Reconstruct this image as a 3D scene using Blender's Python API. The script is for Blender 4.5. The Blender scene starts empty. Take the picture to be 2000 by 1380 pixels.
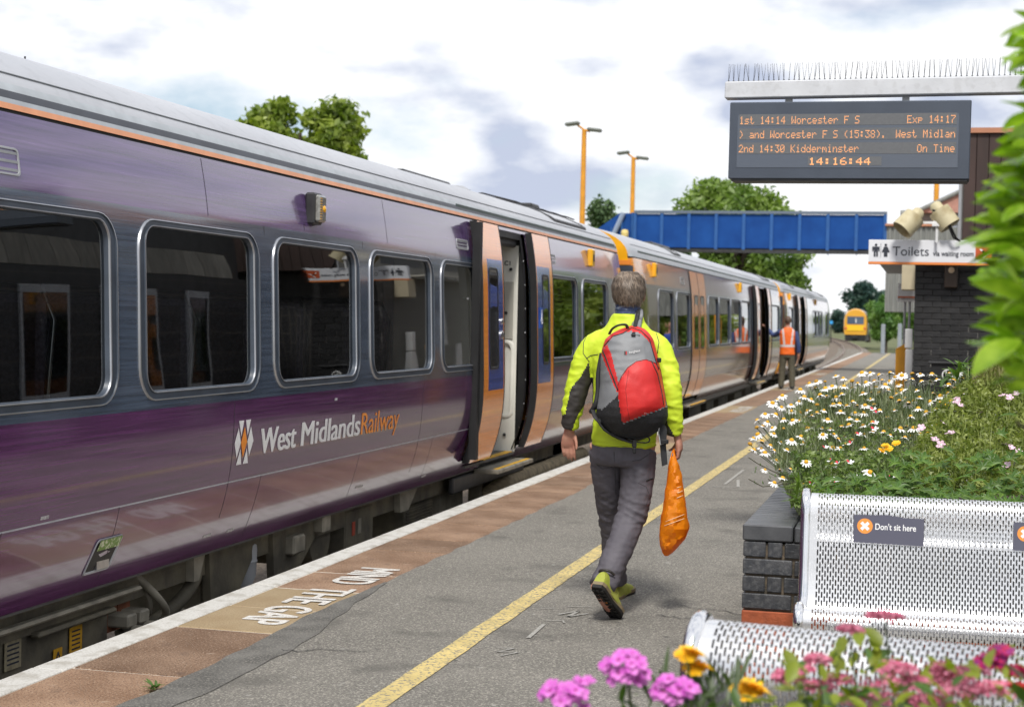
import bpy, bmesh, math, random
import numpy as np
from mathutils import Vector, Matrix, noise as mnoise
random.seed(7); RNG = np.random.default_rng(11)
PI = math.pi
SC = bpy.context.scene
COL = SC.collection
# ---------------------------------------------------------------- camera
FPX, CAMH = 3150.0, 1.56          # focal length in pixels of a 2000 px wide frame, eye height
YAW, PIT, ROLL = math.radians(14.4793), math.radians(1.2897), 0.022
FW = Vector((-math.sin(YAW)*math.cos(PIT), math.cos(YAW)*math.cos(PIT), -math.sin(PIT)))
R0 = Vector((math.cos(YAW), math.sin(YAW), 0)); U0 = R0.cross(FW)
RT = R0*math.cos(ROLL) + U0*math.sin(ROLL); UP = -R0*math.sin(ROLL) + U0*math.cos(ROLL)
cam = bpy.data.cameras.new('camera'); co = bpy.data.objects.new('camera', cam); COL.objects.link(co)
cam.sensor_width = 36; cam.sensor_fit = 'HORIZONTAL'; cam.lens = FPX*36/2000
M = Matrix.Identity(4)
for i in range(3):
    M[i][0] = RT[i]; M[i][1] = UP[i]; M[i][2] = -FW[i]
M[2][3] = CAMH
co.matrix_world = M
cam.clip_start = 0.1; cam.clip_end = 6000
cam.dof.use_dof = True; cam.dof.focus_distance = 8.0; cam.dof.aperture_fstop = 4.6
SC.camera = co
# ---------------------------------------------------------------- sky, sun, exposure
SUN_EL, SUN_AZ = math.radians(54), math.radians(172)     # azimuth from +Y towards +X
w = bpy.data.worlds.new('World'); SC.world = w; w.use_nodes = True
nt = w.node_tree; nt.nodes.clear()
def nn(t, k, **kw):
    n = t.nodes.new(k)
    for a, b in kw.items(): setattr(n, a, b)
    return n
out = nn(nt, 'ShaderNodeOutputWorld'); bg = nn(nt, 'ShaderNodeBackground'); bg.inputs[1].default_value = 0.1
sky = nn(nt, 'ShaderNodeTexSky', sky_type='NISHITA'); sky.sun_disc = False
sky.sun_elevation = SUN_EL; sky.sun_rotation = SUN_AZ
tc = nn(nt, 'ShaderNodeTexCoord'); mp = nn(nt, 'ShaderNodeMapping'); mp.inputs['Scale'].default_value = (1.0, 1.0, 2.3)
mp.inputs['Location'].default_value = (0.31, 0.08, 0.0)
nt.links.new(tc.outputs['Generated'], mp.inputs[0])
n1 = nn(nt, 'ShaderNodeTexNoise'); n1.inputs['Scale'].default_value = 8.5; n1.inputs['Detail'].default_value = 7; n1.inputs['Roughness'].default_value = .5
n2 = nn(nt, 'ShaderNodeTexNoise'); n2.inputs['Scale'].default_value = 3.1; n2.inputs['Detail'].default_value = 8; n2.inputs['Roughness'].default_value = .55
nt.links.new(mp.outputs[0], n1.inputs[0]); nt.links.new(mp.outputs[0], n2.inputs[0])
cr = nn(nt, 'ShaderNodeValToRGB')          # bright cloud with blue-grey undersides
cr.color_ramp.elements[0].position = .43; cr.color_ramp.elements[0].color = (9.2, 9.25, 9.4, 1)
cr.color_ramp.elements[1].position = .655; cr.color_ramp.elements[1].color = (4.7, 5.2, 6.5, 1)
e = cr.color_ramp.elements.new(.535); e.color = (8.3, 8.5, 8.9, 1)
nt.links.new(n1.outputs[0], cr.inputs[0])
cm = nn(nt, 'ShaderNodeValToRGB'); cm.color_ramp.elements[0].position = .33; cm.color_ramp.elements[1].position = .46
nt.links.new(n2.outputs[0], cm.inputs[0])
mx = nn(nt, 'ShaderNodeMix', data_type='RGBA')
nt.links.new(cm.outputs[0], mx.inputs[0]); nt.links.new(sky.outputs[0], mx.inputs[6]); nt.links.new(cr.outputs[0], mx.inputs[7])
nt.links.new(mx.outputs[2], bg.inputs[0]); nt.links.new(bg.outputs[0], out.inputs[0])
sl = bpy.data.lights.new('sun', 'SUN'); sl.energy = 2.9; sl.angle = math.radians(10); sl.color = (1, .965, .9)
so = bpy.data.objects.new('sun', sl); COL.objects.link(so)
sd = Vector((math.sin(SUN_AZ)*math.cos(SUN_EL), math.cos(SUN_AZ)*math.cos(SUN_EL), math.sin(SUN_EL)))
so.rotation_euler = sd.to_track_quat('Z', 'Y').to_euler(); so.location = (0, 0, 60)
SC.view_settings.view_transform = 'Standard'; SC.view_settings.look = 'None'
SC.view_settings.exposure = 0.30; SC.view_settings.gamma = 1.0; SC.view_settings.use_curve_mapping = False
SC.cycles.max_bounces = 7; SC.cycles.transparent_max_bounces = 12
# ---------------------------------------------------------------- object helpers
ORG = {}
def tag(o, label=None, cat=None, group=None, kind=None):
    if label: o['label'] = label
    if cat: o['category'] = cat
    if group: o['group'] = group
    if kind: o['kind'] = kind
    return o
def thing(name, label, cat, loc=(0, 0, 0), group=None):
    o = bpy.data.objects.new(name, None); COL.objects.link(o); o.location = loc
    o.empty_display_size = .1; ORG[o.name] = Vector(loc)
    return tag(o, label, cat, group)
def org(p): return ORG.get(p.name, Vector((0, 0, 0))) if p else Vector((0, 0, 0))
def link(name, me, parent=None, loc=None):
    o = bpy.data.objects.new(name, me); COL.objects.link(o)
    if parent: o.parent = parent
    base = org(parent)
    if loc is not None:
        o.location = Vector(loc) - base; ORG[o.name] = Vector(loc)
    else: ORG[o.name] = base
    return o
def copy_tree(o, parent=None, loc=None, rz=None):
    c = o.copy(); COL.objects.link(c)
    if parent: c.parent = parent
    if loc is not None: c.location = loc
    if rz is not None: c.rotation_euler[2] = rz
    for ch in list(o.children): copy_tree(ch, c)
    return c
class MB:
    def __init__(s): s.v = []; s.f = []; s.m = []; s.mi = 0
    def add(s, vs, fs, mi=None):
        b = len(s.v); s.v += [tuple(p) for p in vs]; s.f += [tuple(i+b for i in f) for f in fs]
        s.m += [s.mi if mi is None else mi]*len(fs); return b
    def box(s, x0, x1, y0, y1, z0, z1, mi=None, mat=None):
        vs = [(x, y, z) for z in (z0, z1) for y in (y0, y1) for x in (x0, x1)]
        if mat is not None: vs = [mat @ Vector(p) for p in vs]
        s.add(vs, [(0, 2, 3, 1), (4, 5, 7, 6), (0, 1, 5, 4), (2, 6, 7, 3), (0, 4, 6, 2), (1, 3, 7, 5)], mi); return s
    def cbox(s, x0, x1, y0, y1, z0, z1, c=.004, mi=None, mat=None):     # box with chamfered edges
        bm = bmesh.new(); bmesh.ops.create_cube(bm, size=1)
        bmesh.ops.scale(bm, vec=(x1-x0, y1-y0, z1-z0), verts=bm.verts)
        bmesh.ops.bevel(bm, geom=bm.edges[:], offset=c, segments=1, profile=.5, affect='EDGES')
        bmesh.ops.translate(bm, vec=((x0+x1)/2, (y0+y1)/2, (z0+z1)/2), verts=bm.verts)
        bm.verts.index_update(); vs = [v.co.copy() for v in bm.verts]
        if mat is not None: vs = [mat @ p for p in vs]
        s.add(vs, [[v.index for v in f.verts] for f in bm.faces], mi); bm.free(); return s
    def quad(s, a, b, c, d, mi=None): s.add([a, b, c, d], [(0, 1, 2, 3)], mi); return s
    def poly(s, pts, mi=None): s.add(pts, [tuple(range(len(pts)))], mi); return s
    def tube(s, pts, r, n=8, mi=None, caps=True, flat=None):
        pts = [Vector(p) for p in pts]; rs = r if isinstance(r, (list, tuple)) else [r]*len(pts)
        vs = []; fs = []; pa = None
        for i, p in enumerate(pts):
            t = (pts[min(i+1, len(pts)-1)] - pts[max(i-1, 0)])
            t = t.normalized() if t.length > 1e-9 else Vector((0, 0, 1))
            if pa is None:
                a = Vector((0, 0, 1)) if abs(t.z) < .9 else Vector((1, 0, 0)); a = (a - t*a.dot(t)).normalized()
            else: a = (pa - t*pa.dot(t)); a = a.normalized() if a.length > 1e-6 else pa
            pa = a; b = t.cross(a)
            for k in range(n):
                q = 2*PI*k/n
                ra, rb = (rs[i], rs[i]) if flat is None else (rs[i]*flat[0], rs[i]*flat[1])
                vs.append(p + a*math.cos(q)*ra + b*math.sin(q)*rb)
        for i in range(len(pts)-1):
            for k in range(n):
                fs.append((i*n+k, i*n+(k+1) % n, (i+1)*n+(k+1) % n, (i+1)*n+k))
        if caps: fs += [tuple(range(n-1, -1, -1)), tuple((len(pts)-1)*n+k for k in range(n))]
        s.add(vs, fs, mi); return s
    def lathe(s, prof, n=16, mi=None, mat=None):                         # (r, z) profile round Z
        vs = []; fs = []
        for (r, z) in prof:
            for k in range(n): vs.append(Vector((r*math.cos(2*PI*k/n), r*math.sin(2*PI*k/n), z)))
        for i in range(len(prof)-1):
            for k in range(n): fs.append((i*n+k, i*n+(k+1) % n, (i+1)*n+(k+1) % n, (i+1)*n+k))
        if prof[0][0] > 1e-4: fs.append(tuple(range(n-1, -1, -1)))
        if prof[-1][0] > 1e-4: fs.append(tuple((len(prof)-1)*n+k for k in range(n)))
        if mat is not None: vs = [mat @ p for p in vs]
        s.add(vs, fs, mi); return s
    def prism(s, pts, d, mi=None):                                      # closed outline pushed by vector d
        d = Vector(d); n = len(pts); P = [Vector(p) for p in pts]
        s.add(P + [p+d for p in P], [tuple(range(n-1, -1, -1)), tuple(range(n, 2*n))] + [(i, (i+1) % n, n+(i+1) % n, n+i) for i in range(n)], mi); return s
    def grid(s, rows, mi=None, close=False, mfun=None):                 # rows of equal length
        n = len(rows[0]); vs = [p for r in rows for p in r]; fs = []; ms = []
        for i in range(len(rows)-1):
            for k in range(n if close else n-1):
                fs.append((i*n+k, i*n+(k+1) % n, (i+1)*n+(k+1) % n, (i+1)*n+k))
        b = s.add(vs, fs, mi)
        if mfun:
            for j in range(len(fs)):
                f = s.f[-len(fs)+j]; c = [sum(s.v[q][a] for q in f)/4 for a in range(3)]; s.m[-len(fs)+j] = mfun(c)
        return s
    def mesh(s, name, mats, base=Vector((0, 0, 0)), smooth=False):
        me = bpy.data.meshes.new(name)
        me.from_pydata([(p[0]-base[0], p[1]-base[1], p[2]-base[2]) for p in s.v], [], s.f)
        for m in (mats if isinstance(mats, (list, tuple)) else [mats]): me.materials.append(m)
        me.polygons.foreach_set('material_index', s.m)
        if smooth: me.polygons.foreach_set('use_smooth', [True]*len(s.f))
        me.update(); return me
    def build(s, name, mats, parent=None, smooth=False, loc=None, auto=None, fix=True):
        base = Vector(loc) if loc is not None else org(parent)
        me = s.mesh(name, mats, base, smooth or auto is not None)
        if fix:
            bm = bmesh.new(); bm.from_mesh(me); bmesh.ops.recalc_face_normals(bm, faces=bm.faces); bm.to_mesh(me); bm.free()
        if auto is not None: me.set_sharp_from_angle(angle=math.radians(auto))
        return link(name, me, parent, loc)
def arr_mesh(name, V, F, mats, mi=None, smooth=False):                  # numpy vertices and faces -> mesh
    me = bpy.data.meshes.new(name); n, k = F.shape
    me.vertices.add(len(V)); me.vertices.foreach_set('co', np.ascontiguousarray(V, dtype=np.float32).ravel())
    me.loops.add(n*k); me.loops.foreach_set('vertex_index', np.ascontiguousarray(F, dtype=np.int32).ravel())
    me.polygons.add(n); me.polygons.foreach_set('loop_start', np.arange(0, n*k, k, dtype=np.int32))
    me.polygons.foreach_set('loop_total', np.full(n, k, dtype=np.int32))
    for m in (mats if isinstance(mats, (list, tuple)) else [mats]): me.materials.append(m)
    if mi is not None: me.polygons.foreach_set('material_index', np.ascontiguousarray(mi, dtype=np.int32))
    if smooth: me.polygons.foreach_set('use_smooth', np.ones(n, dtype=bool))
    me.update(calc_edges=True); return me
def text_mesh(s, mat4, size=1.0, width=None, height=None, bold=0.0, depth=0.0, align='LEFT', spacing=1.0, shear=0.0):
    c = bpy.data.curves.new('lettering', 'FONT'); c.body = s; c.size = 1.0; c.align_x = align; c.offset = bold; c.shear = shear
    c.extrude = 0; c.space_character = spacing; c.resolution_u = 4
    o = bpy.data.objects.new('lettering', c); COL.objects.link(o)
    me = bpy.data.meshes.new_from_object(o.evaluated_get(bpy.context.evaluated_depsgraph_get()))
    bpy.data.objects.remove(o); bpy.data.curves.remove(c)
    P = np.array([v.co[:] for v in me.vertices]); lo, hi = P.min(0), P.max(0)
    sx = size if width is None else width/(hi[0]-lo[0]); sy = size if height is None else height
    vs = [mat4 @ Vector(((p[0]-(lo[0] if width is not None and align == 'LEFT' else 0))*sx, p[1]*sy, 0)) for p in P]
    fs = [list(f.vertices) for f in me.polygons]; bpy.data.meshes.remove(me)
    return vs, fs
def frame(o, x, y, z=None):                                             # matrix from origin and axes
    x = Vector(x).normalized(); y = Vector(y).normalized(); z = x.cross(y) if z is None else Vector(z)
    m = Matrix.Identity(4)
    for i in range(3): m[i][0] = x[i]; m[i][1] = y[i]; m[i][2] = z[i]; m[i][3] = o[i]
    return m
def rrect(y0, y1, z0, z1, r, n=5):
    P = []
    for (cy, cz, a) in ((y1-r, z0+r, -PI/2), (y1-r, z1-r, 0), (y0+r, z1-r, PI/2), (y0+r, z0+r, PI)):
        for k in range(n+1):
            t = a + PI/2*k/n; P.append((cy+r*math.cos(t), cz+r*math.sin(t)))
    return P
# ---------------------------------------------------------------- materials
def mat(name, col, rough=.6, metal=0.0, var=0.0, vs=6.0, col2=None, fac=(.35, .7), bump=0.0, bs=80.0, coat=0.0, rnd=0.0, stretch=(1, 1, 1),
        spec=.5, emit=0.0, speck=None, trans=0.0, rvar=0.0, detail=6):
    m = bpy.data.materials.new(name); m.use_nodes = True; t = m.node_tree; b = t.nodes['Principled BSDF']; L = t.links.new
    b.inputs['Roughness'].default_value = rough; b.inputs['Metallic'].default_value = metal
    b.inputs['Specular IOR Level'].default_value = spec; b.inputs['Coat Weight'].default_value = coat; b.inputs['Coat Roughness'].default_value = .04
    c3 = (*col, 1); b.inputs['Base Color'].default_value = c3; src = None
    tcn = nn(t, 'ShaderNodeTexCoord'); mpn = nn(t, 'ShaderNodeMapping'); mpn.inputs['Scale'].default_value = stretch; L(tcn.outputs['Object'], mpn.inputs[0])
    if var or col2:
        n = nn(t, 'ShaderNodeTexNoise'); n.inputs['Scale'].default_value = vs; n.inputs['Detail'].default_value = detail; L(mpn.outputs[0], n.inputs[0])
        r = nn(t, 'ShaderNodeValToRGB'); r.color_ramp.elements[0].position, r.color_ramp.elements[1].position = fac
        hi = col2 if col2 else tuple(min(1, x*(1+var)) for x in col); lo = col if col2 else tuple(x*(1-var) for x in col)
        r.color_ramp.elements[0].color = (*lo, 1); r.color_ramp.elements[1].color = (*hi, 1); L(n.outputs[0], r.inputs[0]); src = r.outputs[0]
        if rvar:
            mr = nn(t, 'ShaderNodeMapRange'); mr.inputs['To Min'].default_value = max(0.02, rough-rvar); mr.inputs['To Max'].default_value = rough+rvar
            L(n.outputs[0], mr.inputs[0]); L(mr.outputs[0], b.inputs['Roughness'])
    if speck:                                                           # (scale, colour, amount): grit of another colour
        v = nn(t, 'ShaderNodeTexNoise'); v.inputs['Scale'].default_value = speck[0]; v.inputs['Detail'].default_value = 2; L(tcn.outputs['Object'], v.inputs[0])
        r2 = nn(t, 'ShaderNodeValToRGB'); r2.color_ramp.elements[0].position = .52; r2.color_ramp.elements[1].position = .64; L(v.outputs[0], r2.inputs[0])
        mu = nn(t, 'ShaderNodeMath', operation='MULTIPLY'); mu.inputs[1].default_value = speck[2]; L(r2.outputs[0], mu.inputs[0])
        mm = nn(t, 'ShaderNodeMix', data_type='RGBA'); L(mu.outputs[0], mm.inputs[0]); mm.inputs[6].default_value = c3; mm.inputs[7].default_value = (*speck[1], 1)
        if src: L(src, mm.inputs[6])
        src = mm.outputs[2]
    if rnd:
        oi = nn(t, 'ShaderNodeObjectInfo'); mr = nn(t, 'ShaderNodeMapRange'); mr.inputs['To Min'].default_value = 1-rnd; mr.inputs['To Max'].default_value = 1+rnd
        L(oi.outputs['Random'], mr.inputs[0]); vm = nn(t, 'ShaderNodeVectorMath', operation='SCALE'); L(mr.outputs[0], vm.inputs[3]); vm.inputs[0].default_value = col
        if src: L(src, vm.inputs[0])
        src = vm.outputs[0]
    if src: L(src, b.inputs['Base Color'])
    if bump:
        n = nn(t, 'ShaderNodeTexNoise'); n.inputs['Scale'].default_value = bs; n.inputs['Detail'].default_value = 5; L(mpn.outputs[0], n.inputs[0])
        bn = nn(t, 'ShaderNodeBump'); bn.inputs['Strength'].default_value = bump; bn.inputs['Distance'].default_value = .01; L(n.outputs[0], bn.inputs['Height']); L(bn.outputs[0], b.inputs['Normal'])
    if emit: b.inputs['Emission Color'].default_value = c3; b.inputs['Emission Strength'].default_value = emit
    if trans: b.inputs['Transmission Weight'].default_value = trans
    return m
def leafmat(name, col, col2, rnd=.25, rough=.45, trans=.35, vs=3.0):
    m = mat(name, col, rough=rough, col2=col2, vs=vs, rnd=rnd, fac=(.38, .62), detail=2); t = m.node_tree; L = t.links.new
    b = t.nodes['Principled BSDF']; o = t.nodes['Material Output']; tr = nn(t, 'ShaderNodeBsdfTranslucent'); ms = nn(t, 'ShaderNodeMixShader')
    ms.inputs[0].default_value = trans; L(b.outputs[0], ms.inputs[1]); L(tr.outputs[0], ms.inputs[2]); L(ms.outputs[0], o.inputs[0])
    s = b.inputs['Base Color'].links[0].from_socket; gm = nn(t, 'ShaderNodeMix', data_type='RGBA', blend_type='MULTIPLY'); gm.inputs[0].default_value = 1
    L(s, gm.inputs[6]); gm.inputs[7].default_value = (1.3, 1.5, .6, 1); L(gm.outputs[2], tr.inputs[0])
    return m
BLACK = mat('black_rubber', (.012, .012, .013), .55, var=.3)
DARK = mat('dark_metal', (.028, .028, .030), .5, var=.35, vs=9)
STEEL = mat('brushed_steel', (.58, .58, .6), .3, 1, var=.1, vs=20)
WHITE = mat('white_paint', (.74, .74, .74), .45, var=.06, vs=8)
GREY = mat('grey_paint', (.36, .37, .39), .5, var=.1)
ORANGE = mat('orange_paint', (.72, .22, .02), .45, var=.1)
YELLOW = mat('yellow_paint', (.75, .42, .02), .5, var=.12)
WHITEP = mat('white_lettering', (.80, .80, .80), .5)
INK = mat('dark_ink', (.03, .035, .05), .5)
# ================================================================ GROUND, PLATFORM, TRACK
ASPH = mat('asphalt', (.185, .173, .152), .9, var=.16, vs=1.3, fac=(.3, .72), bump=1.0, bs=80, speck=(95, (.40, .375, .325), .8), rvar=.06)
ASPH2 = mat('new_asphalt', (.125, .12, .11), .88, var=.3, vs=5, bump=1.0, bs=80, speck=(95, (.26, .245, .215), .8))
SLABR = mat('red_slab', (.185, .105, .060), .85, col2=(.36, .235, .155), vs=2.4, rnd=.18, bump=.8, bs=120, speck=(110, (.085, .045, .028), .85))
SLABB = mat('beige_slab', (.33, .24, .135), .85, col2=(.40, .31, .19), vs=4, rnd=.06, bump=.5, bs=150, speck=(210, (.2, .14, .08), .6))
COPING = mat('worn_white_coping', (.42, .40, .36), .8, col2=(.60, .59, .56), vs=7, fac=(.34, .5), bump=.3, bs=70, speck=(80, (.30, .28, .24), .4), rnd=.06)
MORTAR = mat('pale_mortar', (.58, .53, .46), .9, var=.2, vs=30, bump=.4)
LINEY = mat('worn_yellow_line', (.60, .47, .19), .75, var=.14, vs=6, speck=(60, (.19, .175, .145), 1.0), bump=.6, bs=110)
BALLAST = mat('ballast', (.13, .10, .075), .95, var=.4, vs=14, bump=1, bs=30, speck=(25, (.26, .21, .16), .7))
GROUND = mat('grass_ground', (.075, .095, .03), .95, col2=(.13, .13, .05), vs=.25, bump=.6, bs=4)
RAILM = mat('rail_steel', (.30, .22, .17), .45, .6, var=.3, vs=10)
SLEEP = mat('concrete_sleeper', (.25, .23, .2), .9, var=.2)
CONC = mat('platform_concrete', (.22, .2, .17), .9, var=.25, vs=5, bump=.4, bs=40)
def spots(m, scale, lo, hi, col, amt):                                    # scattered stains laid over the colour a material already has
    t = m.node_tree; L = t.links.new; b = t.nodes['Principled BSDF']; src = b.inputs['Base Color'].links[0].from_socket
    tcn = nn(t, 'ShaderNodeTexCoord'); n = nn(t, 'ShaderNodeTexNoise'); n.inputs['Scale'].default_value = scale; n.inputs['Detail'].default_value = 3; L(tcn.outputs['Object'], n.inputs[0])
    r = nn(t, 'ShaderNodeMapRange'); r.inputs['From Min'].default_value = lo; r.inputs['From Max'].default_value = hi; r.inputs['To Max'].default_value = amt; L(n.outputs[0], r.inputs[0])
    x = nn(t, 'ShaderNodeMix', data_type='RGBA'); L(r.outputs[0], x.inputs[0]); L(src, x.inputs[6]); x.inputs[7].default_value = (*col, 1); L(x.outputs[2], b.inputs['Base Color'])
spots(ASPH, 120, .52, .66, (.055, .052, .047), .8); spots(ASPH, 2.3, .56, .70, (.09, .085, .075), .6); spots(ASPH, 17, .68, .72, (.05, .05, .048), .7); spots(ASPH, 13, .70, .73, (.40, .39, .36), .6); spots(SLABR, 100, .58, .68, (.50, .38, .28), .7); spots(SLABB, 105, .55, .68, (.16, .10, .05), .6); spots(SLABR, 6, .60, .72, (.09, .055, .04), .7); spots(SLABR, 11, .66, .74, (.45, .36, .28), .6); spots(COPING, 7, .62, .74, (.22, .21, .17), .6)
m = MB(); m.quad((-1500, -300, -1.35), (1500, -300, -1.35), (1500, 3000, -1.35), (-1500, 3000, -1.35))
tag(m.build('ground', GROUND), kind='structure')
def trackx(y):                                                          # the line bends left beyond the platform
    return 0.0 if y < 95 else -((y-95)**2)/2/900.0
def trackz(y): return 0.0 if y < 70 else .0052*(y-70)
ys = [-30, 0, 30, 70, 95, 110, 125, 140, 160, 180, 200, 225, 250, 280, 320, 360]
m = MB(); m.grid([[(trackx(y)+x, y, trackz(y)+z) for x, z in ((-3.4, -1.3), (-3.9, -1.09), (-9.9, -1.09), (-11.6, -1.34))] for y in ys])
tag(m.build('trackbed', BALLAST), kind='structure')
for cx in (-5.1, -8.5):
    for s in (-.7175, .7175):
        m = MB()
        for (a, b, c, d) in ((-.035, .035, -.955, -.915), (-.009, .009, -1.04, -.955), (-.07, .07, -1.06, -1.04)):
            m.grid([[(trackx(y)+cx+s+x, y, trackz(y)+z) for x, z in ((a, c), (a, d), (b, d), (b, c))] for y in ys], close=True)
        tag(m.build('rail', RAILM), kind='structure')
m = MB()
for cx in (-5.1, -8.5):
    y = 64.0
    while y < 150:
        m.box(trackx(y)+cx-1.25, trackx(y)+cx+1.25, y-.12, y+.12, trackz(y)-1.1, trackz(y)-1.045); y += .65
tag(m.build('sleepers', SLEEP), kind='stuff')
# platform body under the paving
PY0, PY1 = -6.0, 93.0
m = MB(); m.box(-3.62, 14, PY0, PY1, -1.3, -.06)
plat = tag(m.build('platform', CONC), kind='structure')
m = MB(); m.quad((-3.66, PY0, -.004), (-3.0, PY0, -.004), (-3.0, PY1, -.004), (-3.66, PY1, -.004))
tag(m.build('mortar_bed', MORTAR), kind='structure')
# asphalt sheet with a ragged edge against the slabs
m = MB(); yy = PY0; rows = []
while yy < PY1:
    x = -3.03 + .045*mnoise.noise((yy*.7, 3.1, 0)) + .022*mnoise.noise((yy*4.1, 7, 0))
    rows.append([(x, yy, -.010), (x+.004, yy, .004), (x+.03, yy, .007), (-1.2, yy, .006), (2, yy, .006), (14, yy, .006)])
    yy += .09 if yy < 25 else .5
rows.append([(-3.03, PY1, -.01), (-3.026, PY1, .006), (-3, PY1, .006), (-1.2, PY1, .006), (2, PY1, .006), (14, PY1, .006)])
m.grid(rows); tag(m.build('asphalt', ASPH, fix=False), kind='structure')
m = MB(); rows = []; yy = 5.0                                             # darker trench patch along the slabs
while yy < 8.9:
    x = -3.03 + .045*mnoise.noise((yy*.7, 3.1, 0)) + .022*mnoise.noise((yy*4.1, 7, 0))
    wd = .20*max(0, min(1, (8.9-yy)/1.6)) + .02*mnoise.noise((yy*3, 1, 0)) + .015
    rows.append([(x+.002, yy, .009), (x+wd*.5, yy, .012), (x+wd, yy, .0105)]); yy += .08
m.grid(rows); tag(m.build('patch', ASPH2, fix=False), kind='structure')
# white coping stones and paving slabs, each its own piece
joints = [2.4, 3.4, 4.35, 5.31, 6.27, 7.27, 7.89, 8.51, 9.12, 10.1, 10.71, 11.6, 12.5, 13.1, 14.05, 14.66, 15.6, 16.5]
while joints[-1] < 60: joints.append(joints[-1] + random.choice((.61, .91, .91)))
def slab_mesh(name, wd, ln, mt, th=.05):
    b = MB(); b.cbox(-wd/2, wd/2, -ln/2, ln/2, -th, 0, .005); return b.mesh(name, mt)
CACHE = {}
def piece(name, x0, x1, y0, y1, mt, dz=0.0):
    k = (name, round(x1-x0, 3), round(y1-y0, 2), mt.name)
    if k not in CACHE: CACHE[k] = slab_mesh(name, x1-x0, y1-y0, mt)
    o = link(name, CACHE[k], plat); o.location = ((x0+x1)/2, (y0+y1)/2, dz)
    o.rotation_euler = (random.uniform(-.002, .002), random.uniform(-.003, .003), 0); return o
beige = [(7.27, 8.51), (19.3, 20.6), (27.9, 29.9), (38, 40), (50, 52)]
for a, b in zip(joints, joints[1:]):
    g = .0105
    mt = SLABB if any(lo-.05 < (a+b)/2 < hi for lo, hi in beige) else SLABR
    piece('paving_slab', -3.555, -2.96, a+g, b-g, mt, random.uniform(-.002, .002))
cj = [2.0, 4.3, 6.2, 8.55, 10.0, 11.9, 13.6, 15.2]
while cj[-1] < 60: cj.append(cj[-1] + 1.82)
for a, b in zip(cj, cj[1:]): piece('coping_stone', -3.71, -3.562, a+.003, b-.003, COPING, .004)
m = MB(); m.box(-3.71, -3.562, cj[-1], PY1, -.05, .004); tag(m.build('coping_stone', COPING, plat), kind='stuff')
m = MB(); m.box(-3.555, -2.96, joints[-1], PY1, -.05, 0); tag(m.build('paving_slab', SLABR, plat), kind='stuff')
# yellow line, white lettering and survey marks
m = MB(); rows = []; yy = 3.0
while yy < PY1-.5:
    a, b = (.006*mnoise.noise((yy*2.3, k, 0)) + .004*mnoise.noise((yy*9, k, 2)) for k in (1, 5))
    rows.append([(-2.152+a, yy, .0105), (-2.040+b, yy, .0105)]); yy += .06 if yy < 20 else .5
m.grid(rows); tag(m.build('yellow_line', LINEY, fix=False), kind='structure')
PAINT = mat('road_paint', (.66, .65, .62), .7, var=.1, vs=12, speck=(120, (.36, .26, .18), .75))
def platform_words(y0, tint=PAINT):
    k = y0-9.36; t = thing('platform_lettering', 'words', 'lettering', (-3.2, y0-.95, 0))
    for s, a, b in (('MIND', 9.36, 8.74), ('THE', 8.585, 8.05), ('GAP', 7.98, 7.45)):
        m = MB(); vs, fs = text_mesh(s, frame((-3.335, a+k, .0045), (0, -1, 0), (1, 0, 0)), width=a-b-.03, height=.255/.72)
        for j in range(4): m.add([(p[0]+(.005 if j % 2 else 0), p[1]-.008*j, p[2]-.0008+.00012*j) for p in vs], fs)
        m.build('painted_word', tint, t, fix=False)
    return t
platform_words(9.36)['label'] = 'white MIND THE GAP letters on the slabs beside the purple carriage, nearest the camera'
for y, l in ((29.9, 'blurred white MIND THE GAP letters on slabs between the two men'), (39.9, 'small white MIND THE GAP letters on slabs by the orange vest worker'),
             (51.9, 'tiny white MIND THE GAP letters on slabs far along the platform edge')): platform_words(y)['label'] = l
CHALK = mat('chalk', (.36, .35, .325), .9, speck=(120, (.185, .173, .152), 1.0))
m = MB()
def stroke(pts, wd=.011):
    for a, b in zip(pts, pts[1:]):
        a, b = Vector((*a, .0112)), Vector((*b, .0112)); d = (b-a).normalized(); n = Vector((-d.y, d.x, 0))*wd/2
        m.quad(a-n, b-n, b+n, a+n)
stroke([(-1.85, 7.93), (-1.84, 7.56)], .022); stroke([(-1.97, 8.36), (-1.9, 8.39)]); stroke([(-1.85, 8.46), (-1.72, 8.5)]); stroke([(-1.84, 8.22), (-1.76, 8.36), (-1.78, 8.18), (-1.7, 8.3)], .02)
stroke([(-1.86, 8.02), (-1.78, 8.06), (-1.76, 8.0)], .01); stroke([(-1.92, 7.28), (-1.84, 7.3), (-1.9, 7.2), (-1.8, 7.22), (-1.86, 7.12)], .01)
stroke([(-1.85, 15.4), (-1.85, 17.0)], .03); stroke([(-1.78, 15.9), (-1.7, 15.2), (-1.95, 15.1)], .03)
tag(m.build('chalk_mark', CHALK, fix=False), kind='structure')
CRACK = mat('crack_filler', (.03, .03, .03), .9)
m = MB()
for sx, sy, n in ((-1.35, 8.4, 16), (-1.3, 8.75, 10), (-2.9, 6.9, 12)):
    x, y = sx, sy; P = [(x, y)]
    for i in range(n): x += random.uniform(.02, .06); y += random.uniform(-.05, .06); P.append((x, y))
    stroke(P, .007)
tag(m.build('crack', CRACK, fix=False), kind='structure')
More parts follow.
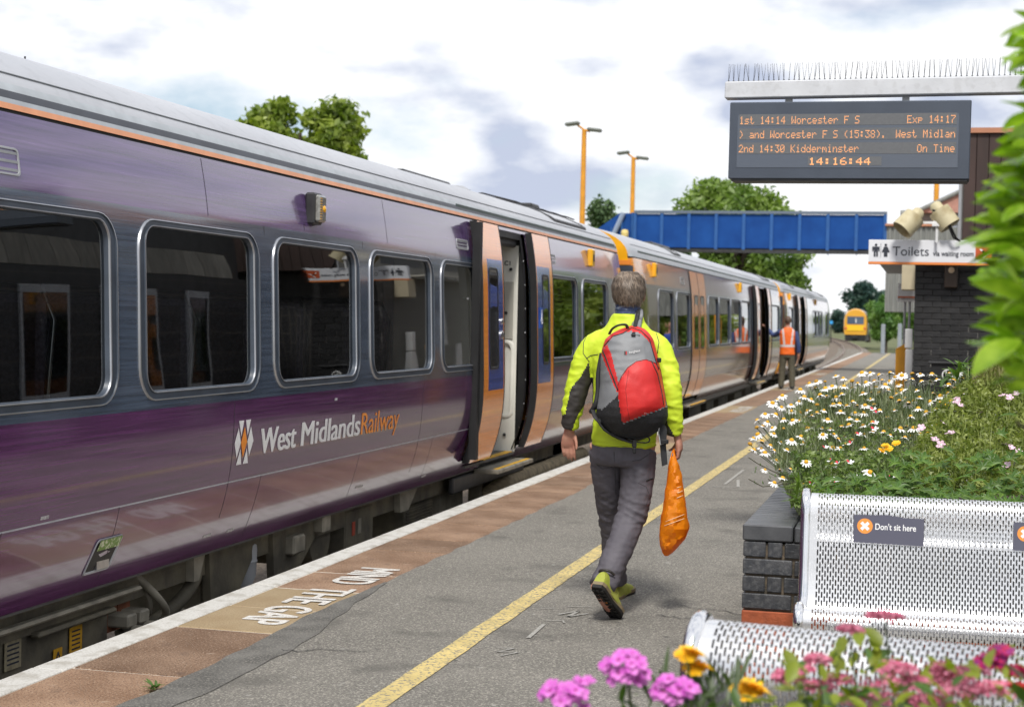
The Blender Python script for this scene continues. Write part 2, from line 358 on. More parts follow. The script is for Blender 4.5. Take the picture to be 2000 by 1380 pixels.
# ================================================================ TRAINS
TX = -5.1                                                               # track centre
_pz = np.array([(.20, -3.905), (.30, -3.868), (.42, -3.822), (.60, -3.77), (.80, -3.753), (1.06, -3.75), (1.3, -3.752), (1.55, -3.759), (1.8, -3.771), (2.06, -3.79), (2.25, -3.812), (2.387, -3.842)])
_pf = np.polyfit(_pz[:, 0], _pz[:, 1], 6)
def px(z): return float(np.polyval(_pf, z))
def streak(name, col, yb=None, colb=None, rough=.16, dark=.5):
    """glossy body paint, brushed lengthwise by the washing plant; fades to a second colour along the carriage"""
    m = bpy.data.materials.new(name); m.use_nodes = True; t = m.node_tree; L = t.links.new; b = t.nodes['Principled BSDF']
    tcn = nn(t, 'ShaderNodeTexCoord'); mp = nn(t, 'ShaderNodeMapping'); mp.inputs['Scale'].default_value = (3, .55, 26); L(tcn.outputs['Object'], mp.inputs[0])
    n = nn(t, 'ShaderNodeTexNoise'); n.inputs['Scale'].default_value = 2.2; n.inputs['Detail'].default_value = 8; n.inputs['Roughness'].default_value = .62; L(mp.outputs[0], n.inputs[0])
    r = nn(t, 'ShaderNodeValToRGB'); r.color_ramp.elements[0].position = .3; r.color_ramp.elements[1].position = .72
    r.color_ramp.elements[0].color = (*[x*dark for x in col], 1); r.color_ramp.elements[1].color = (*[x*1.25 for x in col], 1); L(n.outputs[0], r.inputs[0]); src = r.outputs[0]
    if colb:
        sp = nn(t, 'ShaderNodeSeparateXYZ'); L(tcn.outputs['Object'], sp.inputs[0])
        mr = nn(t, 'ShaderNodeMapRange'); mr.inputs['From Min'].default_value = yb[0]; mr.inputs['From Max'].default_value = yb[1]; L(sp.outputs[1], mr.inputs[0])
        mx = nn(t, 'ShaderNodeMix', data_type='RGBA'); L(mr.outputs[0], mx.inputs[0]); L(src, mx.inputs[6]); mx.inputs[7].default_value = (*colb, 1); src = mx.outputs[2]
    L(src, b.inputs['Base Color'])
    rr = nn(t, 'ShaderNodeMapRange'); rr.inputs['To Min'].default_value = rough-.07; rr.inputs['To Max'].default_value = rough+.14; L(n.outputs[0], rr.inputs[0]); L(rr.outputs[0], b.inputs['Roughness'])
    b.inputs['Coat Weight'].default_value = 1.0; b.inputs['Coat IOR'].default_value = 1.62; b.inputs['Coat Roughness'].default_value = .085; b.inputs['Specular IOR Level'].default_value = .4
    bn = nn(t, 'ShaderNodeBump'); bn.inputs['Strength'].default_value = .10; bn.inputs['Distance'].default_value = .01; L(n.outputs[0], bn.inputs['Height'])
    mp2 = nn(t, 'ShaderNodeMapping'); mp2.inputs['Scale'].default_value = (1, 1.1, 1.6); L(tcn.outputs['Object'], mp2.inputs[0])
    n2 = nn(t, 'ShaderNodeTexNoise'); n2.inputs['Scale'].default_value = 1.3; n2.inputs['Detail'].default_value = 1; L(mp2.outputs[0], n2.inputs[0])
    b2 = nn(t, 'ShaderNodeBump'); b2.inputs['Strength'].default_value = .12; b2.inputs['Distance'].default_value = .03; L(n2.outputs[0], b2.inputs['Height']); L(bn.outputs[0], b2.inputs['Normal'])
    L(b2.outputs[0], b.inputs['Normal']); return m
PURPLE = (.105, .028, .108); SLATE = (.070, .095, .140); COPPER = (.30, .115, .035); GOLD = (.80, .38, .01)
ROOF = mat('silver_roof', (.42, .43, .46), .42, .25, col2=(.52, .53, .56), vs=1.4, stretch=(1, .25, 1), bump=.08, bs=30, speck=(9, (.36, .37, .39), .35))
ROOFD = mat('dark_cantrail', (.045, .05, .065), .45, var=.15)
STRO = mat('orange_cantrail', (.72, .30, .14), .4, var=.1, vs=8)
GUTT = mat('grey_cantrail', (.40, .43, .46), .4, var=.1, vs=8)
RUBB = mat('window_rubber', (.045, .058, .080), .4, var=.2)
BEAD = mat('window_bead', (.42, .43, .46), .32, .8, var=.1)
UNDER = mat('underframe_grime', (.068, .061, .047), .75, col2=(.165, .145, .10), vs=5, bump=.3, bs=40, rnd=.15)
UNDL = mat('grimy_plate', (.24, .22, .175), .7, var=.3, vs=8)
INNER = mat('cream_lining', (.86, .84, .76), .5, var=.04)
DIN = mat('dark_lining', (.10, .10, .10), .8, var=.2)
SEATM = mat('seat_moquette', (.13, .11, .17), .85, var=.4, vs=60)
BLUEP = streak('blue_door_panel', (.035, .075, .36), rough=.2)
ORGD = streak('orange_door_paint', (.92, .29, .02), rough=.2, dark=.93)
AMBER = mat('amber_lens', (.85, .42, .01), .2, coat=.6); CLEARL = mat('clear_lens', (.22, .22, .2), .15, coat=.8, var=.3, vs=40)
def glassmat(name, tint=(.52, .55, .54), ior=1.85, wav=.05):
    m = bpy.data.materials.new(name); m.use_nodes = True; t = m.node_tree; t.nodes.clear(); L = t.links.new
    o = nn(t, 'ShaderNodeOutputMaterial'); ms = nn(t, 'ShaderNodeMixShader'); fr = nn(t, 'ShaderNodeFresnel'); fr.inputs[0].default_value = ior
    tr = nn(t, 'ShaderNodeBsdfTransparent'); tr.inputs[0].default_value = (*tint, 1); gl = nn(t, 'ShaderNodeBsdfGlossy'); gl.inputs['Roughness'].default_value = .015; gl.inputs[0].default_value = (.92, .94, .95, 1)
    tcn = nn(t, 'ShaderNodeTexCoord'); n = nn(t, 'ShaderNodeTexNoise'); n.inputs['Scale'].default_value = 1.7; n.inputs['Detail'].default_value = 1; L(tcn.outputs['Object'], n.inputs[0])
    bn = nn(t, 'ShaderNodeBump'); bn.inputs['Strength'].default_value = wav; bn.inputs['Distance'].default_value = .03; L(n.outputs[0], bn.inputs['Height']); L(bn.outputs[0], gl.inputs['Normal'])
    ma = nn(t, 'ShaderNodeMath', operation='MULTIPLY_ADD'); ma.inputs[1].default_value = 1.0; ma.inputs[2].default_value = .06; L(fr.outputs[0], ma.inputs[0])
    L(ma.outputs[0], ms.inputs[0]); L(tr.outputs[0], ms.inputs[1]); L(gl.outputs[0], ms.inputs[2]); L(ms.outputs[0], o.inputs[0]); return m
GLASS = glassmat('tinted_glass'); GLASSW = glassmat('clear_glass', (.75, .8, .78), 1.5, .02)
RP = [(2.39, -3.856), (2.402, -3.856), (2.404, -3.846), (2.431, -3.853), (2.452, -3.859), (2.487, -3.869), (2.522, -3.886), (2.55, -3.905), (2.60, -3.95), (2.65, -4.018), (2.70, -4.11), (2.745, -4.23), (2.785, -4.40), (2.815, -4.62), (2.84, -4.86), (2.848, -5.1)]
RM = [6, 6, 6, 5, 4, 3, 4]                                              # cantrail stripes, then roof
ZG0, ZG1 = 1.138, 1.985                                                 # glass sill and head
def window(car, y0, y1, mats=(RUBB, BEAD)):
    """frame outer edge y0..y1 following the body curve"""
    zo0, zo1 = 1.102, 2.012; m = MB()
    rings = [(0, 0), (.004, .009), (.012, .010), (.016, .003), (.066, .003), (.070, .009), (.079, .009), (.083, .002), (.098, -.026)]
    rm = [1, 1, 0, 0, 0, 1, 1, 0]; R = []
    zs = 1.0 if y1-y0 > .8 else .55
    for ins, h in rings:
        i = ins*zs
        R.append([(px(z)+h, y, z) for y, z in rrect(y0+i, y1-i, zo0+ins*.55, zo1-ins*.45, max(.17*zs-i*.9, .03), 6)])
    for j in range(len(R)-1): m.mi = rm[j]; m.grid([R[j], R[j+1]], close=True)
    wd = m.build('window', list(mats), car, auto=25)
    p = MB(); gy0, gy1 = y0+.07*zs, y1-.07*zs
    p.grid([[(px(z)-.018, y, z) for y in np.linspace(gy0, gy1, 3)] for z in np.linspace(zo0+.04, zo1-.03, 10)])
    pn = p.build('pane', GLASS, wd, smooth=True); return wd
def leaf(car, y0, y1, out, pane, mats, z0=.30, z1=2.375, rim=(.1, .1)):
    """one door leaf: orange, blue middle panel, slim window, black rubber edges"""
    m = MB(); zs = sorted(set(list(np.linspace(z0, z1, 30)) + [.92, 2.06]))
    ysl = [y0, y0+.03, y0+.03+rim[0], y1-.03-rim[1], y1-.03, y1]
    def mf(c):
        if c[1] < y0+.03 or c[1] > y1-.03: return 2
        return 1 if (.92 < c[2] < 2.06 and y0+.03+rim[0] < c[1] < y1-.03-rim[1]) else 0
    m.grid([[(px(z)+out, y, z) for y in ysl] for z in zs], mfun=mf)
    for y in (y0, y1): m.mi = 2; m.grid([[(px(z)+out, y, z), (px(z)+out-.06, y, z)] for z in zs])
    m.mi = 2; m.quad(*[(px(z1)+out-d, y, z1) for d, y in ((0, y0), (0, y1), (.06, y1), (.06, y0))]); m.quad(*[(px(z0)+out-d, y, z0) for d, y in ((0, y0), (0, y1), (.06, y1), (.06, y0))])
    d = m.build('door', mats, car, auto=35)
    p = MB(); a, b = pane
    R = [[(px(z)+out+h, y, z) for y, z in rrect(a+i, b-i, 1.10+i, 1.99-i, .045, 4)] for i, h in ((0, .001), (.006, .006), (.02, .006), (.024, .003))]
    for j in range(3): p.grid([R[j], R[j+1]], close=True, mi=0)
    n = len(R[3]); c = ((px(1.5)+out+.003), (a+b)/2, 1.5)
    p.mi = 1; p.poly(R[3]); w_ = p.build('door_window', [BLACK, GLASSD], d, auto=40)
    return d
GLASSD = mat('dark_door_glass', (.01, .012, .013), .03, coat=1.0, spec=.8)
def louvre(car, y, z, wd=.27, ht=.1, n=3):
    m = MB(); R = [[(px(zz)+h, yy, zz) for yy, zz in rrect(y-i, y+wd+i, z-i, z+ht+i, .02, 3)] for i, h in ((.006, .001), (.004, .006), (-.004, .006), (-.006, -.02))]
    for j in range(3): m.grid([R[j], R[j+1]], close=True, mi=0)
    m.mi = 1; m.poly([(p[0]+.002, p[1], p[2]) for p in R[3]])
    v = m.build('vent', [GREY, BLACK], car, auto=40)
    for k in range(n):
        zz = z + ht*(k+.5)/n; s = MB(); s.box(px(zz)-.014, px(zz)+.003, y+.004, y+wd-.004, zz-.006, zz+.006); s.build('slat', GREY, v)
def body(car, y0, y1, wins, doors, paint, endcap):
    """near side skin with window and door holes, roof, far side"""
    zl = sorted(set([round(z, 4) for z in np.linspace(.20, 2.387, 38)] + [.597, .605, 1.06, 1.15, 1.975, 2.06, 2.36]))
    zl = [z for i, z in enumerate(zl) if i == 0 or z-zl[i-1] > .004]
    holes = [(a+.06, b-.06, 1.15, 1.975) for a, b in wins] + [(a, b, .2, 2.36) for a, b in doors]
    yl = [y0, y0+.05, y0+.14, y1-.14, y1-.05, y1] + [h[0] for h in holes] + [h[1] for h in holes]
    yl = sorted(yl + [y for y in np.arange(y0+1, y1, 1.5) if min(abs(y-q) for q in yl) > .2])
    def pull(y):
        d = min(y-y0, y1-y); return .075 if d < .01 else (.018 if d < .08 else 0)
    m = MB(); V = [[(px(z)-pull(y), y, z) for y in yl] for z in zl]; n = len(yl)
    base = m.add([p for r in V for p in r], [])
    for i in range(len(zl)-1):
        for k in range(n-1):
            yc, zc = (yl[k]+yl[k+1])/2, (zl[i]+zl[i+1])/2
            if any(a < yc < b and c < zc < d for a, b, c, d in holes): continue
            m.f.append((i*n+k, i*n+k+1, (i+1)*n+k+1, (i+1)*n+k))
            m.m.append(1 if 1.06 < zc < 2.06 else (8 if .597 < zc < .605 else (0 if zc < 1.06 else 2)))
    pr = [(2.387, px(2.387))] + RP
    rows = [[(x-pull(y)*.8, y, z) for z, x in pr] for y in yl]; m.mi = 7
    def rf(c):
        for j in range(len(RM)):
            if c[2] < (pr[j][0]+pr[j+1][0])/2 + 1e-4: return RM[j]
        return 7
    def rf2(c):
        z = c[2]
        return 6 if z < 2.404 else 5 if z < 2.431 else 4 if z < 2.452 else 3 if z < 2.487 else 4 if z < 2.522 else 7
    m.grid(rows, mfun=rf2)
    for xr, zr, wr in ((-4.62, 2.8165, .022), (-3.925, 2.575, .008)):
        q_ = MB(); q_.tube([(xr, y0+.2, zr), (xr, y1-.2, zr)], wr, 6, flat=(.35, 1)); q_.build('roof_seam', ROOFD if wr > .01 else GUTT, car)
    far = [(2*TX-x, z) for z, x in reversed(RP)] + [(2*TX-px(z), z) for z in np.linspace(2.387, .2, 14)]
    m.grid([[(x, y, z) for x, z in far] for y in (y0, y1)], mfun=lambda c: 7 if c[2] > 2.4 else 0)
    m.build('body', paint, car, auto=30)
    for y, q in ((y0, 1), (y1, -1)):                                    # end walls
        e = MB(); P = [(px(z)-.075, z) for z in np.linspace(.2, 2.38, 12)] + [(x-.06, z) for z, x in RP[4:]]
        P += [(2*TX-x, z) for x, z in reversed(P[:-1])]
        e.poly([(x, y, z) for x, z in P], 0)
        if y == y0:
            e.box(-4.75, -3.835, y-.012, y-.002, .5, 2.28, 1); e.box(-4.75, -3.86, y-.014, y-.004, 2.29, 2.35, 2)
        e.build('end_wall', endcap, car, fix=False)
def bogie(car, y):
    b = MB(); b.box(-4.36, -4.16, y-1.6, y+1.6, -.36, -.2); b.box(-4.4, -4.12, y-.55, y+.55, -.2, .08); b.box(-4.34, -4.14, y-1.2, y-.9, -.5, -.1); b.box(-4.34, -4.14, y+.9, y+1.2, -.5, -.1)
    o = b.build('bogie', UNDER, car)
    for s in (-1.05, 1.05):
        wm = MB(); wm.lathe([(.10, -.06), (.12, .09), (.30, .075), (.34, .02), (.42, .02), (.42, -.06), (.45, -.075), (.45, -.10), (.1, -.1)], 24, mat=Matrix.Translation((-4.42, y+s, -.49)) @ Matrix.Rotation(PI/2, 4, 'Y'))
        wm.build('wheel', RAILM, o, auto=35)
    for s in (-.28, .28):
        c = MB(); c.tube([(-4.2, y+s, -.2+.02*k) if False else (-4.2+.0*k, y+s, -.24+.42*k/8) for k in range(9)], [.085 if k % 2 else .11 for k in range(9)], 12); c.build('spring', UNDL, o, auto=50)
def ubox(car, name, x0, x1, y0, y1, z0, z1, mt=UNDER, c=.012):
    return MB().cbox(x0, x1, y0, y1, z0, z1, c).build(name, mt, car)
def seat(car, y, face):
    s = MB(); f = face
    s.cbox(-4.92, -3.98, y-.05, y+.05, .55, 1.62, .04); s.cbox(-4.92, -3.98, min(y, y+f*.48), max(y, y+f*.48), .52, .68, .04)
    s.tube([(-4.0, y, 1.0), (-3.96, y, 1.5), (-4.02, y, 1.64), (-4.4, y, 1.66)], .018, 8, mi=1)
    return s.build('seat', [SEATM, STEEL], car, auto=40)
def carriage(y0, y1, wins, doors, label, paint, endcap, interior=True):
    car = thing('railway_carriage', label, 'carriage', (TX, (y0+y1)/2, -.915), 'carriages of the train standing at the platform')
    body(car, y0, y1, wins, [(a, b) for a, b, k in doors], paint, endcap)
    for a, b in wins: window(car, a, b)
    m = MB(); m.box(-6.3, -3.93, y0+.1, y1-.1, .18, .24); m.box(-6.3, -3.95, y0+.1, y1-.1, 2.3, 2.34); m.box(-5.15, -5.1, y0+.1, y1-.1, .24, 2.3); m.build('lining_and_light_block', DIN, car)  # floor, ceiling, and an added centre partition that keeps the windows dark
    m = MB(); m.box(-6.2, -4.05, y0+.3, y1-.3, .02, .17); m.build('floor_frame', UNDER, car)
    for a, b, k in doors:
        st = MB(); st.cbox(-3.93, -3.70 if k != 'shut' else -3.74, a-.05, b+.05, .15, .19, .008, 0); st.box(-3.76, -3.72, a, b, .1905, .193, 1); st.build('footstep', [UNDL, YELLOW], car)
    return car
def pm(tag_, *a): return a
# ---- first carriage, purple, one door open beside the walker
pA = [streak('purple_lower', PURPLE, (7.6, 11.4), (.42, .16, .04)), streak('slate_band', SLATE, (9, 12), (.05, .04, .045)), streak('purple_upper', (.13, .075, .20), (9.4, 11.3), (.72, .33, .12), rough=.2),
      ROOFD, GUTT, STRO, BLACK, ROOF, GUTT]
ECAP = [mat('gold_end', GOLD, .25, coat=.6, var=.08), mat('dark_gangway', (.03, .04, .06), .5, var=.2), mat('orange_end_strip', (.7, .22, .03), .4)]
Y1 = 20.25
winsA = [(3.85, 5.33), (5.53, 7.0), (7.207, 8.69), (8.885, 10.385), (10.582, 12.09), (12.268, 13.36), (15.98, 17.44), (17.657, 19.175)]
car1 = carriage(-3.0, Y1, winsA, [(13.98, 15.20, 'open')], 'purple carriage with its orange door slid open, nearest the camera', pA, ECAP)
DM = [ORGD, BLUEP, BLACK]
leaf(car1, 13.25, 13.985, .075, (13.46, 13.77), DM, rim=(.15, .02)); leaf(car1, 15.20, 15.94, .075, (15.45, 15.73), DM, rim=(.02, .12))
d_ = MB(); d_.box(-3.765, -3.70, 13.17, 13.248, .34, 2.36); d_.build('door_seal', BLACK, car1)
for y, z, s in ((13.86, 1.52, .028), (13.86, 1.40, .04)):
    b = MB(); b.lathe([(s, 0), (s, .012), (s*.7, .018), (0, .018)], 16, mat=Matrix.Translation((px(z)+.075, y, z)) @ Matrix.Rotation(PI/2, 4, 'Y')); b.build('door_button', STEEL, car1, auto=40)
# vestibule seen through the open door
v = MB(); YB = 15.12
prof = [(x, YB) for x in (-3.86, -4.0, -4.12)] + [(-4.25, YB-.02), (-4.6, YB-.05), (-5.1, YB-.06)]
v.grid([[(x, y, z) for x, y in prof] for z in (.25, .75, 1.25, 1.75, 2.25)]); v.build('vestibule_panel', INNER, car1, smooth=True)
v = MB(); v.box(-4.06, -3.9, YB-.012, YB-.004, 1.35, 1.9); v.build('access_hatch', mat('cream_hatch', (.50, .48, .42), .5), car1)
v = MB(); P = rrect(-4.10, -3.92, .62, 1.30, .05, 4)
v.grid([[(x, YB-.004, z) for x, z in P], [(x, YB-.03, z) for x, z in rrect(-4.11, -3.91, .61, 1.31, .06, 4)], [(x, YB-.005, z) for x, z in rrect(-4.14, -3.88, .58, 1.34, .07, 4)]], close=True); v.build('grab_recess', INNER, car1, smooth=True)
v = MB(); v.tube([(-3.99, YB-.01, 1.22), (-3.99, YB-.07, 1.19), (-3.985, YB-.08, 1.0), (-3.99, YB-.07, .82), (-3.99, YB-.01, .79)], .014, 8); v.build('grab_rail', mat('maroon_rail', (.06, .015, .03), .4), car1, smooth=True)
for x, z in ((-3.93, 2.02), (-3.97, 1.6), (-3.96, .42)): v = MB(); v.lathe([(.016, 0), (.016, .008), (0, .01)], 10, mat=Matrix.Translation((x, YB-.012, z)) @ Matrix.Rotation(PI/2, 4, 'X')); v.build('screw', DARK, car1)
vs, fs = text_mesh('C1', frame((-4.0, YB-.006, 2.06), (1, 0, 0), (0, 0, 1)), size=.06, bold=.02); v = MB(); v.add(vs, fs); v.build('door_number', INK, car1)
v = MB(); v.grid([[(px(z)-.012, 15.06, z), (px(z)-.012, 15.13, z), (px(z)-.10, 15.13, z)] for z in np.linspace(.28, 2.33, 16)]); v.build('door_jamb', BLACK, car1, auto=30)
v = MB()
for z in np.linspace(.5, 2.1, 8): v.lathe([(.007, 0), (.007, .006), (0, .006)], 8, mat=Matrix.Translation((px(z)-.012, 15.09, z)) @ Matrix.Rotation(PI/2, 4, 'Y'))
v.build('jamb_bolt', STEEL, car1)
v = MB(); v.box(-5.1, -3.86, 13.4, YB, .24, .262); v.build('vestibule_floor', mat('vestibule_floor', (.12, .12, .12), .7, var=.3, vs=40), car1)
v = MB(); v.box(-3.93, -3.86, 14.0, YB-.08, .264, .27); v.build('yellow_threshold', YELLOW, car1)
v = MB(); v.box(-4.2, -3.87, 14.0, YB, 2.28, 2.30); v.tube([(-3.90, 14.0, 2.26), (-3.90, 15.05, 2.26)], .035, 10); v.box(-3.90, -3.84, 13.98, 15.1, 2.30, 2.37); v.build('door_header', DARK, car1)
v = MB(); v.box(px(1.5)-.004+.08, px(1.5)+.082, 15.31, 15.42, 1.46, 1.66, 0)
for (y, z, r) in ((15.375, 1.625, .012),): v.lathe([(r, 0), (r, .001), (0, .001)], 10, 1, Matrix.Translation((px(1.5)+.0825, y, z)) @ Matrix.Rotation(PI/2, 4, 'Y'))
v.tube([(px(1.5)+.083, 15.37, 1.61), (px(1.5)+.083, 15.37, 1.56), (px(1.5)+.083, 15.395, 1.555), (px(1.5)+.083, 15.41, 1.51)], .005, 6, 1)
v.tube([(px(1.5)+.083, 15.385+.03*math.cos(a), 1.53+.03*math.sin(a)) for a in np.linspace(1.6, 5.6, 9)], .004, 6, 1); v.build('wheelchair_sign', [mat('sign_blue', (.03, .10, .42), .4), WHITEP], car1)
# seams, vents, side lamp, logo, egress handle
SEAM = mat('dark_seam', (.05, .045, .05), .6)  # dark strips laid on the skin as panel joints
for y, z0, z1 in ((8.04, 2.07, 2.38), (9.43, 2.07, 2.12), (11.02, 2.07, 2.38), (8.33, .4, 1.05), (5.9, 2.07, 2.1), (8.79, 2.01, 2.06), (10.48, 2.01, 2.06), (12.18, 2.01, 2.06), (11.8, .35, 1.05)):
    v = MB(); v.grid([[(px(z)+.0012, y-.0025, z), (px(z)+.0012, y+.0025, z)] for z in np.linspace(z0, z1, 8)]); v.build('panel_seam', SEAM, car1)
for y, z, wd in ((8.2, .30, .10), (8.52, .29, .09), (10.6, .34, .16), (12.2, .27, .12), (6.35, .62, .07), (9.9, .99, .05), (13.02, 1.7, .06)):
    v = MB(); v.grid([[(px(q_)+.0012, y+k, q_) for k in (0, wd)] for q_ in (z, z+.016)]); v.build('stencil_mark', mat('worn_stencil', (.5, .5, .5), .6, speck=(180, (.05, .03, .05), 1)), car1)
for y in (6.05, 7.08, 8.79, 10.48, 12.18):
    v = MB(); v.grid([[(px(q_)+.0010, y-.002, q_), (px(q_)+.0010, y+.002, q_)] for q_ in np.linspace(.24, .60, 6)]); v.build('panel_seam', SEAM, car1)
louvre(car1, 5.75, 2.12, .43, .075 if False else .11); louvre(car1, 12.80, 2.12, .33, .075, 3); louvre(car1, 16.08, 2.13, .35, .085, 3)
def sidelamp(car, y, z, lit=False):
    a = MB(); x = px(z+.08)
    a.cbox(x-.01, x+.055, y, y+.15, z, z+.20, .012, 0); o = a.build('door_lamp', AMBER if lit else DARK, car)
    if not lit:
        l = MB(); l.cbox(x+.05, x+.085, y+.012, y+.138, z+.015, z+.185, .012); l.build('lens', CLEARL, o)
        g = MB()
        for k in range(9): g.tube([(x+.0855, y+.03, z+.035+k*.016), (x+.0855, y+.06, z+.035+k*.016)], .003, 5)
        g.build('filament', AMBER, o); q = MB(); q.lathe([(.022, 0), (.02, .01), (0, .014)], 10, mat=Matrix.Translation((x+.082, y+.095, z+.10)) @ Matrix.Rotation(PI/2, 4, 'Y')); q.build('bulb', AMBER, o)
    else:
        for k in (-1, 1): h = MB(); h.box(x+.05, x+.058, y+.04, y+.11, z+.06, z+.14); h.build('lens', DARK, o); break
    return o
sidelamp(car1, 9.49, 2.115); sidelamp(car1, 18.15, 2.16, True)
LG = MB(); W_, O_ = 0, 1
def lg(pts, mi): LG.poly([(px(z)+.0025, y, z) for y, z in pts], mi)
yc, zc = 8.475, .818
lg([(yc-.13, zc), (yc-.085, zc+.085), (yc-.045, zc), (yc-.085, zc-.085)], 0); lg([(yc+.13, zc), (yc+.085, zc+.085), (yc+.045, zc), (yc+.085, zc-.085)], 0)
lg([(yc-.042, zc), (yc, zc+.088), (yc+.042, zc), (yc, zc-.088)], 1)
for s in (-1, 1):
    lg([(yc+s*.012, zc+.125), (yc+s*.082, zc+.125), (yc+s*.044, zc+.035)], 0); lg([(yc+s*.012, zc-.125), (yc+s*.082, zc-.125), (yc+s*.044, zc-.035)], 0)
LG.build('emblem', [WHITEP, mat('emblem_orange', (.85, .28, .03), .5)], car1)
for s, a, b, mt in (('West', 8.711, 9.245, WHITEP), ('Midlands', 9.345, 10.395, WHITEP), ('Railway', 10.44, 11.245, mat('lettering_orange', (.85, .30, .05), .5))):
    vs, fs = text_mesh(s, frame((0, a, .733), (0, 1, 0), (0, 0, 1)), width=b-a, height=.215)
    t_ = MB()
    for k in range(5 if mt is WHITEP else 2): t_.add([(px(p[2])+.0026+.0003*k, p[1]+.0042*(k-1), p[2]) for p in vs], fs)
    t_.build('lettering', mt, car1)
g = MB(); R = [[(px(z)+h, y+(.43-z)*(-.25), z) for y, z in rrect(6.93-i, 7.17+i, .29-i, .45+i, .02, 3)] for i, h in ((.006, .002), (.004, .008), (-.004, .006), (-.008, .0015))]
for j in range(3): g.grid([R[j], R[j+1]], close=True, mi=0)
g.mi = 1; g.poly(R[3]); eg = g.build('egress_handle', [GREY, BLACK], car1, auto=40)
g = MB(); g.grid([[(px(z)+.012, y+(.43-z)*(-.25), z) for y in (6.945, 7.16)] for z in (.40, .45)]); g.build('green_notice', mat('green_notice', (.16, .26, .06), .6, col2=(.55, .58, .4), vs=55, fac=(.5, .58)), eg)
g = MB(); g.box(px(.34)-.03, px(.34)+.0, 7.0, 7.12, .30, .345); g.build('pull_bar', STEEL, eg)
# roof equipment
r = MB(); r.cbox(-5.0, -4.7, 14.1, 15.6, 2.83, 2.90, .02); r.build('roof_vent', DARK, car1)
r = MB(); r.cbox(-5.1, -4.85, 7.9, 8.3, 2.845, 2.90, .01); r.tube([(-4.95, 8.1, 2.88), (-4.95, 8.1, 2.96)], .006, 6); r.build('roof_aerial', DARK, car1)
r = MB(); r.box(-4.72, -4.66, 10.4, 11.4, 2.81, 2.83); r.build('roof_rail', DARK, car1)
r = MB(); r.lathe([(.22, 0), (.22, .06), (.15, .10), (0, .11)], 18, mat=Matrix.Translation((-4.95, 16.4, 2.83))); r.build('roof_cowl', GREY, car1, auto=40)
r = MB()
for i in range(5): y = 16.2+i*.62; r.tube([(-4.75, y, 2.83), (-4.55, y+.05, 2.845), (-4.3, y+.5, 2.79), (-4.22, y+.55, 2.76)], .008, 6); r.tube([(-4.6, y+.2, 2.84), (-4.4, y+.75, 2.80)], .008, 6)
r.build('roof_cable', DARK, car1)
r = MB(); r.cbox(-4.9, -4.6, 18.6, 19.0, 2.83, 2.92, .02); r.build('exhaust', DARK, car1)
def hatch(car, y, ln=1.5):
    a = MB(); R = []
    for i, h in ((0, .004), (.02, .02), (.07, .02), (.08, .008)):
        P = []
        for yy, k in rrect(y+i, y+ln-i, 0+i*.8, .42-i*.8, .05, 3):
            z = np.interp(k, [0, .42], [2.60, 2.79]); x = np.interp(z, [q[0] for q in RP], [q[1] for q in RP]); P.append((x+h*.6, yy, z+h*.8))
        R.append(P)
    for j in range(3): a.grid([R[j], R[j+1]], close=True, mi=0)
    a.mi = 1; a.poly(R[3]); a.build('roof_hatch', [DARK, ROOF], car, auto=40)
hatch(car1, 17.0, 1.7)
r = MB(); r.box(-3.895, -3.865, 13.0, Y1-.25, 2.475, 2.50); r.build('gutter', mat('gutter_green', (.05, .08, .075), .4), car1)
# underframe of the first carriage
ubox(car1, 'equipment_box', -4.7, -4.02, 5.2, 6.35, -.55, .06); ubox(car1, 'equipment_box', -4.75, -4.08, 6.42, 7.55, -.55, .12)
ubox(car1, 'box_rail', -4.02, -3.96, 5.0, 7.7, .085, .11, UNDL); ubox(car1, 'box_lid', -4.06, -4.0, 6.75, 7.5, .0, .03, UNDER)
WARN = mat('warning_yellow', (.62, .33, .02), .6, var=.15, vs=30); OLDL = mat('faded_notice', (.30, .26, .17), .8, col2=(.2, .17, .11), vs=40)
def notice(y0, y1, z0, z1, x, mt, mark=True):
    a = MB(); a.box(x, x+.003, y0, y1, z0, z1, 0)
    if mark:
        if mark == 'tri':
            c, h = (y0+y1)/2, (z1-z0)
            for (p, q) in (((c-.3*h, z0+.2*h), (c, z0+.85*h)), ((c, z0+.85*h), (c+.3*h, z0+.2*h)), ((c+.3*h, z0+.2*h), (c-.3*h, z0+.2*h))): a.tube([(x+.004, *p), (x+.004, *q)], .004, 5, 1)
        else:
            for k in range(5): a.box(x+.003, x+.004, y0+.02, y1-.02, z1-.02-.022*k-.008, z1-.02-.022*k, 1)
    a.build('warning_label', [mt, INK], car1)
notice(7.14, 7.26, -.17, -.02, -4.07, WARN); notice(6.99, 7.07, -.21, -.10, -4.07, WARN, 'tri'); notice(6.56, 6.70, -.12, .02, -4.07, OLDL); notice(6.54, 6.70, -.32, -.15, -4.07, OLDL, 'tri'); notice(6.12, 6.17, -.32, -.12, -4.01, WARN, 'tri')
for y in (7.58, 7.72):
    c = MB(); c.cbox(-4.2, -3.98, y, y+.1, -.10, -.03, .01); c.lathe([(.03, 0), (.03, .05), (0, .05)], 12, mat=Matrix.Translation((-3.99, y+.07, -.12)) @ Matrix.Rotation(PI/2, 4, 'Y')); c.box(-4.2, -4.1, y-.03, y+.1, -.13, .03, 1); c.build('power_coupler', [UNDL, mat('rusty_plate', (.22, .08, .04), .8, var=.3)], car1)
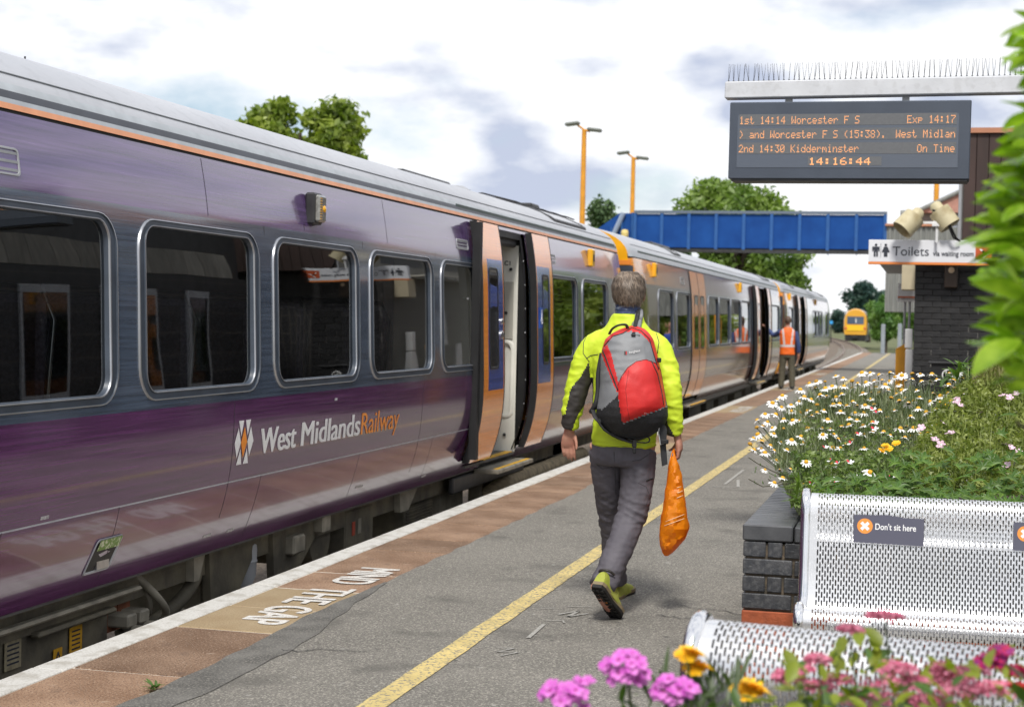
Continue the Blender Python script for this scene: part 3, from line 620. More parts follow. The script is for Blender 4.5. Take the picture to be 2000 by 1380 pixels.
def hose(pts, r=.022, mt=UNDL):
    P = [Vector(p) for p in pts]; Q = []
    for i in range(len(P)-1):
        a, b, c, d = P[max(i-1, 0)], P[i], P[i+1], P[min(i+2, len(P)-1)]
        for k in range(6):
            t = k/6; Q.append(.5*((2*b)+(c-a)*t+(2*a-5*b+4*c-d)*t*t+(3*b-a-3*c+d)*t**3))
    h = MB(); h.tube(Q+[P[-1]], r, 8); return h.build('hose', mt, car1, smooth=True)
hose([(-4.1, 7.75, .2), (-4.0, 7.95, .0), (-4.02, 8.08, -.12), (-4.1, 8.02, -.2)]); hose([(-4.15, 7.8, .2), (-4.05, 7.92, .02), (-4.08, 8.0, -.1)], .016)
hose([(-4.1, 8.55, .2), (-4.05, 8.5, .02), (-4.1, 8.25, -.14), (-4.2, 7.9, -.2)], .04, UNDER); hose([(-4.1, 8.3, -.1), (-4.05, 8.42, -.18), (-4.1, 8.5, -.3)], .014)
def vbracket(y, wd, z0, x=-4.02, mt=UNDER):
    a = MB(); a.prism([(x, y, .22), (x, y+wd, .22), (x, y+wd*.42, z0), (x, y+wd*.05, z0)], (-.05, 0, 0)); a.box(x-.06, x+.07, y-.04, y+wd*.55, .20, .225, 1); a.build('bracket', [mt, UNDL], car1)
vbracket(8.38, .18, .02, -4.0, UNDL); vbracket(8.62, .85, -.2); vbracket(9.55, 1.05, -.16); vbracket(12.05, .55, .0, -4.0, UNDL)
a = MB(); a.lathe([(.0, .12), (.07, .115), (.085, .09), (.09, .06), (.088, 0), (.094, -.01), (.088, -.02), (.085, -.1), (.035, -.24), (.035, -.30)], 20, mat=Matrix.Translation((-4.1, 9.28, .02))); a.build('air_filter', GREY, car1, auto=40)
ubox(car1, 'equipment_box', -4.7, -4.12, 8.75, 9.2, -.3, -.06, UNDL); MB().box(-4.1, -4.06, 9.24, 9.32, -.34, -.26).build('red_tag', mat('red_tag', (.75, .08, .02), .5), car1)
ubox(car1, 'junction_box', -4.05, -3.96, 9.78, 9.98, -.02, .10, UNDL)
a = MB(); a.lathe([(.0, 0), (.20, .0), (.21, -.02), (.21, -.5), (0, -.5)], 24, mat=Matrix.Translation((-4.08, 10.55, .0)) @ Matrix.Rotation(PI/2, 4, 'Y')); a.build('air_tank', UNDER, car1, auto=40)
ubox(car1, 'junction_box', -4.04, -3.95, 10.28, 10.42, .06, .19, UNDL)
ubox(car1, 'equipment_box', -4.6, -4.04, 10.95, 11.55, -.4, .13); MB().box(-4.038, -4.035, 11.08, 11.14, -.06, .04).build('red_tag', mat('dull_red', (.4, .07, .04), .6), car1); MB().box(-4.038, -4.035, 11.2, 11.27, -.06, .05).build('label_plate', UNDL, car1)
ubox(car1, 'radiator', -4.6, -4.1, 12.5, 13.25, -.5, .17)
for k in range(16): MB().box(-4.10, -4.088, 12.52, 13.23, -.28+k*.027, -.27+k*.027).build('radiator_fin', UNDER, car1)
ubox(car1, 'step_beam', -3.98, -3.93, 13.3, 15.8, .02, .16, DARK); ubox(car1, 'equipment_box', -4.5, -4.1, 13.5, 14.2, -.4, .0, UNDL); ubox(car1, 'bracket', -4.1, -4.0, 14.35, 14.5, -.3, .1)
hose([(-4.02, 14.6, -.16), (-3.98, 15.1, -.08), (-3.97, 15.6, -.06), (-3.97, 16.6, -.06), (-4.0, 18.2, -.06), (-4.1, 19.4, -.1)], .085, mat('lagged_pipe', (.30, .24, .15), .9, var=.35, vs=14, bump=.6, bs=30))
ubox(car1, 'equipment_box', -4.7, -4.05, 17.6, 18.1, -.3, .15); bogie(car1, 17.3); bogie(car1, 1.0)
for y in (6.7, 8.2, 9.9): seat(car1, y+.05, -1)
for y in (5.4, 7.4, 9.1, 10.8, 11.6): seat(car1, y, 1)
# ---- second and third carriages
def unit(y0, y1, wins, doors, label, cols, shut):
    c = carriage(y0, y1, wins, doors, label, cols, ECAP)
    for a, b, k in doors:
        if k == 'shut':
            mdl = (a+b)/2; leaf(c, a, mdl-.004, .012, (a+.3, mdl-.15), DM2); leaf(c, mdl+.004, b, .012, (mdl+.15, b-.3), DM2)
        else:
            leaf(c, a-.85, a, .075, (a-.55, a-.22), DM2); leaf(c, b, b+.78, .075, (b+.2, b+.5), DM2)
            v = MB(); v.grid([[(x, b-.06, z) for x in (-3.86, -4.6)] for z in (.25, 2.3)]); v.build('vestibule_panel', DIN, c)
            for q in (a-.93, a-.08, b+.0, b+.79): s_ = MB(); s_.grid([[(px(z)+h, y, z) for y, h in ((q, .02), (q, .085), (q+.09, .085), (q+.09, .02))] for z in np.linspace(.26, 2.36, 14)]); s_.build('door_seal', BLACK, c, auto=30)
    for y in np.arange(y0+4.5, y1-5, 2.3):
        wd = random.uniform(.6, 1.7); ubox(c, 'equipment_box', -4.7, -4.02-random.uniform(0, .1), y, y+wd, -.5, random.uniform(.0, .15), random.choice((UNDER, UNDER, UNDL)))
    ubox(c, 'skirt', -3.97, -3.92, y0+.5, y1-.5, .1, .22, DARK)
    bogie(c, y0+2.9); bogie(c, y1-2.9)
    r = MB(); r.cbox(-5.1, -4.6, y0+6, y0+8, 2.83, 2.9, .03); r.build('roof_vent', DARK, c); hatch(c, y1-3.3, 1.8); hatch(c, y0+4.2, .8)
    r = MB(); r.box(-3.895, -3.865, y0+.5, y1-.4, 2.475, 2.50); r.build('gutter', mat('gutter_dark', (.05, .08, .075), .4), c)
    return c
DM2 = [ORGD, ORGD, BLACK]
def liv(k, h):
    return [streak('orange_lower_reflection'+k, (.50, .19, .045), (-h+.8, -h+4.2), (.17, .065, .045)), streak('slate_band'+k, (.10, .055, .04), (-h+1.5, -h+4), SLATE), streak('bronze_upper'+k, (.75, .30, .04), (-h+1.2, -h+5.2), (.15, .08, .11), rough=.2),  # lower: orange end is livery, brown beyond paints in the red slabs' reflection
            ROOF, GUTT, GUTT, BLACK, ROOF, GUTT]
car2 = unit(21.2, 42.75, [(22.89, 24.38), (24.63, 26.12), (28.3, 29.75), (29.78, 31.55), (31.6, 33.4), (33.43, 35.15), (39.9, 42.2)], [(26.22, 28.0, 'shut'), (36.75, 38.45, 'open')], 'orange-ended second carriage the orange vest worker stands beside', liv('', 10.8), True)
sidelamp(car2, 22.6, 2.17, True); sidelamp(car2, 33.3, 2.17, True); louvre(car2, 25.2, 2.14, .4, .1)
car3 = unit(43.9, 64.2, [(45, 46.6), (54.6, 56.2), (56.3, 57.9), (58, 59.6), (61.2, 63.2)], [(48.6, 50.2, 'open')], 'third carriage farthest along the platform, under the blue footbridge', liv(' far', 10.15), True)
sidelamp(car3, 45.6, 2.2, True); sidelamp(car3, 56.2, 2.2, True)
g = MB()
for k in range(9): y = 20.3+k*.1; i = .04 if k % 2 else 0; g.add([(-5.7+i*0, y, .4), (-4.2-i, y, .4), (-4.2-i, y, 2.35-i), (-6.0+i, y, 2.35-i), (-6.0+i, y, .4)], [])
g = MB(); g.grid([[(-4.15-(.05 if k % 2 else 0), 20.28+k*.1, .35), (-4.15-(.05 if k % 2 else 0), 20.28+k*.1, 2.45), (-6.05, 20.28+k*.1, 2.45)] for k in range(10)]); g.build('gangway', BLACK, car2)
# ---- the train standing far down the line
ft = thing('railway_train', 'small yellow-fronted train far down the line beyond the platform', 'train', (0, 0, 0)); ft.name = 'yellow_train'
YF = 190.0; bx = -8.25 + trackx(0); rot = .008; bz = trackz(YF)-.915 - .05
ft.location = (bx, YF, bz); ft.rotation_euler = (0, 0, rot*1.0)
def ftb(mb, name, mts, par=ft, **k):
    ORG[ft.name] = Vector((0, 0, 0)); o = mb.build(name, mts, par, **k); return o
prof = [(-1.28, .75), (-1.35, 1.3), (-1.33, 2.4), (-1.22, 2.95), (-.95, 3.4), (-.5, 3.68), (0, 3.77)]; prof = prof + [(-x, z) for x, z in reversed(prof[:-1])]
a = MB(); a.grid([[(x*s, y, .75+(z-.75)*(1-(1-s)*.6)) for x, z in prof] for y, s in ((0, .93), (.25, .985), (.6, 1), (23, 1))], mfun=lambda c: 0 if c[1] < .5 else (2 if c[2] > 3.0 else 1)); a.poly([(x*.93, 0, .75+(z-.75)*.958) for x, z in prof], 0)
ftb(a, 'body', [mat('train_yellow', (.72, .36, .03), .35, coat=.5), mat('train_purple', (.07, .06, .06), .3), ROOF], auto=40)
a = MB(); a.box(-.95, .95, -.03, .0, 1.95, 2.85); ftb(a, 'windscreen', mat('blue_screen', (.08, .11, .17), .08, coat=1))
a = MB(); a.box(.0, .10, -.034, -.03, 2.1, 2.6); ftb(a, 'windscreen_blind', WHITEP)
a = MB(); a.box(-1.0, 1.0, -.06, .0, 1.2, 1.85); ftb(a, 'nose_panel', mat('nose_yellow', (.85, .52, .02), .4))
for s in (-1.05, 1.05): a = MB(); a.cbox(s-.16, s+.16, -.07, 0, 1.35, 1.6, .03); ftb(a, 'headlight', mat('lamp_red', (.6, .12, .06), .3))
a = MB(); a.box(-1.15, 1.15, .05, 22.5, .0, .75); a.cbox(-.3, .3, -.35, 0, .25, .6, .05); ftb(a, 'underframe', BLACK)
for y in (3.5, 9, 14): a = MB(); a.box(1.335, 1.35, y, y+2.2, 1.95, 2.75); ftb(a, 'window', GLASSD)
# ================================================================ BUILDINGS, BRIDGE, SIGNS, BENCHES
ENGB = mat('blue_black_brick', (.030, .032, .037), .42, col2=(.062, .062, .066), vs=18, rnd=.35, bump=.35, bs=90, speck=(70, (.10, .10, .10), .35))
REDB = mat('orange_red_brick', (.36, .085, .03), .7, var=.2, vs=20, rnd=.12, bump=.4, bs=60)
DKB = mat('black_glazed_brick', (.013, .013, .0145), .5, col2=(.024, .0235, .024), vs=10, rnd=.3, bump=.4, bs=60)
MORT = mat('dirty_mortar', (.13, .10, .07), .95, col2=(.05, .045, .035), vs=25, bump=.6, bs=60)
MORTD = mat('dark_mortar', (.05, .048, .045), .95, col2=(.30, .29, .27), vs=5, fac=(.52, .62))
BR = {}
def brick(parent, x0, x1, y0, y1, z0, z1, mt, c=.004):
    k = (round(x1-x0, 3), round(y1-y0, 3), round(z1-z0, 3), mt.name)
    if k not in BR: BR[k] = MB().cbox(-k[0]/2, k[0]/2, -k[1]/2, k[1]/2, -k[2]/2, k[2]/2, c).mesh('brick', mt)
    o = link('brick', BR[k], parent); o.location = Vector(((x0+x1)/2, (y0+y1)/2, (z0+z1)/2)) - org(parent)
    o.rotation_euler = (random.uniform(-.006, .006), random.uniform(-.004, .004), random.uniform(-.006, .006)); return o
# ---- brick planter behind the bench
PX0, PYF = -.760, 7.05
pl = thing('brick_planter', 'dark brick planter with orange base course, full of daisies behind the metal bench', 'planter', (.6, 8.2, 0))
g = MB(); g.box(PX0+.012, 2.2, PYF+.012, PYF+.1, 0, .60); g.box(PX0+.012, PX0+.1, PYF+.1, 10.2, 0, .60); g.box(PX0+.1, 2.2, 10.1, 10.2, 0, .6); g.build('mortar_core', MORT, pl)
g = MB(); g.quad((PX0+.1, PYF+.1, .56), (2.2, PYF+.1, .56), (2.2, 10.1, .56), (PX0+.1, 10.1, .56)); g.build('soil', mat('soil', (.04, .028, .018), .95, bump=1, bs=40, var=.4), pl)
for r in range(8):
    z1 = .607 - r*.0755; z0 = z1-.066
    if z0 < -.01: z0 = 0.0
    mt = REDB if r >= 4 else ENGB; x = PX0
    seq = [.097, .062, .215] if r % 2 == 0 else [.213]
    if r == 4: seq = [.235]
    i = 0
    while x < 2.1:
        wd = seq[i] if i < len(seq) else .215; brick(pl, x, x+wd, PYF, PYF+.10, z0, z1, mt); x += wd+.010; i += 1
    y = PYF+.11 if r % 2 == 0 else PYF+.215
    while y < 10.1: brick(pl, PX0, PX0+.10, y, min(y+.215, 10.2), z0, z1, mt); y += .225
    if r % 2: brick(pl, PX0, PX0+.10, PYF+.105, PYF+.205, z0, z1, mt)
CAPM = mat('coping_brick', (.062, .064, .070), .38, col2=(.105, .107, .113), vs=8, rnd=.2, bump=.15, bs=80)
brick(pl, PX0-.004, PX0+.212, PYF-.006, PYF+.225, .612, .682, CAPM, .006)
x = PX0+.220
while x < 2.1: brick(pl, x, x+.072, PYF-.006, PYF+.215, .612, .680, CAPM, .006); x += .079
y = PYF+.231
while y < 10.1: brick(pl, PX0-.004, PX0+.212, y, y+.068, .612, .681, CAPM, .006); y += .0745
# ---- perforated steel benches
PERF = mat('polished_perforated_steel', (.80, .80, .81), .24, .75, var=.04, vs=3, bump=.02, bs=6)
CHROME = mat('polished_end_tube', (.82, .82, .83), .08, 1)
BPROF = [(.105, .665), (.125, .69), (.135, .74), (.125, .80), (.09, .853), (.045, .876), (.0, .868), (-.022, .83), (-.03, .76), (-.045, .64), (-.062, .52), (-.085, .43), (-.115, .398), (-.18, .40), (-.26, .424), (-.34, .456), (-.395, .472), (-.432, .463), (-.452, .43), (-.448, .375), (-.42, .335)]
def resamp(P, n):
    P = [Vector((0, a, b)) for a, b in P]; Q = []
    for i in range(len(P)-1):
        a, b, c, d = P[max(i-1, 0)], P[i], P[i+1], P[min(i+2, len(P)-1)]
        for k in range(8):
            t = k/8; Q.append(.5*((2*b)+(c-a)*t+(2*a-5*b+4*c-d)*t*t+(3*b-a-3*c+d)*t**3))
    Q.append(P[-1]); s = [0]
    for a, b in zip(Q, Q[1:]): s.append(s[-1]+(b-a).length)
    return np.array(s), np.array([[q.y, q.z] for q in Q])
BS, BQ = resamp(BPROF, 8); BL = BS[-1]
def bp(s): return float(np.interp(s, BS, BQ[:, 0])), float(np.interp(s, BS, BQ[:, 1]))
def bench_mesh(L):
    b = MB(); pu, pv, sl, sw = .0108, .0345, .0240, .0062; n = int((L-.09)/pu); u0 = -n*pu/2
    for i in range(n):
        xa, xb = u0+i*pu, u0+(i+1)*pu; xm = (xa+xb)/2; off = .014 + (pv/2 if i % 2 else 0); vl = [0.0]; ho = []
        j = 0
        while off+j*pv+sl < BL-.008: vl += [off+j*pv, off+j*pv+sl]; ho.append(len(vl)-2); j += 1
        vl.append(BL); xs = (xa, xm-sw/2, xm+sw/2, xb); base = b.add([(x, *bp(v)) for v in vl for x in xs], []); H = set(ho)
        for r in range(len(vl)-1):
            for c in range(3):
                if c == 1 and r in H: continue
                q = base+r*4+c; b.f.append((q, q+1, q+5, q+4)); b.m.append(0)
    vs = np.linspace(0, BL, 50)
    for xa, xb in ((-L/2, u0), (-u0, L/2)): b.grid([[(x, *bp(v)) for x in (xa, xb)] for v in vs])
    return b
def bench(label, loc, rz, L=1.8):
    t = thing('metal_bench', label, 'bench', loc, 'perforated steel platform benches'); t.rotation_euler[2] = rz
    ORG[t.name] = Vector((0, 0, 0))
    o = bench_mesh(L).build('perforated_panel', PERF, t, smooth=True, fix=False)
    for s in (-1, 1):
        e = MB(); P = [(s*L/2, *bp(v)) for v in np.linspace(0, BL, 60)]; e.tube(P, .021, 10, flat=(1, 1)); e.build('end_tube', CHROME, t, smooth=True)
        l = MB(); l.cbox(s*L*.33-.03, s*L*.33+.03, -.30, -.24, .02, .42, .008); l.cbox(s*L*.33-.06, s*L*.33+.06, -.45, .0, 0, .02, .005); l.build('leg', STEEL, t)
    l = MB(); l.cbox(-L/2+.1, L/2-.1, -.30, -.24, .36, .395, .008); l.build('beam', STEEL, t)
    return t
b1 = bench('shiny perforated steel bench facing the camera with notices on its backrest', (.43, 6.735, 0), math.radians(1.6))
b2 = bench('rolled perforated steel bench back seen from behind among the pink flowers', (.376, 3.80, 0), math.radians(171)); b2.scale = (1, 1, .955); b1.scale = (1, 1, .985)
NOTE = mat('notice_grey', (.085, .085, .12), .5); NORG = mat('notice_orange', (.80, .28, .05), .5)
for xw in (-.277, .345):
    cx_ = xw-.43; zb, zt = .690, .802
    yf = lambda z: float(np.interp(z, [.52, .64, .76, .83], [-.062, -.045, -.03, -.022]))-.006
    ax = Vector((0, yf(zt)-yf(zb), zt-zb)).normalized(); F_ = frame((cx_, yf(zb)-.004, zb), (1, 0, 0), ax)
    n = MB(); n.prism([F_ @ Vector(p) for p in ((0, 0, 0), (.277, -.003, 0), (.277, .108, 0), (.20, .108, 0), (.14, .117, 0), (0, .112, 0))], F_.to_3x3() @ Vector((0, 0, .0015)), 0)
    n.add([F_ @ Vector((.045+.031*math.cos(t), .068+.031*math.sin(t), .0022)) for t in np.linspace(0, 2*PI, 28)[:-1]], [tuple(range(27))], 1)
    for t in (PI/4, -PI/4): n.add([F_ @ (Vector((.045, .068, .0028+.0002*(t > 0))) + Matrix.Rotation(t, 3, 'Z') @ Vector(p)) for p in ((-.020, -.0062, 0), (.020, -.0062, 0), (.020, .0062, 0), (-.020, .0062, 0))], [(0, 1, 2, 3)], 2)
    vs, fs = text_mesh("Don't sit here", F_ @ Matrix.Translation((.086, .056, .0024)), width=.160, height=.036, bold=.012); n.add(vs, fs, 2)
    n.build('paper_notice', [NOTE, NORG, WHITEP], b1, fix=False)
# ---- low front planter (flowers grow out of it just below the frame)
fp = thing('brick_planter', 'dark brick planter below the bright pink and lime foreground flowers', 'planter', (.3, 2.9, 0))
g = MB(); g.box(-1.3, 2.2, 2.15, 3.45, 0, .64); g.build('mortar_core', MORT, fp)
for r in range(8):
    x = -1.31 - (.11 if r % 2 else 0)
    while x < 2.1:
        if x > -1.4: brick(fp, max(x, -1.31), x+.215, 3.44, 3.49, .60-r*.0755-.066, .60-r*.0755, ENGB)
        x += .225
# ---- departure board on its beam
bt = thing('departure_board', 'dark train departure board with orange dot lettering hanging from a white beam', 'display board', (-.55, 10.7, 2.5))
A = Vector((-1.331, 10.83, 2.516)); U = (Vector((.223, 10.800, 2.509))-A); BW = U.length; U.normalize(); Vv = Vector((.025, .0, 1)).normalized(); Vv = (Vv-U*Vv.dot(U)).normalized(); N = U.cross(Vv)
BM = frame(A, U, Vv, N)
CASE = mat('board_casing', (.052, .064, .088), .35, var=.08, coat=.2); SCRN = mat('board_screen', (.085, .10, .13), .22, coat=.4); LEDB = mat('led_module', (.125, .128, .135), .35, var=.06, vs=60)
b = MB(); b.cbox(0, BW, 0, .51, -.24, 0, .006, mat=BM); b.build('casing', CASE, bt)
b = MB(); b.cbox(.02, BW-.01, -.014, .0, -.2, -.01, .003, mat=BM); b.build('bottom_lip', DARK, bt)
b = MB(); b.box(.055, BW-.075, .075, .425, .0005, .003, mat=BM); b.build('screen', SCRN, bt)
FONT = {'0': '0E11131519110E', '1': '040C040404040E', '2': '0E11010204081F', '3': '1F02040201110E', '4': '02060A121F0202', '5': '1F101E0101110E', '6': '0608101E11110E', '7': '1F010204080808', '8': '0E11110E11110E',
        'W': '11111115151B11', 'o': '00000E1111110E', 'r': '00001619101010', 'c': '00000E1010110E', 'e': '00000E111F100E', 's': '00000F100E011E', 't': '08081C08080906', 'F': '1F10101E101010', 'S': '0F10100E01011E',
        'E': '1F10101E10101F', 'x': '0000110A040A11', 'p': '00001E111E1010', 'a': '00000E010F110F', 'n': '00001619111111', 'd': '01010D1311110F', '(': '02040808080402', ')': '08040202020408', '.': '00000000000C0C',
        'M': '111B1515111111', 'i': '04000C0404040E', 'l': '0C04040404040E', 'K': '11121418141211', 'm': '00001A15151111', 'O': '0E11111111110E', 'T': '1F040404040404', ':': '000C0C000C0C00', ' ': '00000000000000'}
LED = mat('lit_led', (1.0, .42, .16), .5, emit=.36)
def led(name, s, u, v, du, dv, right=False, dot=.36):
    m = MB(); wd = len(s)*6*du
    if right: u = u-wd
    for k, ch in enumerate(s):
        h = FONT[ch]
        for r in range(7):
            bits = int(h[2*r:2*r+2], 16)
            for c in range(5):
                if bits >> (4-c) & 1:
                    x = u+(k*6+c)*du; y = v+(6-r)*dv; q = dot*du; qv = dot*dv
                    m.quad(*[BM @ Vector((x+a*q, y+bb*qv, .0052)) for a, bb in ((-1, -1), (1, -1), (1, 1), (-1, 1))])
    return m.build(name, LED, bt, fix=False)
rows_ = [(.366, '1st 14:14 Worcester F S', 'Exp 14:17'), (.272, ') and Worcester F S (15:38).', 'West Midlan'), (.178, '2nd 14:30 Kidderminster', 'On Time')]
for v, l, r in rows_:
    q = MB(); q.box(.066, BW-.088, v-.012, v+.062, .003, .0045, mat=BM); q.build('led_strip', LEDB, bt)
    led('led_text', l, .070, v, .00572, .0073); led('led_text', r, BW-.088, v, .00572, .0073, True)
q = MB(); q.box(.525, 1.0, .09, .147, .003, .0045, mat=BM); q.build('led_strip', LEDB, bt); led('led_clock', '14:16:44', .535, .096, .0085, .0068, dot=.46)
hb = thing('sign_beam', 'white painted box beam topped with bird spikes above the departure board', 'beam', (-.3, 10.6, 3.1))
A2 = Vector((-1.372, 10.86, 3.058)); U2 = (Vector((.497, 10.83, 3.066))-A2).normalized(); V2 = (Vector((.02, 0, 1))-U2*U2.z).normalized(); B2 = frame(A2, U2, V2, U2.cross(V2))
b = MB(); b.cbox(0, 2.9, 0, .11, -.12, 0, .006, mat=B2); b.build('box_beam', mat('flaking_white_paint', (.56, .57, .60), .5, var=.07, vs=5, bump=.25, bs=12, speck=(22, (.42, .42, .43), .35)), hb)
b = MB(); b.box(2.75, 2.87, -3.05, 0, -.12, -.0, mat=B2); b.build('post', WHITE, hb)
for u in (.40, 1.16): b = MB(); b.box(u, u+.045, -.045, .002, -.10, -.05, mat=B2); b.build('hanger', GREY, hb)
b = MB(); b.box(.005, 2.6, .11, .114, -.045, -.015, mat=B2); b.build('spike_strip', mat('clear_strip', (.4, .41, .42), .4), hb)
sp = MB()
for a in (-.012, .012): sp.tube([(0, 0, 0), (a*.25, a, .06), (a*.4, a*1.6, .115)], [.0018, .0014, .001], 4)
sp.lathe([(.006, 0), (.005, .008), (0, .01)], 6); spm = sp.mesh('spike', mat('spike_wire', (.10, .10, .11), .4, .6))
for k in range(74):
    o = link('spike', spm, hb); o.location = (B2 @ Vector((.02+k*.0335, .114, -.03))) - org(hb); o.rotation_euler = (random.uniform(-.08, .08), random.uniform(-.12, .12), random.uniform(-.5, .5))
# ---- station building: low brick wing, boarded upper storey, terracotta roof
sb = thing('station_building', 'station building with black brick wall and brown boarded upper storey', 'building', (1.5, 21, 0))
g = MB(); g.box(-.178, .80, 21.135, 21.4, 0, 2.52); g.box(-.178, .1, 21.4, 29.5, 0, 2.5); g.build('wall', MORTD, sb)
z = .0; r = 0
while z < 2.44:
    x = -.19 - (.1125 if r % 2 else 0)
    while x < .80:
        a, b_ = max(x, -.19), min(x+.217, .81)
        if b_-a > .05: brick(sb, a, b_, 21.12, 21.2, z, z+.068, DKB, .003)
        x += .225
    z += .0752; r += 1
def bricktex(name, col, mort, sc):
    m = bpy.data.materials.new(name); m.use_nodes = True; t = m.node_tree; b = t.nodes['Principled BSDF']; L = t.links.new; b.inputs['Roughness'].default_value = .6
    tcn = nn(t, 'ShaderNodeTexCoord'); mp = nn(t, 'ShaderNodeMapping'); mp.inputs['Rotation'].default_value = (PI/2, 0, 0) if sc == 'x' else (PI/2, 0, PI/2); L(tcn.outputs['Object'], mp.inputs[0])
    br = nn(t, 'ShaderNodeTexBrick'); br.inputs['Color1'].default_value = (*col, 1); br.inputs['Color2'].default_value = (*[c*1.6 for c in col], 1); br.inputs['Mortar'].default_value = (*mort, 1); br.inputs['Scale'].default_value = 1
    br.inputs['Brick Width'].default_value = .225; br.inputs['Row Height'].default_value = .075; br.inputs['Mortar Size'].default_value = .006; L(mp.outputs[0], br.inputs[0]); L(br.outputs[0], b.inputs['Base Color']); return m
BTX = bricktex('black_brick_far', (.022, .022, .024), (.10, .09, .08), 'y')
BROWN = mat('brown_boarding', (.040, .022, .018), .6, var=.25, vs=5, stretch=(1, 1, .15), rnd=.2); GREYB = mat('grey_boarding', (.20, .19, .165), .8, col2=(.32, .30, .26), vs=4, stretch=(4, 4, .2), rnd=.2)
TERR = mat('terracotta_roof', (.42, .19, .11), .7, var=.15, vs=3)
g = MB(); g.box(1.15, 6, 10.5, 19.9, 0, 2.35); g.box(.80, 6, 21.5, 29.5, 0, 2.5); g.build('side_wall', BTX, sb)
g = MB(); g.box(-.186, -.1795, 21.4, 29.5, 0, 2.5); g.build('side_wall', BTX, sb)
g = MB(); g.box(1.22, 5.8, 10.6, 19.7, 2.35, 3.4); g.box(.43, 5.8, 21.10, 22.4, 2.60, 3.98); g.box(.95, 5.8, 22.4, 29.4, 2.5, 3.5); g.build('upper_storey', DARK, sb)
def board(x0, x1, y0, y1, z0, z1, mt): MB().cbox(x0, x1, y0, y1, z0, z1, .004).build('board', mt, sb)
x = .37
while x < 2.4: board(x, x+.142, 21.02, 21.10, 2.59, 3.98, BROWN); x += .148
y = 21.11
while y < 22.9: board(.365, .43, y, y+.21, 2.59, 3.97, GREYB); y += .216
for y0, y1, xf, z0, z1 in ((10.6, 19.7, 1.16, 2.36, 3.38), (22.45, 29.4, .89, 2.5, 3.48)):
    y = y0
    while y < y1-.3: MB().prism([(xf, y, z0), (xf, y+.43, z0), (xf+.12, y+.43, z1), (xf+.12, y, z1)], (.05, 0, 0)).build('board', GREYB, sb); y += .44
g = MB()
for a, b_, xf, z in ((10.4, 19.75, 1.10, 3.40), (22.4, 29.6, .85, 3.52)): g.prism([(xf, a, z), (xf, b_, z), (xf+2.2, b_, z+1.1), (xf+2.2, a, z+1.1)], (0, 0, .05))
g.box(.36, 6, 20.98, 22.4, 3.985, 4.05); g.build('roof', TERR, sb)
for a, b_, xf, z in ((10.4, 19.75, 1.10, 3.40), (22.4, 29.6, .85, 3.52)):
    y = a
    while y < b_: MB().prism([(xf, y, z+.05), (xf, y+.05, z+.05), (xf+2.2, y+.05, z+1.15), (xf+2.2, y, z+1.15)], (0, 0, .05)).build('roof_seam', TERR, sb); y += .62
g = MB(); g.tube([(.335, 21.08, 2.54), (.335, 21.08, 3.95)], .022, 8); g.tube([(.35, 21.6, 2.56), (.35, 21.6, 3.8)], .012, 6); g.build('downpipe', GREY, sb)
g = MB(); g.box(-.185, .82, 21.05, 21.118, 2.44, 2.53); g.build('wall_coping', DARK, sb)
g = MB(); g.cbox(-.37, -.192, 21.9, 22.25, 2.03, 2.42, .01); g.build('fascia_box', mat('cream_fascia', (.52, .45, .31), .6, var=.08), sb)
for k in range(12): MB().box(-.72, -.375, 22.3+k*.5, 22.7+k*.5, 2.44-.0, 2.48).build('canopy_slat', GREY, sb)
g = MB(); g.box(-.75, -.2, 22.2, 29, 2.485, 2.53); g.build('canopy', mat('canopy_cream', (.42, .40, .35), .6), sb)
g = MB(); g.box(.8, .86, 21.3, 21.5, .1, 2.3); g.build('doorframe', GREY, sb)
for y, z0, z1, wd, c in ((23.6, 1.35, 1.85, .7, (.5, .52, .55)), (24.8, .9, 1.35, .45, (.55, .56, .6)), (25.6, .8, 1.15, .3, (.72, .5, .03)), (26.6, .7, 1.9, .5, (.12, .13, .15))):
    o = MB(); o.box(-.21, -.188, y, y+wd, z0, z1); tag(o.build('poster', mat('poster_sheet', c, .4, var=.3, vs=9), loc=(-.2, y, z0)), 'poster on the platform side of the brick wing, %s' % ('yellow' if c[2] < .1 else 'dark' if c[0] < .2 else 'pale and wide' if wd > .6 else 'pale and narrow'), 'poster')
for y, wd in ((12.2, 1.4), (14.2, .9), (15.8, 1.4), (17.9, .6)):
    o = MB(); o.box(1.12, 1.148, y, y+wd, .9 if wd > 1 else .1, 2.1); w_ = o.build('window', GREY, sb); o = MB(); o.box(1.112, 1.118, y+.06, y+wd-.06, 1.0, 2.0); o.build('pane', GLASSD, w_)
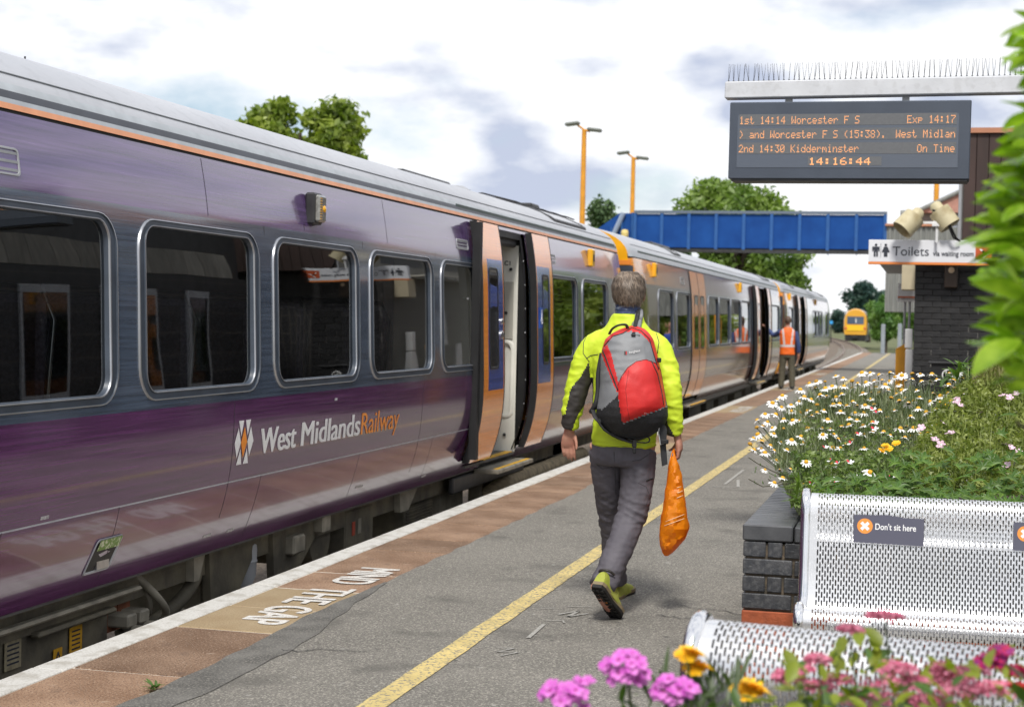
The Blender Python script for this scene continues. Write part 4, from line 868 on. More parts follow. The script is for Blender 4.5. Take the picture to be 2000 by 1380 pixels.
# toilets sign
ts = thing('toilets_sign', 'white Toilets sign with orange bottom edge projecting from the brick wing', 'sign', (0, 20.8, 2.47))
g = MB(); g.cbox(-.765, .72, 20.80, 20.90, 2.355, 2.632, .004); g.build('sign_box', mat('sign_white', (.74, .75, .79), .4), ts)
g = MB(); g.cbox(-.767, .722, 20.797, 20.903, 2.325, 2.354, .003); g.build('orange_edge', mat('sign_orange', (.80, .25, .06), .4), ts)
g = MB(); vs, fs = text_mesh('Toilets', frame((-.47, 20.796, 2.437), (1, 0, 0), (0, 0, 1)), width=.44, height=.165); g.add(vs, fs); vs, fs = text_mesh('via waiting room', frame((.02, 20.796, 2.437), (1, 0, 0), (0, 0, 1)), width=.49, height=.09, bold=.018); g.add(vs, fs); g.build('lettering', INK, ts, fix=False)
def figure(x, skirt):
    g = MB(); y = 20.7955
    g.lathe([(.016, 0), (.016, .002), (0, .002)], 14, mat=Matrix.Translation((x, y+.001, 2.568)) @ Matrix.Rotation(PI/2, 4, 'X'))
    if skirt: g.poly([(x+a, y, b) for a, b in ((-.022, 2.545), (-.05, 2.475), (-.022, 2.475), (-.022, 2.42), (.022, 2.42), (.022, 2.475), (.05, 2.475), (.022, 2.545))])
    else: g.poly([(x+a, y, b) for a, b in ((-.045, 2.545), (-.045, 2.485), (-.032, 2.485), (-.026, 2.52), (-.026, 2.42), (-.004, 2.42), (-.004, 2.48), (.004, 2.48), (.004, 2.42), (.026, 2.42), (.026, 2.52), (.032, 2.485), (.045, 2.485), (.045, 2.545))])
    g.build('pictogram', INK, ts, fix=False)
figure(-.675, False); figure(-.555, True); g = MB(); g.box(-.618, -.614, 20.795, 20.797, 2.41, 2.59); g.build('divider', INK, ts)
g = MB(); g.box(.53, .72, 20.794, 20.797, 2.41, 2.575, 0)
Mx = Matrix.Translation((.625, 20.793, 2.49)) @ Matrix.Rotation(PI/4, 4, 'Y')
g.box(-.06, .05, -.001, .0, -.011, .011, 1, Mx); g.box(.035, .055, -.001, 0, -.06, .011, 1, Mx); g.box(-.02, .055, -.001, 0, -.011, .011, 1, Mx); g.box(.04, .055, -.001, 0, -.011, .06, 1, Mx); g.build('arrow_panel', [mat('arrow_red', (.55, .10, .03), .4), WHITEP], ts)
# floodlights on their bracket
S = 157.5
fl = thing('floodlight_bracket', 'white bracket pole carrying two cream floodlights above the Toilets sign', 'bracket', (.06, 20.7, 2.63))
g = MB(); g.tube([(.06, 20.72, 2.60), (.06, 20.72, 2.84)], .018, 8); g.box(-.20, .10, 20.69, 20.75, 2.83, 2.86); g.box(-.0, .14, 20.68, 20.76, 2.80, 2.835); g.tube([(.02, 20.72, 2.85), (.07, 20.72, 2.95)], .012, 6); g.tube([(.12, 20.72, 2.83), (.2, 20.7, 2.93)], .014, 6); g.build('arm', WHITE, fl)
CRM = mat('stained_cream_hood', (.50, .44, .28), .6, col2=(.26, .19, .08), vs=5, fac=(.5, .75), bump=.1, bs=15)
for c, d, l in (((-.235, 20.62, 2.885), (-.75, -.35, -.85), 'cream floodlight hood aimed down to the left above the Toilets sign'), ((.10, 20.78, 2.97), (.55, -.1, -.75), 'cream floodlight hood aimed right with black cables above the Toilets sign')):
    t_ = thing('floodlight', l, 'floodlight', c, 'floodlights above the sign'); q = Vector(d).normalized().to_track_quat('Z', 'Y').to_matrix().to_4x4(); q.translation = Vector(c)
    g = MB(); g.lathe([(.0, -.15), (.05, -.15), (.075, -.12), (.08, -.05), (.135, -.04), (.14, .20), (.13, .205), (.125, .195), (.12, .0), (0, -.01)], 20, mat=q); g.build('hood', CRM, t_, auto=45)
    g = MB(); g.lathe([(.10, .05), (0, .06)], 20, mat=q); g.build('lens', CLEARL, t_)
for k in range(2):
    g = MB(); g.tube([(.0+.05*k, 20.68, 3.0), (.12+.05*k, 20.66, 2.96), (.20+.02*k, 20.66, 2.8), (.26+.03*k, 20.7, 2.66), (.34, 20.75, 2.62)], .012, 6); tag(g.build('cable', BLACK, smooth=True, loc=(.1, 20.7, 2.8)), 'black cable looping from the floodlight to the sign, %s' % ('outer loop' if k else 'inner loop'), 'cable')
wl = thing('wall_lamp', 'small brown bulkhead lamp on the black brick wall under the Toilets sign', 'lamp', (.25, 21.1, 2.2))
g = MB(); g.cbox(.17, .33, 21.0, 21.118, 2.05, 2.34, .012); g.build('housing', mat('brown_housing', (.05, .03, .018), .4), wl); g = MB(); g.lathe([(.04, 0), (.035, .02), (0, .03)], 14, mat=Matrix.Translation((.25, 21.0, 2.27)) @ Matrix.Rotation(PI/2, 4, 'X')); g.build('bulb', mat('bulb_glass', (.75, .6, .42), .15, coat=.5), wl, auto=40)
bn = thing('litter_bin', 'black litter bin with a round white emblem by the black brick wall', 'bin', (.255, 20.7, 0))
g = MB(); g.prism([(.02, 20.5, .0), (.49, 20.5, .0), (.47, 20.5, 1.14), (.28, 20.5, 1.17), (.20, 20.5, 1.17), (.04, 20.5, 1.14)], (0, .4, 0)); g.build('bin_body', BLACK, bn)
g = MB(); g.cbox(.0, .51, 20.47, 20.95, 1.10, 1.13, .01); g.build('lid', DARK, bn)
g = MB(); Q = Matrix.Translation((.235, 20.497, .97)) @ Matrix.Rotation(PI/2, 4, 'X')
g.lathe([(.07, 0), (.07, .003), (.056, .003), (.056, 0)], 22, mat=Q); g.box(.21, .222, 20.492, 20.495, .925, 1.02); g.box(.245, .258, 20.492, 20.495, .925, .985); g.box(.222, .245, 20.492, 20.495, .925, .938); g.box(.222, .245, 20.492, 20.495, .972, .985); g.build('emblem', WHITEP, bn, fix=False)
hp = thing('help_totem', 'tall orange help totem beside the corner of the brick wing', 'totem', (-.34, 23, 0))
g = MB(); g.cbox(-.44, -.27, 22.95, 23.1, 0, 1.24, .01); g.prism([(-.44, 22.95, 1.24), (-.27, 22.95, 1.24), (-.27, 22.95, 1.34)], (0, .15, 0)); g.build('panel', mat('totem_orange', (.80, .36, .02), .45, var=.08), hp)
vs, fs = text_mesh('Help point', frame((-.325, 22.945, .86), (0, 0, 1), (-1, 0, 0)), width=.32, height=.08); g = MB(); g.add(vs, fs); g.build('lettering', INK, hp, fix=False) if False else None
g = MB(); g.lathe([(.04, 0), (.04, .01), (0, .012)], 14, mat=Matrix.Translation((-.345, 22.95, .5)) @ Matrix.Rotation(PI/2, 4, 'X')); g.box(-.41, -.30, 22.944, 22.95, .58, .60); g.build('speaker', BLACK, hp)
o = MB(); o.cbox(-.30, -.20, 22.2, 22.4, .55, 1.25, .01); o.cbox(-.31, -.21, 22.19, 22.38, 1.26, 1.52, .01); tag(o.build('equipment_case', WHITE, loc=(-.25, 22.3, .5)), 'white equipment case between the orange totem and the brick corner', 'cabinet')
pf = thing('platform_sign', 'small white platform sign hanging from grey poles past the brick wing', 'sign', (-.4, 28.8, 2))
g = MB(); g.cbox(-.55, -.235, 28.8, 28.86, 1.975, 2.11, .004); g.build('panel', WHITE, pf); vs, fs = text_mesh('Platform', frame((-.52, 28.795, 2.012), (1, 0, 0), (0, 0, 1)), width=.26, height=.09); g = MB(); g.add(vs, fs); g.build('lettering', INK, pf, fix=False)
for x in (-.42, -.34): g = MB(); g.tube([(x, 28.9, 0), (x, 28.9, 2.6)], .022, 8); g.build('pole', GREY, pf)
g = MB(); g.cbox(-.50, -.2, 26.6, 26.66, 2.03, 2.24, .004, 0); g.box(-.50, -.2, 26.595, 26.66, 2.005, 2.03, 1); tag(g.build('direction_sign', [WHITE, mat('sign_edge_red', (.6, .15, .05), .4)], loc=(-.35, 26.6, 2.1)), 'white direction sign with red lower edge above the small platform sign', 'sign')
# ---- blue footbridge with brick-coloured tower
fb = thing('footbridge', 'blue steel footbridge with riveted side panels crossing above the train', 'footbridge', (-5.5, 53, 3.9))
BLUE = mat('bridge_blue', (.002, .046, .215), .6, spec=.25, col2=(.006, .068, .28), vs=1.6, rnd=.06); BLUEL = mat('bridge_blue_edge', (.015, .09, .29), .5, var=.1)
g = MB(); g.box(-9.6, -1.43, 53.12, 54.9, 3.9, 4.05); g.build('deck', DARK, fb)
xs = [-9.56 + k*(8.11/9) for k in range(10)]
for a, b_ in zip(xs, xs[1:]):
    MB().box(a+.05, b_-.05, 53.02, 53.06, 3.98, 5.08).build('side_panel', BLUE, fb)
    MB().box(a+.05, b_-.05, 54.94, 54.98, 3.98, 5.08).build('side_panel', BLUE, fb)
for x in xs: MB().box(x-.05, x+.05, 52.96, 53.10, 3.92, 5.1).build('stiffener', BLUEL, fb)
for x in xs[-3:]: MB().prism([(x-.05, 52.98, 3.9), (x+.04, 52.98, 3.9), (x+.03, 52.98, 3.76)], (0, .1, 0)).build('bracket', BLUE, fb)
g = MB(); g.box(-9.6, -1.40, 52.95, 53.13, 5.10, 5.19); g.build('top_rail', mat('rail_blue_grey', (.12, .15, .2), .5), fb); g = MB(); g.box(-9.6, -1.40, 52.94, 53.14, 3.83, 3.93); g.build('bottom_flange', DARK, fb)
# flights of steps down to the far platform
for k in range(12): MB().box(-10.4-k*.28, -10.1-k*.28, 53.2, 54.8, 4.0-k*.2, 4.05-k*.2).build('step', DARK, fb)
MB().prism([(-9.6, 53.05, 4.0), (-9.6, 53.05, 5.1), (-10.1, 53.05, 5.1), (-14, 53.05, 2.3), (-14, 53.05, 1.2), (-10.1, 53.05, 4.0)], (0, .04, 0)).build('stair_side', BLUE, fb)
for k in range(3): MB().tube([(-9.65-k*.35, 52.98, 4.2-k*.25), (-9.65-k*.35, 52.98, 5.12-k*.25)], .035, 8).build('stair_post', BLUEL, fb)
MB().tube([(-10.35, 52.95, 4.2), (-9.95, 52.95, 5.1)], .09, 8).build('stair_brace', mat('pale_blue_grey', (.25, .31, .42), .5), fb)
MB().lathe([(.0, 0), (.12, .0), (.13, .12), (.10, .22), (0, .24)], 14, mat=Matrix.Translation((-9.88, 52.9, 4.32))).build('bridge_lamp', mat('lamp_yellow', (.7, .55, .2), .4), fb)
tw = thing('bridge_tower', 'grey corrugated footbridge tower with a pink gabled roof behind the Toilets sign', 'tower', (-.4, 54, 0))
CORR = mat('corrugated_grey', (.17, .175, .165), .7, col2=(.25, .25, .23), vs=3, stretch=(4, 4, .3))
g = MB(); rows = []
for z in (2.0, 4.72):
    r_ = []; x = -1.40
    while x < 3.0: r_ += [(x, 52.96, z), (x+.05, 52.96, z), (x+.08, 52.92, z), (x+.13, 52.92, z)]; x += .16
    rows.append(r_)
g.grid(rows); g.box(-1.4, 3, 52.97, 55, 2, 4.72); g.build('wall', CORR, tw); g = MB(); g.cbox(-1.45, .2, 52.85, 55.1, 4.722, 4.80, .01); g.build('coping', TERR, tw)
MB().box(-.95, 3.2, 54.0, 54.05, 4.8, 5.22).build('gable_wall', CORR, tw)
MB().prism([(-.62, 53.7, 5.26), (1.2, 53.7, 6.1), (4, 53.7, 6.1), (4, 53.7, 5.22), (-.5, 53.7, 5.22)], (0, 1.6, 0)).build('roof', mat('pink_roof', (.42, .21, .16), .7, var=.1), tw)
MB().tube([(-1.0, 53.65, 5.21), (-.5, 53.65, 5.24), (1.3, 53.65, 6.12)], .07, 8).build('barge_board', CORR, tw)
MB().cbox(-1.0, -.72, 53.5, 54.2, 5.05, 5.22, .03).build('gutter_end', CORR, tw)
# ---- lamp posts
LPO = mat('lamp_post_orange', (.70, .30, .02), .5, var=.1); HEADM = mat('lamp_head_grey', (.16, .17, .15), .5)
def lamppost(x, y, h, lab):
    t = thing('lamp_post', lab, 'lamp post', (x, y, 0), 'orange twin-headed lamp posts')
    g = MB(); g.tube([(x, y, -.5), (x, y, 1), (x, y, h-.15)], [.13, .12, .085], 10); g.build('post', LPO, t, auto=40)
    for s in (-1, 1):
        a = MB(); dz = .10 if s < 0 else -.12; a.tube([(x, y, h-.17), (x+s*.22, y-.1, h-.12+dz)], .035, 6); a.build('arm', LPO, t)
        a = MB(); q = Matrix.Translation((x+s*.40, y-.15, h-.08+dz)) @ Matrix.Rotation(s*.12, 4, 'Y'); a.cbox(-.26, .26, -.14, .14, -.05, .07, .04, mat=q); hd = a.build('lamp_head', HEADM, t)
        a = MB(); a.box(-.2, .2, -.1, .1, -.058, -.05, mat=q); a.build('diffuser', CLEARL, hd)
    return t
lamppost(-12, 56, 8.4, 'taller-looking orange lamp post left of the other, rising behind the train roof')
lamppost(-12, 65.8, 8.4, 'orange lamp post at the left end of the blue footbridge')
lamppost(.12, 60, 7.6, 'orange lamp post whose top is hidden behind the departure board')
for i, (x, y) in enumerate(((-2.42, 90), (-1.56, 91.3))): g = MB(); g.cbox(x-.11, x+.11, y-.1, y+.1, 0, 1.62+.05*i, .02); tag(g.build('end_post', mat('grey_post', (.26, .29, .32), .6, var=.1), loc=(x, y, 0)), 'grey post at the far platform end, %s' % ('right of the other' if i else 'beside the yellow line'), 'post', 'grey posts at the platform end')
g = MB(); g.lathe([(0, -.02), (.2, -.02), (.2, .1), (0, .1)], 16, mat=Matrix.Translation((-10.3, 178, 1.75)) @ Matrix.Rotation(PI/2, 4, 'X')); g.tube([(-10.3, 178, -.9), (-10.3, 178, 1.7)], .05, 6, 1)
tag(g.build('signal_disc', [mat('signal_blue', (.05, .35, .75), .4), DARK], loc=(-10.3, 178, -.9)), 'round blue disc on a post left of the far yellow train', 'signal')
# ================================================================ PLANTS AND TREES
def leaf_cloud(blobs, n, size, rng, up=.3, asp=.5, shell=.55):
    """rhombic leaves through a set of ellipsoids (x, y, z, rx, ry, rz); returns vertices and quads"""
    B = np.array(blobs); wt = (B[:, 3]*B[:, 4]*B[:, 5])**.66; idx = rng.choice(len(B), n, p=wt/wt.sum())
    d = rng.normal(size=(n, 3)); d /= np.linalg.norm(d, axis=1)[:, None]
    r = shell + (1-shell)*rng.random(n)**.7; r *= 1 + .12*rng.normal(size=n); inner = rng.random(n) < .25; r[inner] *= rng.random(inner.sum())
    c = B[idx, :3] + d*B[idx, 3:6]*r[:, None]
    nr = d*.7 + rng.normal(size=(n, 3))*.75; nr[:, 2] += up; nr /= np.linalg.norm(nr, axis=1)[:, None]
    t = np.cross(nr, rng.normal(size=(n, 3))); t /= np.linalg.norm(t, axis=1)[:, None]; b = np.cross(nr, t)
    s = size*(.6+.8*rng.random(n))[:, None]
    V = np.stack([c-t*s, c+b*s*asp+nr*s*.12, c+t*s, c-b*s*asp+nr*s*.12], 1).reshape(-1, 3); F = np.arange(4*n).reshape(n, 4); return V, F
LM = dict(ash=leafmat('tree_leaf_bright', (.12, .18, .02), (.30, .36, .06), rnd=0, vs=1.3), dark=leafmat('tree_leaf_dark', (.045, .09, .035), (.11, .18, .06), rnd=0, vs=1.0, trans=.25),
          mid=leafmat('tree_leaf_mid', (.085, .16, .03), (.21, .30, .06), rnd=0, vs=.7), far=leafmat('tree_leaf_far', (.08, .18, .035), (.24, .36, .09), rnd=0, vs=.25), blue=leafmat('tree_leaf_blue', (.018, .052, .045), (.045, .095, .07), rnd=0, vs=.4, trans=.2))
BARK = mat('bark', (.08, .06, .045), .9, var=.3, bump=.6, bs=20)
def tree(x, y, z0, blobs, n, size, mt, lab, cat='tree', trunk=.25, name='tree', asp=.5, rng=None):
    t = thing(name, lab, cat, (x, y, z0)); rng = rng or np.random.default_rng(int(abs(x*31+y*7))+3)
    V, F = leaf_cloud(blobs, n, size, rng, asp=asp); me = arr_mesh('crown', V-np.array([x, y, z0]), F, LM[mt] if isinstance(mt, str) else mt); link('crown', me, t)
    g = MB(); top = max(b[2] for b in blobs); mid = (z0+top)*.5
    g.tube([(x, y, z0-.2), (x+.05, y, z0+(mid-z0)*.6), (x-.04, y+.03, mid), (x+.06, y, top*.9)], [trunk*1.25, trunk, trunk*.75, trunk*.2], 8)
    for b in blobs[:10]: g.tube([(x, y, mid*.9), ((x+b[0])/2, (y+b[1])/2, (mid+b[2])/2+.1), (b[0], b[1], b[2])], [trunk*.45, trunk*.28, trunk*.08], 5)
    g.build('trunk', BARK, t, auto=50); return t
def blobs(cx, cy, cz, rx, ry, rz, n, r, seed):
    q = np.random.default_rng(seed); o = []
    for _ in range(n):
        d = q.normal(size=3); d /= np.linalg.norm(d); k = q.random()**.4*.85; s = r*(.7+.7*q.random())
        o.append((cx+d[0]*rx*k, cy+d[1]*ry*k, cz+d[2]*rz*k, s, s, s*.8))
    return o
tree(-22.8, 56, -.5, blobs(-24.1, 56, 7.6, 1.5, 1.2, 1.3, 14, .55, 1) + blobs(-23.6, 56, 8.6, .5, .5, .8, 6, .45, 8) + blobs(-22.95, 56, 7.55, .8, 1, .8, 9, .45, 31) + blobs(-21.7, 56, 7.9, 1.25, 1.2, 1.5, 17, .66, 2) + [(-23, 56, 6.2, 1.6, 1.3, .8)], 9000, .155, 'ash', 'bright green tree rising behind the purple carriage roof at the left', trunk=.3)
tree(-15.6, 78.7, -.5, blobs(-15.6, 78.7, 5.9, 1.25, 1.2, 1.9, 22, .55, 3), 7500, .13, 'dark', 'dark green tree between the two orange lamp posts', trunk=.2)
tree(-8.8, 76, -1.0, blobs(-8.9, 76, 6.3, 2.9, 2.2, 1.7, 34, .85, 4) + blobs(-6.8, 76, 4.0, 1.8, 1.6, 1.7, 18, .75, 5) + blobs(-9.8, 76, 3.6, 2.0, 1.6, 1.2, 12, .8, 6), 26000, .15, 'mid', 'big green tree seen above and below the blue footbridge', trunk=.35)
for x, y, h in ((-13.6, 90, 6.6), (-12.6, 92, 6.3)): tree(x, y, -.8, blobs(x, y, h-1.2, .5, .5, 1.3, 8, .32, int(h*10)), 1300, .11, 'dark', 'thin dark treetop just above the footbridge rail, %s' % ('left one' if h > 6.4 else 'right one'), trunk=.1)
tree(-7.3, 205, -.4, blobs(-8.0, 205, 5.0, 2.1, 1.6, 1.9, 22, 1.0, 9) + blobs(-5.4, 205, 4.6, 1.8, 1.2, 1.3, 12, .8, 10), 9000, .26, 'blue', 'dark blue-green tree above the far yellow train', trunk=.25)
tree(-3.0, 212, -.4, blobs(-3.2, 212, 4.6, 2.0, 1.5, 1.7, 14, .85, 12), 5000, .26, 'far', 'round far tree left of the small platform sign', trunk=.2)
for i, (x, y, rx, rz, zc, mt, l) in enumerate(((-5.0, 196, 2.7, 2.7, 2.6, 'far', 'bright green bush right of the far yellow train'), (-1.6, 190, 2.8, 2.6, 2.2, 'far', 'light green bush at the far right beside the brick wing'), (2.6, 185, 3, 2.2, 1.8, 'mid', 'far bush hidden mostly by the brick wing'), (-10.4, 214, 2.4, 1.7, 2.0, 'blue', 'dark bluish bush behind the far yellow train'),
                                             (-4.3, 172, 1.8, 2.2, 2.1, 'far', 'light green bush between the far yellow train and the grey end posts'), (-2.3, 177, 1.7, 2.4, 2.3, 'far', 'light green bush behind the two grey end posts'), (-.4, 172, 1.8, 2.3, 2.2, 'far', 'light green bush just left of the brick wing corner'), (-13.0, 170, 2.0, 1.9, 1.2, 'mid', 'green bush left of the far yellow train'), (-11.5, 118, 1.2, 2.2, 1.6, 'mid', 'green bush just past the end of the third carriage'), (-12.6, 140, 1.6, 1.9, 1.2, 'far', 'leafy bush along the track past the third carriage'))):
    tree(x, y, -1.2, blobs(x, y, zc, rx, 1.6, rz, 26, .75, 20+i), 9000, .17, mt, l, 'bush', trunk=.1, name='bush')
for i, (x, y) in enumerate(((2.2, 33), (3.4, 37.5), (1.9, 42), (3.0, 47), (2.4, 60), (2.6, 66), (2.2, 73))):
    tree(x, y, 0, blobs(x, y, 2.0, 1.2, 2.2, 2.2, 30, .6, 40+i), 9000, .10, 'mid' if i % 2 else 'ash', 'green bush behind the brick wing, %s from the camera, seen mirrored in carriage windows' % ('nearest', 'second nearest', 'third nearest', 'fourth', 'fifth', 'second farthest', 'farthest')[i], 'bush', trunk=.12, name='bush')['group'] = 'bushes behind the station building'
GRS = leafmat('verge_grass', (.10, .13, .03), (.24, .24, .09), rnd=0, vs=.5)
def blades(n, xf, h, wd, mt, name, parent=None, kind='stuff', lean=.35, rng=RNG):
    P = np.array([xf() for _ in range(n)]); a = rng.random(n)*2*PI; H = h*(.5+.8*rng.random(n)); L = lean*H*rng.random(n)
    d = np.stack([np.cos(a), np.sin(a), np.zeros(n)], 1); s = np.stack([-np.sin(a), np.cos(a), np.zeros(n)], 1)*wd/2
    up = np.array([0, 0, 1.0]); m1 = P+d*(L*.3)[:, None]+up*(H*.55)[:, None]; m2 = P+d*L[:, None]+up*H[:, None]
    V = np.stack([P-s, P+s, m1+s*.8, m1-s*.8, m2+s*.1, m2-s*.1], 1).reshape(-1, 3); b = np.arange(n)[:, None]*6
    F = np.concatenate([b+np.array([0, 1, 2, 3]), b+np.array([3, 2, 4, 5])]); o = link(name, arr_mesh(name, V-np.array(org(parent)), F, mt), parent)
    if kind: o['kind'] = kind
    return o
rg = np.random.default_rng(5)
blades(5000, lambda: (-11.2-3*rg.random(), 66+110*rg.random(), -1.3), .8, .05, GRS, 'grass'); blades(6000, lambda: (-1.5+5*rg.random()-.02*0, 95+90*rg.random(), -1.3), .8, .06, GRS, 'grass')
# ---- planter behind the bench
def at(u, v, z):                                                        # point seen at a photo pixel, z metres along the view axis
    d = FW + RT*((u-1000)/FPX) - UP*((v-690)/FPX); return Vector((0, 0, CAMH)) + d*z
PETW = mat('daisy_petal', (.80, .80, .78), .6); EYEY = mat('daisy_eye', (.72, .40, .015), .7, col2=(.60, .28, .01), vs=200); EYEB = mat('spent_eye', (.42, .22, .02), .8)
def daisy_mesh(seed, spent=False, droop=.3):
    q = random.Random(seed); m = MB(); n = q.randint(11, 15)
    if not spent or seed % 2:
        for k in range(n):
            if q.random() < .08: continue
            a = 2*PI*k/n + q.uniform(-.1, .1); l = q.uniform(.019, .024); dz = -l*(droop+q.uniform(-.15, .25)); ca, sa = math.cos(a), math.sin(a); w_ = .0042
            def pt(r, s, z): return (ca*r-sa*s, sa*r+ca*s, z)
            m.add([pt(.005, -w_*.5, .001), pt(.005, w_*.5, .001), pt(.005+l*.55, w_, dz*.4+.001), pt(.005+l*.55, -w_, dz*.4+.001), pt(.005+l, w_*.6, dz), pt(.005+l, -w_*.6, dz)], [(0, 1, 2, 3), (3, 2, 4, 5)], 0)
    m.lathe([(.0095, -.001), (.0105, .003), (.008, .0075), (.004, .0098), (0, .0103)], 9, 1); m.lathe([(.002, -.006), (.006, -.002), (.0095, -.001)], 6, 2)
    me = m.mesh('flower_head', [PETW, EYEB if spent else EYEY, None], smooth=False); me.materials[2] = LEAFG; return me
LEAFG = leafmat('stem_green', (.05, .085, .025), (.10, .14, .05), rnd=.1); FEAT = leafmat('feathery_grey_green', (.12, .16, .08), (.31, .34, .20), rnd=0, vs=9, trans=.3)
dp = thing('daisy_plant', 'clump of white daisies with yellow centres spilling over the left end of the planter', 'flowers', (-.3, 7.9, .56))
dm = [daisy_mesh(k, False, .15+.12*(k % 5)) for k in range(7)] + [daisy_mesh(11, True), daisy_mesh(12, True)]
heads = []; q = random.Random(3)
def edge_ok(u, v):                                                      # left outline of the clump as it billows over the wall
    lim = np.interp(v, [725, 745, 770, 800, 850, 900, 945], [1640, 1590, 1520, 1490, 1462, 1448, 1500]); return u > lim
tries = 0
while len(heads) < 185 and tries < 14000:
    tries += 1; u = q.uniform(1445, 1880); v = 728+225*q.random()**1.45
    if not edge_ok(u, v) or (u > 1760 and v > 740+max(0, (1880-u))*.7+60): continue
    if v > 880 and q.random() < .65: continue
    if v > 860 and 1560 < u < 1800 and q.random() < .75: continue
    if any((u-a)**2+(v-b)**2 < 11**2 for a, b, *_ in heads): continue
    heads.append((u, v))
st = MB(); stems = []
for i, (u, v) in enumerate(heads):
    zc = 7.45 + (945-v)/215*1.25 + q.uniform(-.15, .15); p = at(u, v, zc)
    k = q.random(); me = dm[7+(i % 2)] if k < .1 else dm[q.randrange(7)]
    o = link('flower_head', me, dp); o.location = p-org(dp); s = q.uniform(.7, 1.28); o.scale = (s, s, s)
    tilt = Vector((p.x+.35, p.y-8.1, 1.4)).normalized(); tilt = (tilt+Vector((q.uniform(-.4, .4), q.uniform(-.5, .2), 0))).normalized(); o.rotation_euler = tilt.to_track_quat('Z', 'Y').to_euler(); o.rotation_euler[2] += q.uniform(0, 3)
    b = Vector((-.28+(p.x+.28)*.45, 7.95+(p.y-7.95)*.5, .6)); md = (p+b)/2+Vector((0, 0, .06)); st.tube([b, md, p-tilt*.006], .0024, 3, caps=False)
o = st.build('stems', LEAFG, dp, fix=False); o['kind'] = 'stuff'
def feather():
    while 1:
        u = rg.uniform(1475, 1820); v = 985-225*rg.random()**1.25
        lim = np.interp(v, [760, 800, 850, 900, 960, 985], [1600, 1540, 1505, 1515, 1545, 1560])
        if u < lim: continue
        zc = 7.35+(985-v)/195*1.1+rg.uniform(-.1, .2); p = at(u, v, zc); return (p.x, p.y, max(p.z-.05, .57))
blades(19000, feather, .085, .0042, FEAT, 'foliage', dp, lean=1.1)
def soft_leaves(n, xf, size, mt, name, parent, asp=.42, up=.5, rng=rg):
    c = np.array([xf() for _ in range(n)]); nr = rng.normal(size=(n, 3)); nr[:, 2] += up; nr[:, 1] -= .3; nr /= np.linalg.norm(nr, axis=1)[:, None]
    t = np.cross(nr, rng.normal(size=(n, 3))); t /= np.linalg.norm(t, axis=1)[:, None]; b = np.cross(nr, t); s = size*(.6+.8*rng.random(n))[:, None]
    V = np.stack([c-t*s, c-t*s*.1+b*s*asp+nr*s*.1, c+t*s, c-t*s*.1-b*s*asp+nr*s*.1], 1).reshape(-1, 3); o = link(name, arr_mesh(name, V-np.array(org(parent)), np.arange(4*n).reshape(n, 4), mt), parent); o['kind'] = 'stuff'; return o
def region(u0, u1, v0, v1, zfun, ok=None, zmin=.57):
    def f():
        while 1:
            u = rg.uniform(u0, u1); v = rg.uniform(v0, v1)
            if ok and not ok(u, v): continue
            p = at(u, v, zfun(u, v)+rg.uniform(-.12, .25)); return (p.x, p.y, max(p.z, zmin))
    return f
depth = lambda u, v: 7.25+(985-v)/215*1.15
SALV = leafmat('salvia_leaf', (.08, .14, .03), (.20, .27, .07), rnd=0, vs=14); GERL = leafmat('geranium_leaf', (.13, .17, .03), (.30, .34, .09), rnd=0, vs=10); DKL = leafmat('deep_green_leaf', (.055, .125, .02), (.17, .27, .05), rnd=.25, vs=12)
sv = thing('salvia_plant', 'small-leaved salvia with tiny red and white flowers in front of the daisies', 'flowers', (-.2, 7.5, .56))
soft_leaves(5200, region(1545, 1800, 880, 990, depth), .013, SALV, 'foliage', sv)
soft_leaves(1500, region(1560, 1900, 820, 930, depth), .012, SALV, 'foliage', sv)
def petal_flower(name, n, r, cols, cup=.3, w_=.5, seed=0, eye=None, tiers=1):
    m = MB(); qq = random.Random(seed)
    for t in range(tiers):
        for k in range(n):
            a = 2*PI*(k+t*.5)/n+qq.uniform(-.15, .15); ca, sa = math.cos(a), math.sin(a); l = r*(1-.22*t)*qq.uniform(.85, 1.1); ww = l*w_; z = cup*l+t*r*.12
            def pt(rr, s, zz): return (ca*rr-sa*s, sa*rr+ca*s, zz)
            m.add([pt(0, 0, t*r*.1), pt(l*.55, ww*.5, z*.5), pt(l, ww*.3, z), pt(l, -ww*.3, z), pt(l*.55, -ww*.5, z*.5)], [(0, 1, 2), (0, 2, 3), (0, 3, 4)], (k+t) % len(cols))
    if eye: m.lathe([(r*.25, 0), (r*.22, r*.12), (0, r*.18)], 7, len(cols))
    return m.mesh(name, list(cols)+([eye] if eye else []))
PINKP = mat('pale_pink_petal', (.62, .42, .52), .6); REDP = mat('red_petal', (.62, .03, .06), .6); MAGP = mat('magenta_petal', (.52, .06, .46), .55, col2=(.66, .22, .58), vs=60); MAGD = mat('deep_magenta', (.30, .02, .18), .6)
MARI = mat('marigold_petal', (.85, .42, .0), .6, col2=(.85, .55, .02), vs=40); ROSE = mat('rose_petal', (.62, .12, .24), .65, col2=(.68, .30, .38), vs=90, rnd=.2); CRIM = mat('crimson_petal', (.50, .01, .10), .6)
def scatter(parent, name, me, pts, s=(.9, 1.2), face=(0, -.5, 1), spread=.7):
    for (u, v, z) in pts:
        o = link(name, me, parent); o.location = at(u, v, z)-org(parent); k = random.uniform(*s); o.scale = (k, k, k)
        t = Vector(face)+Vector((random.uniform(-spread, spread), random.uniform(-spread, spread), random.uniform(-.2, .2))); o.rotation_euler = t.normalized().to_track_quat('Z', 'Y').to_euler()
sal = petal_flower('flower', 5, .016, (WHITEP, WHITEP, REDP), .5, .6, 2)
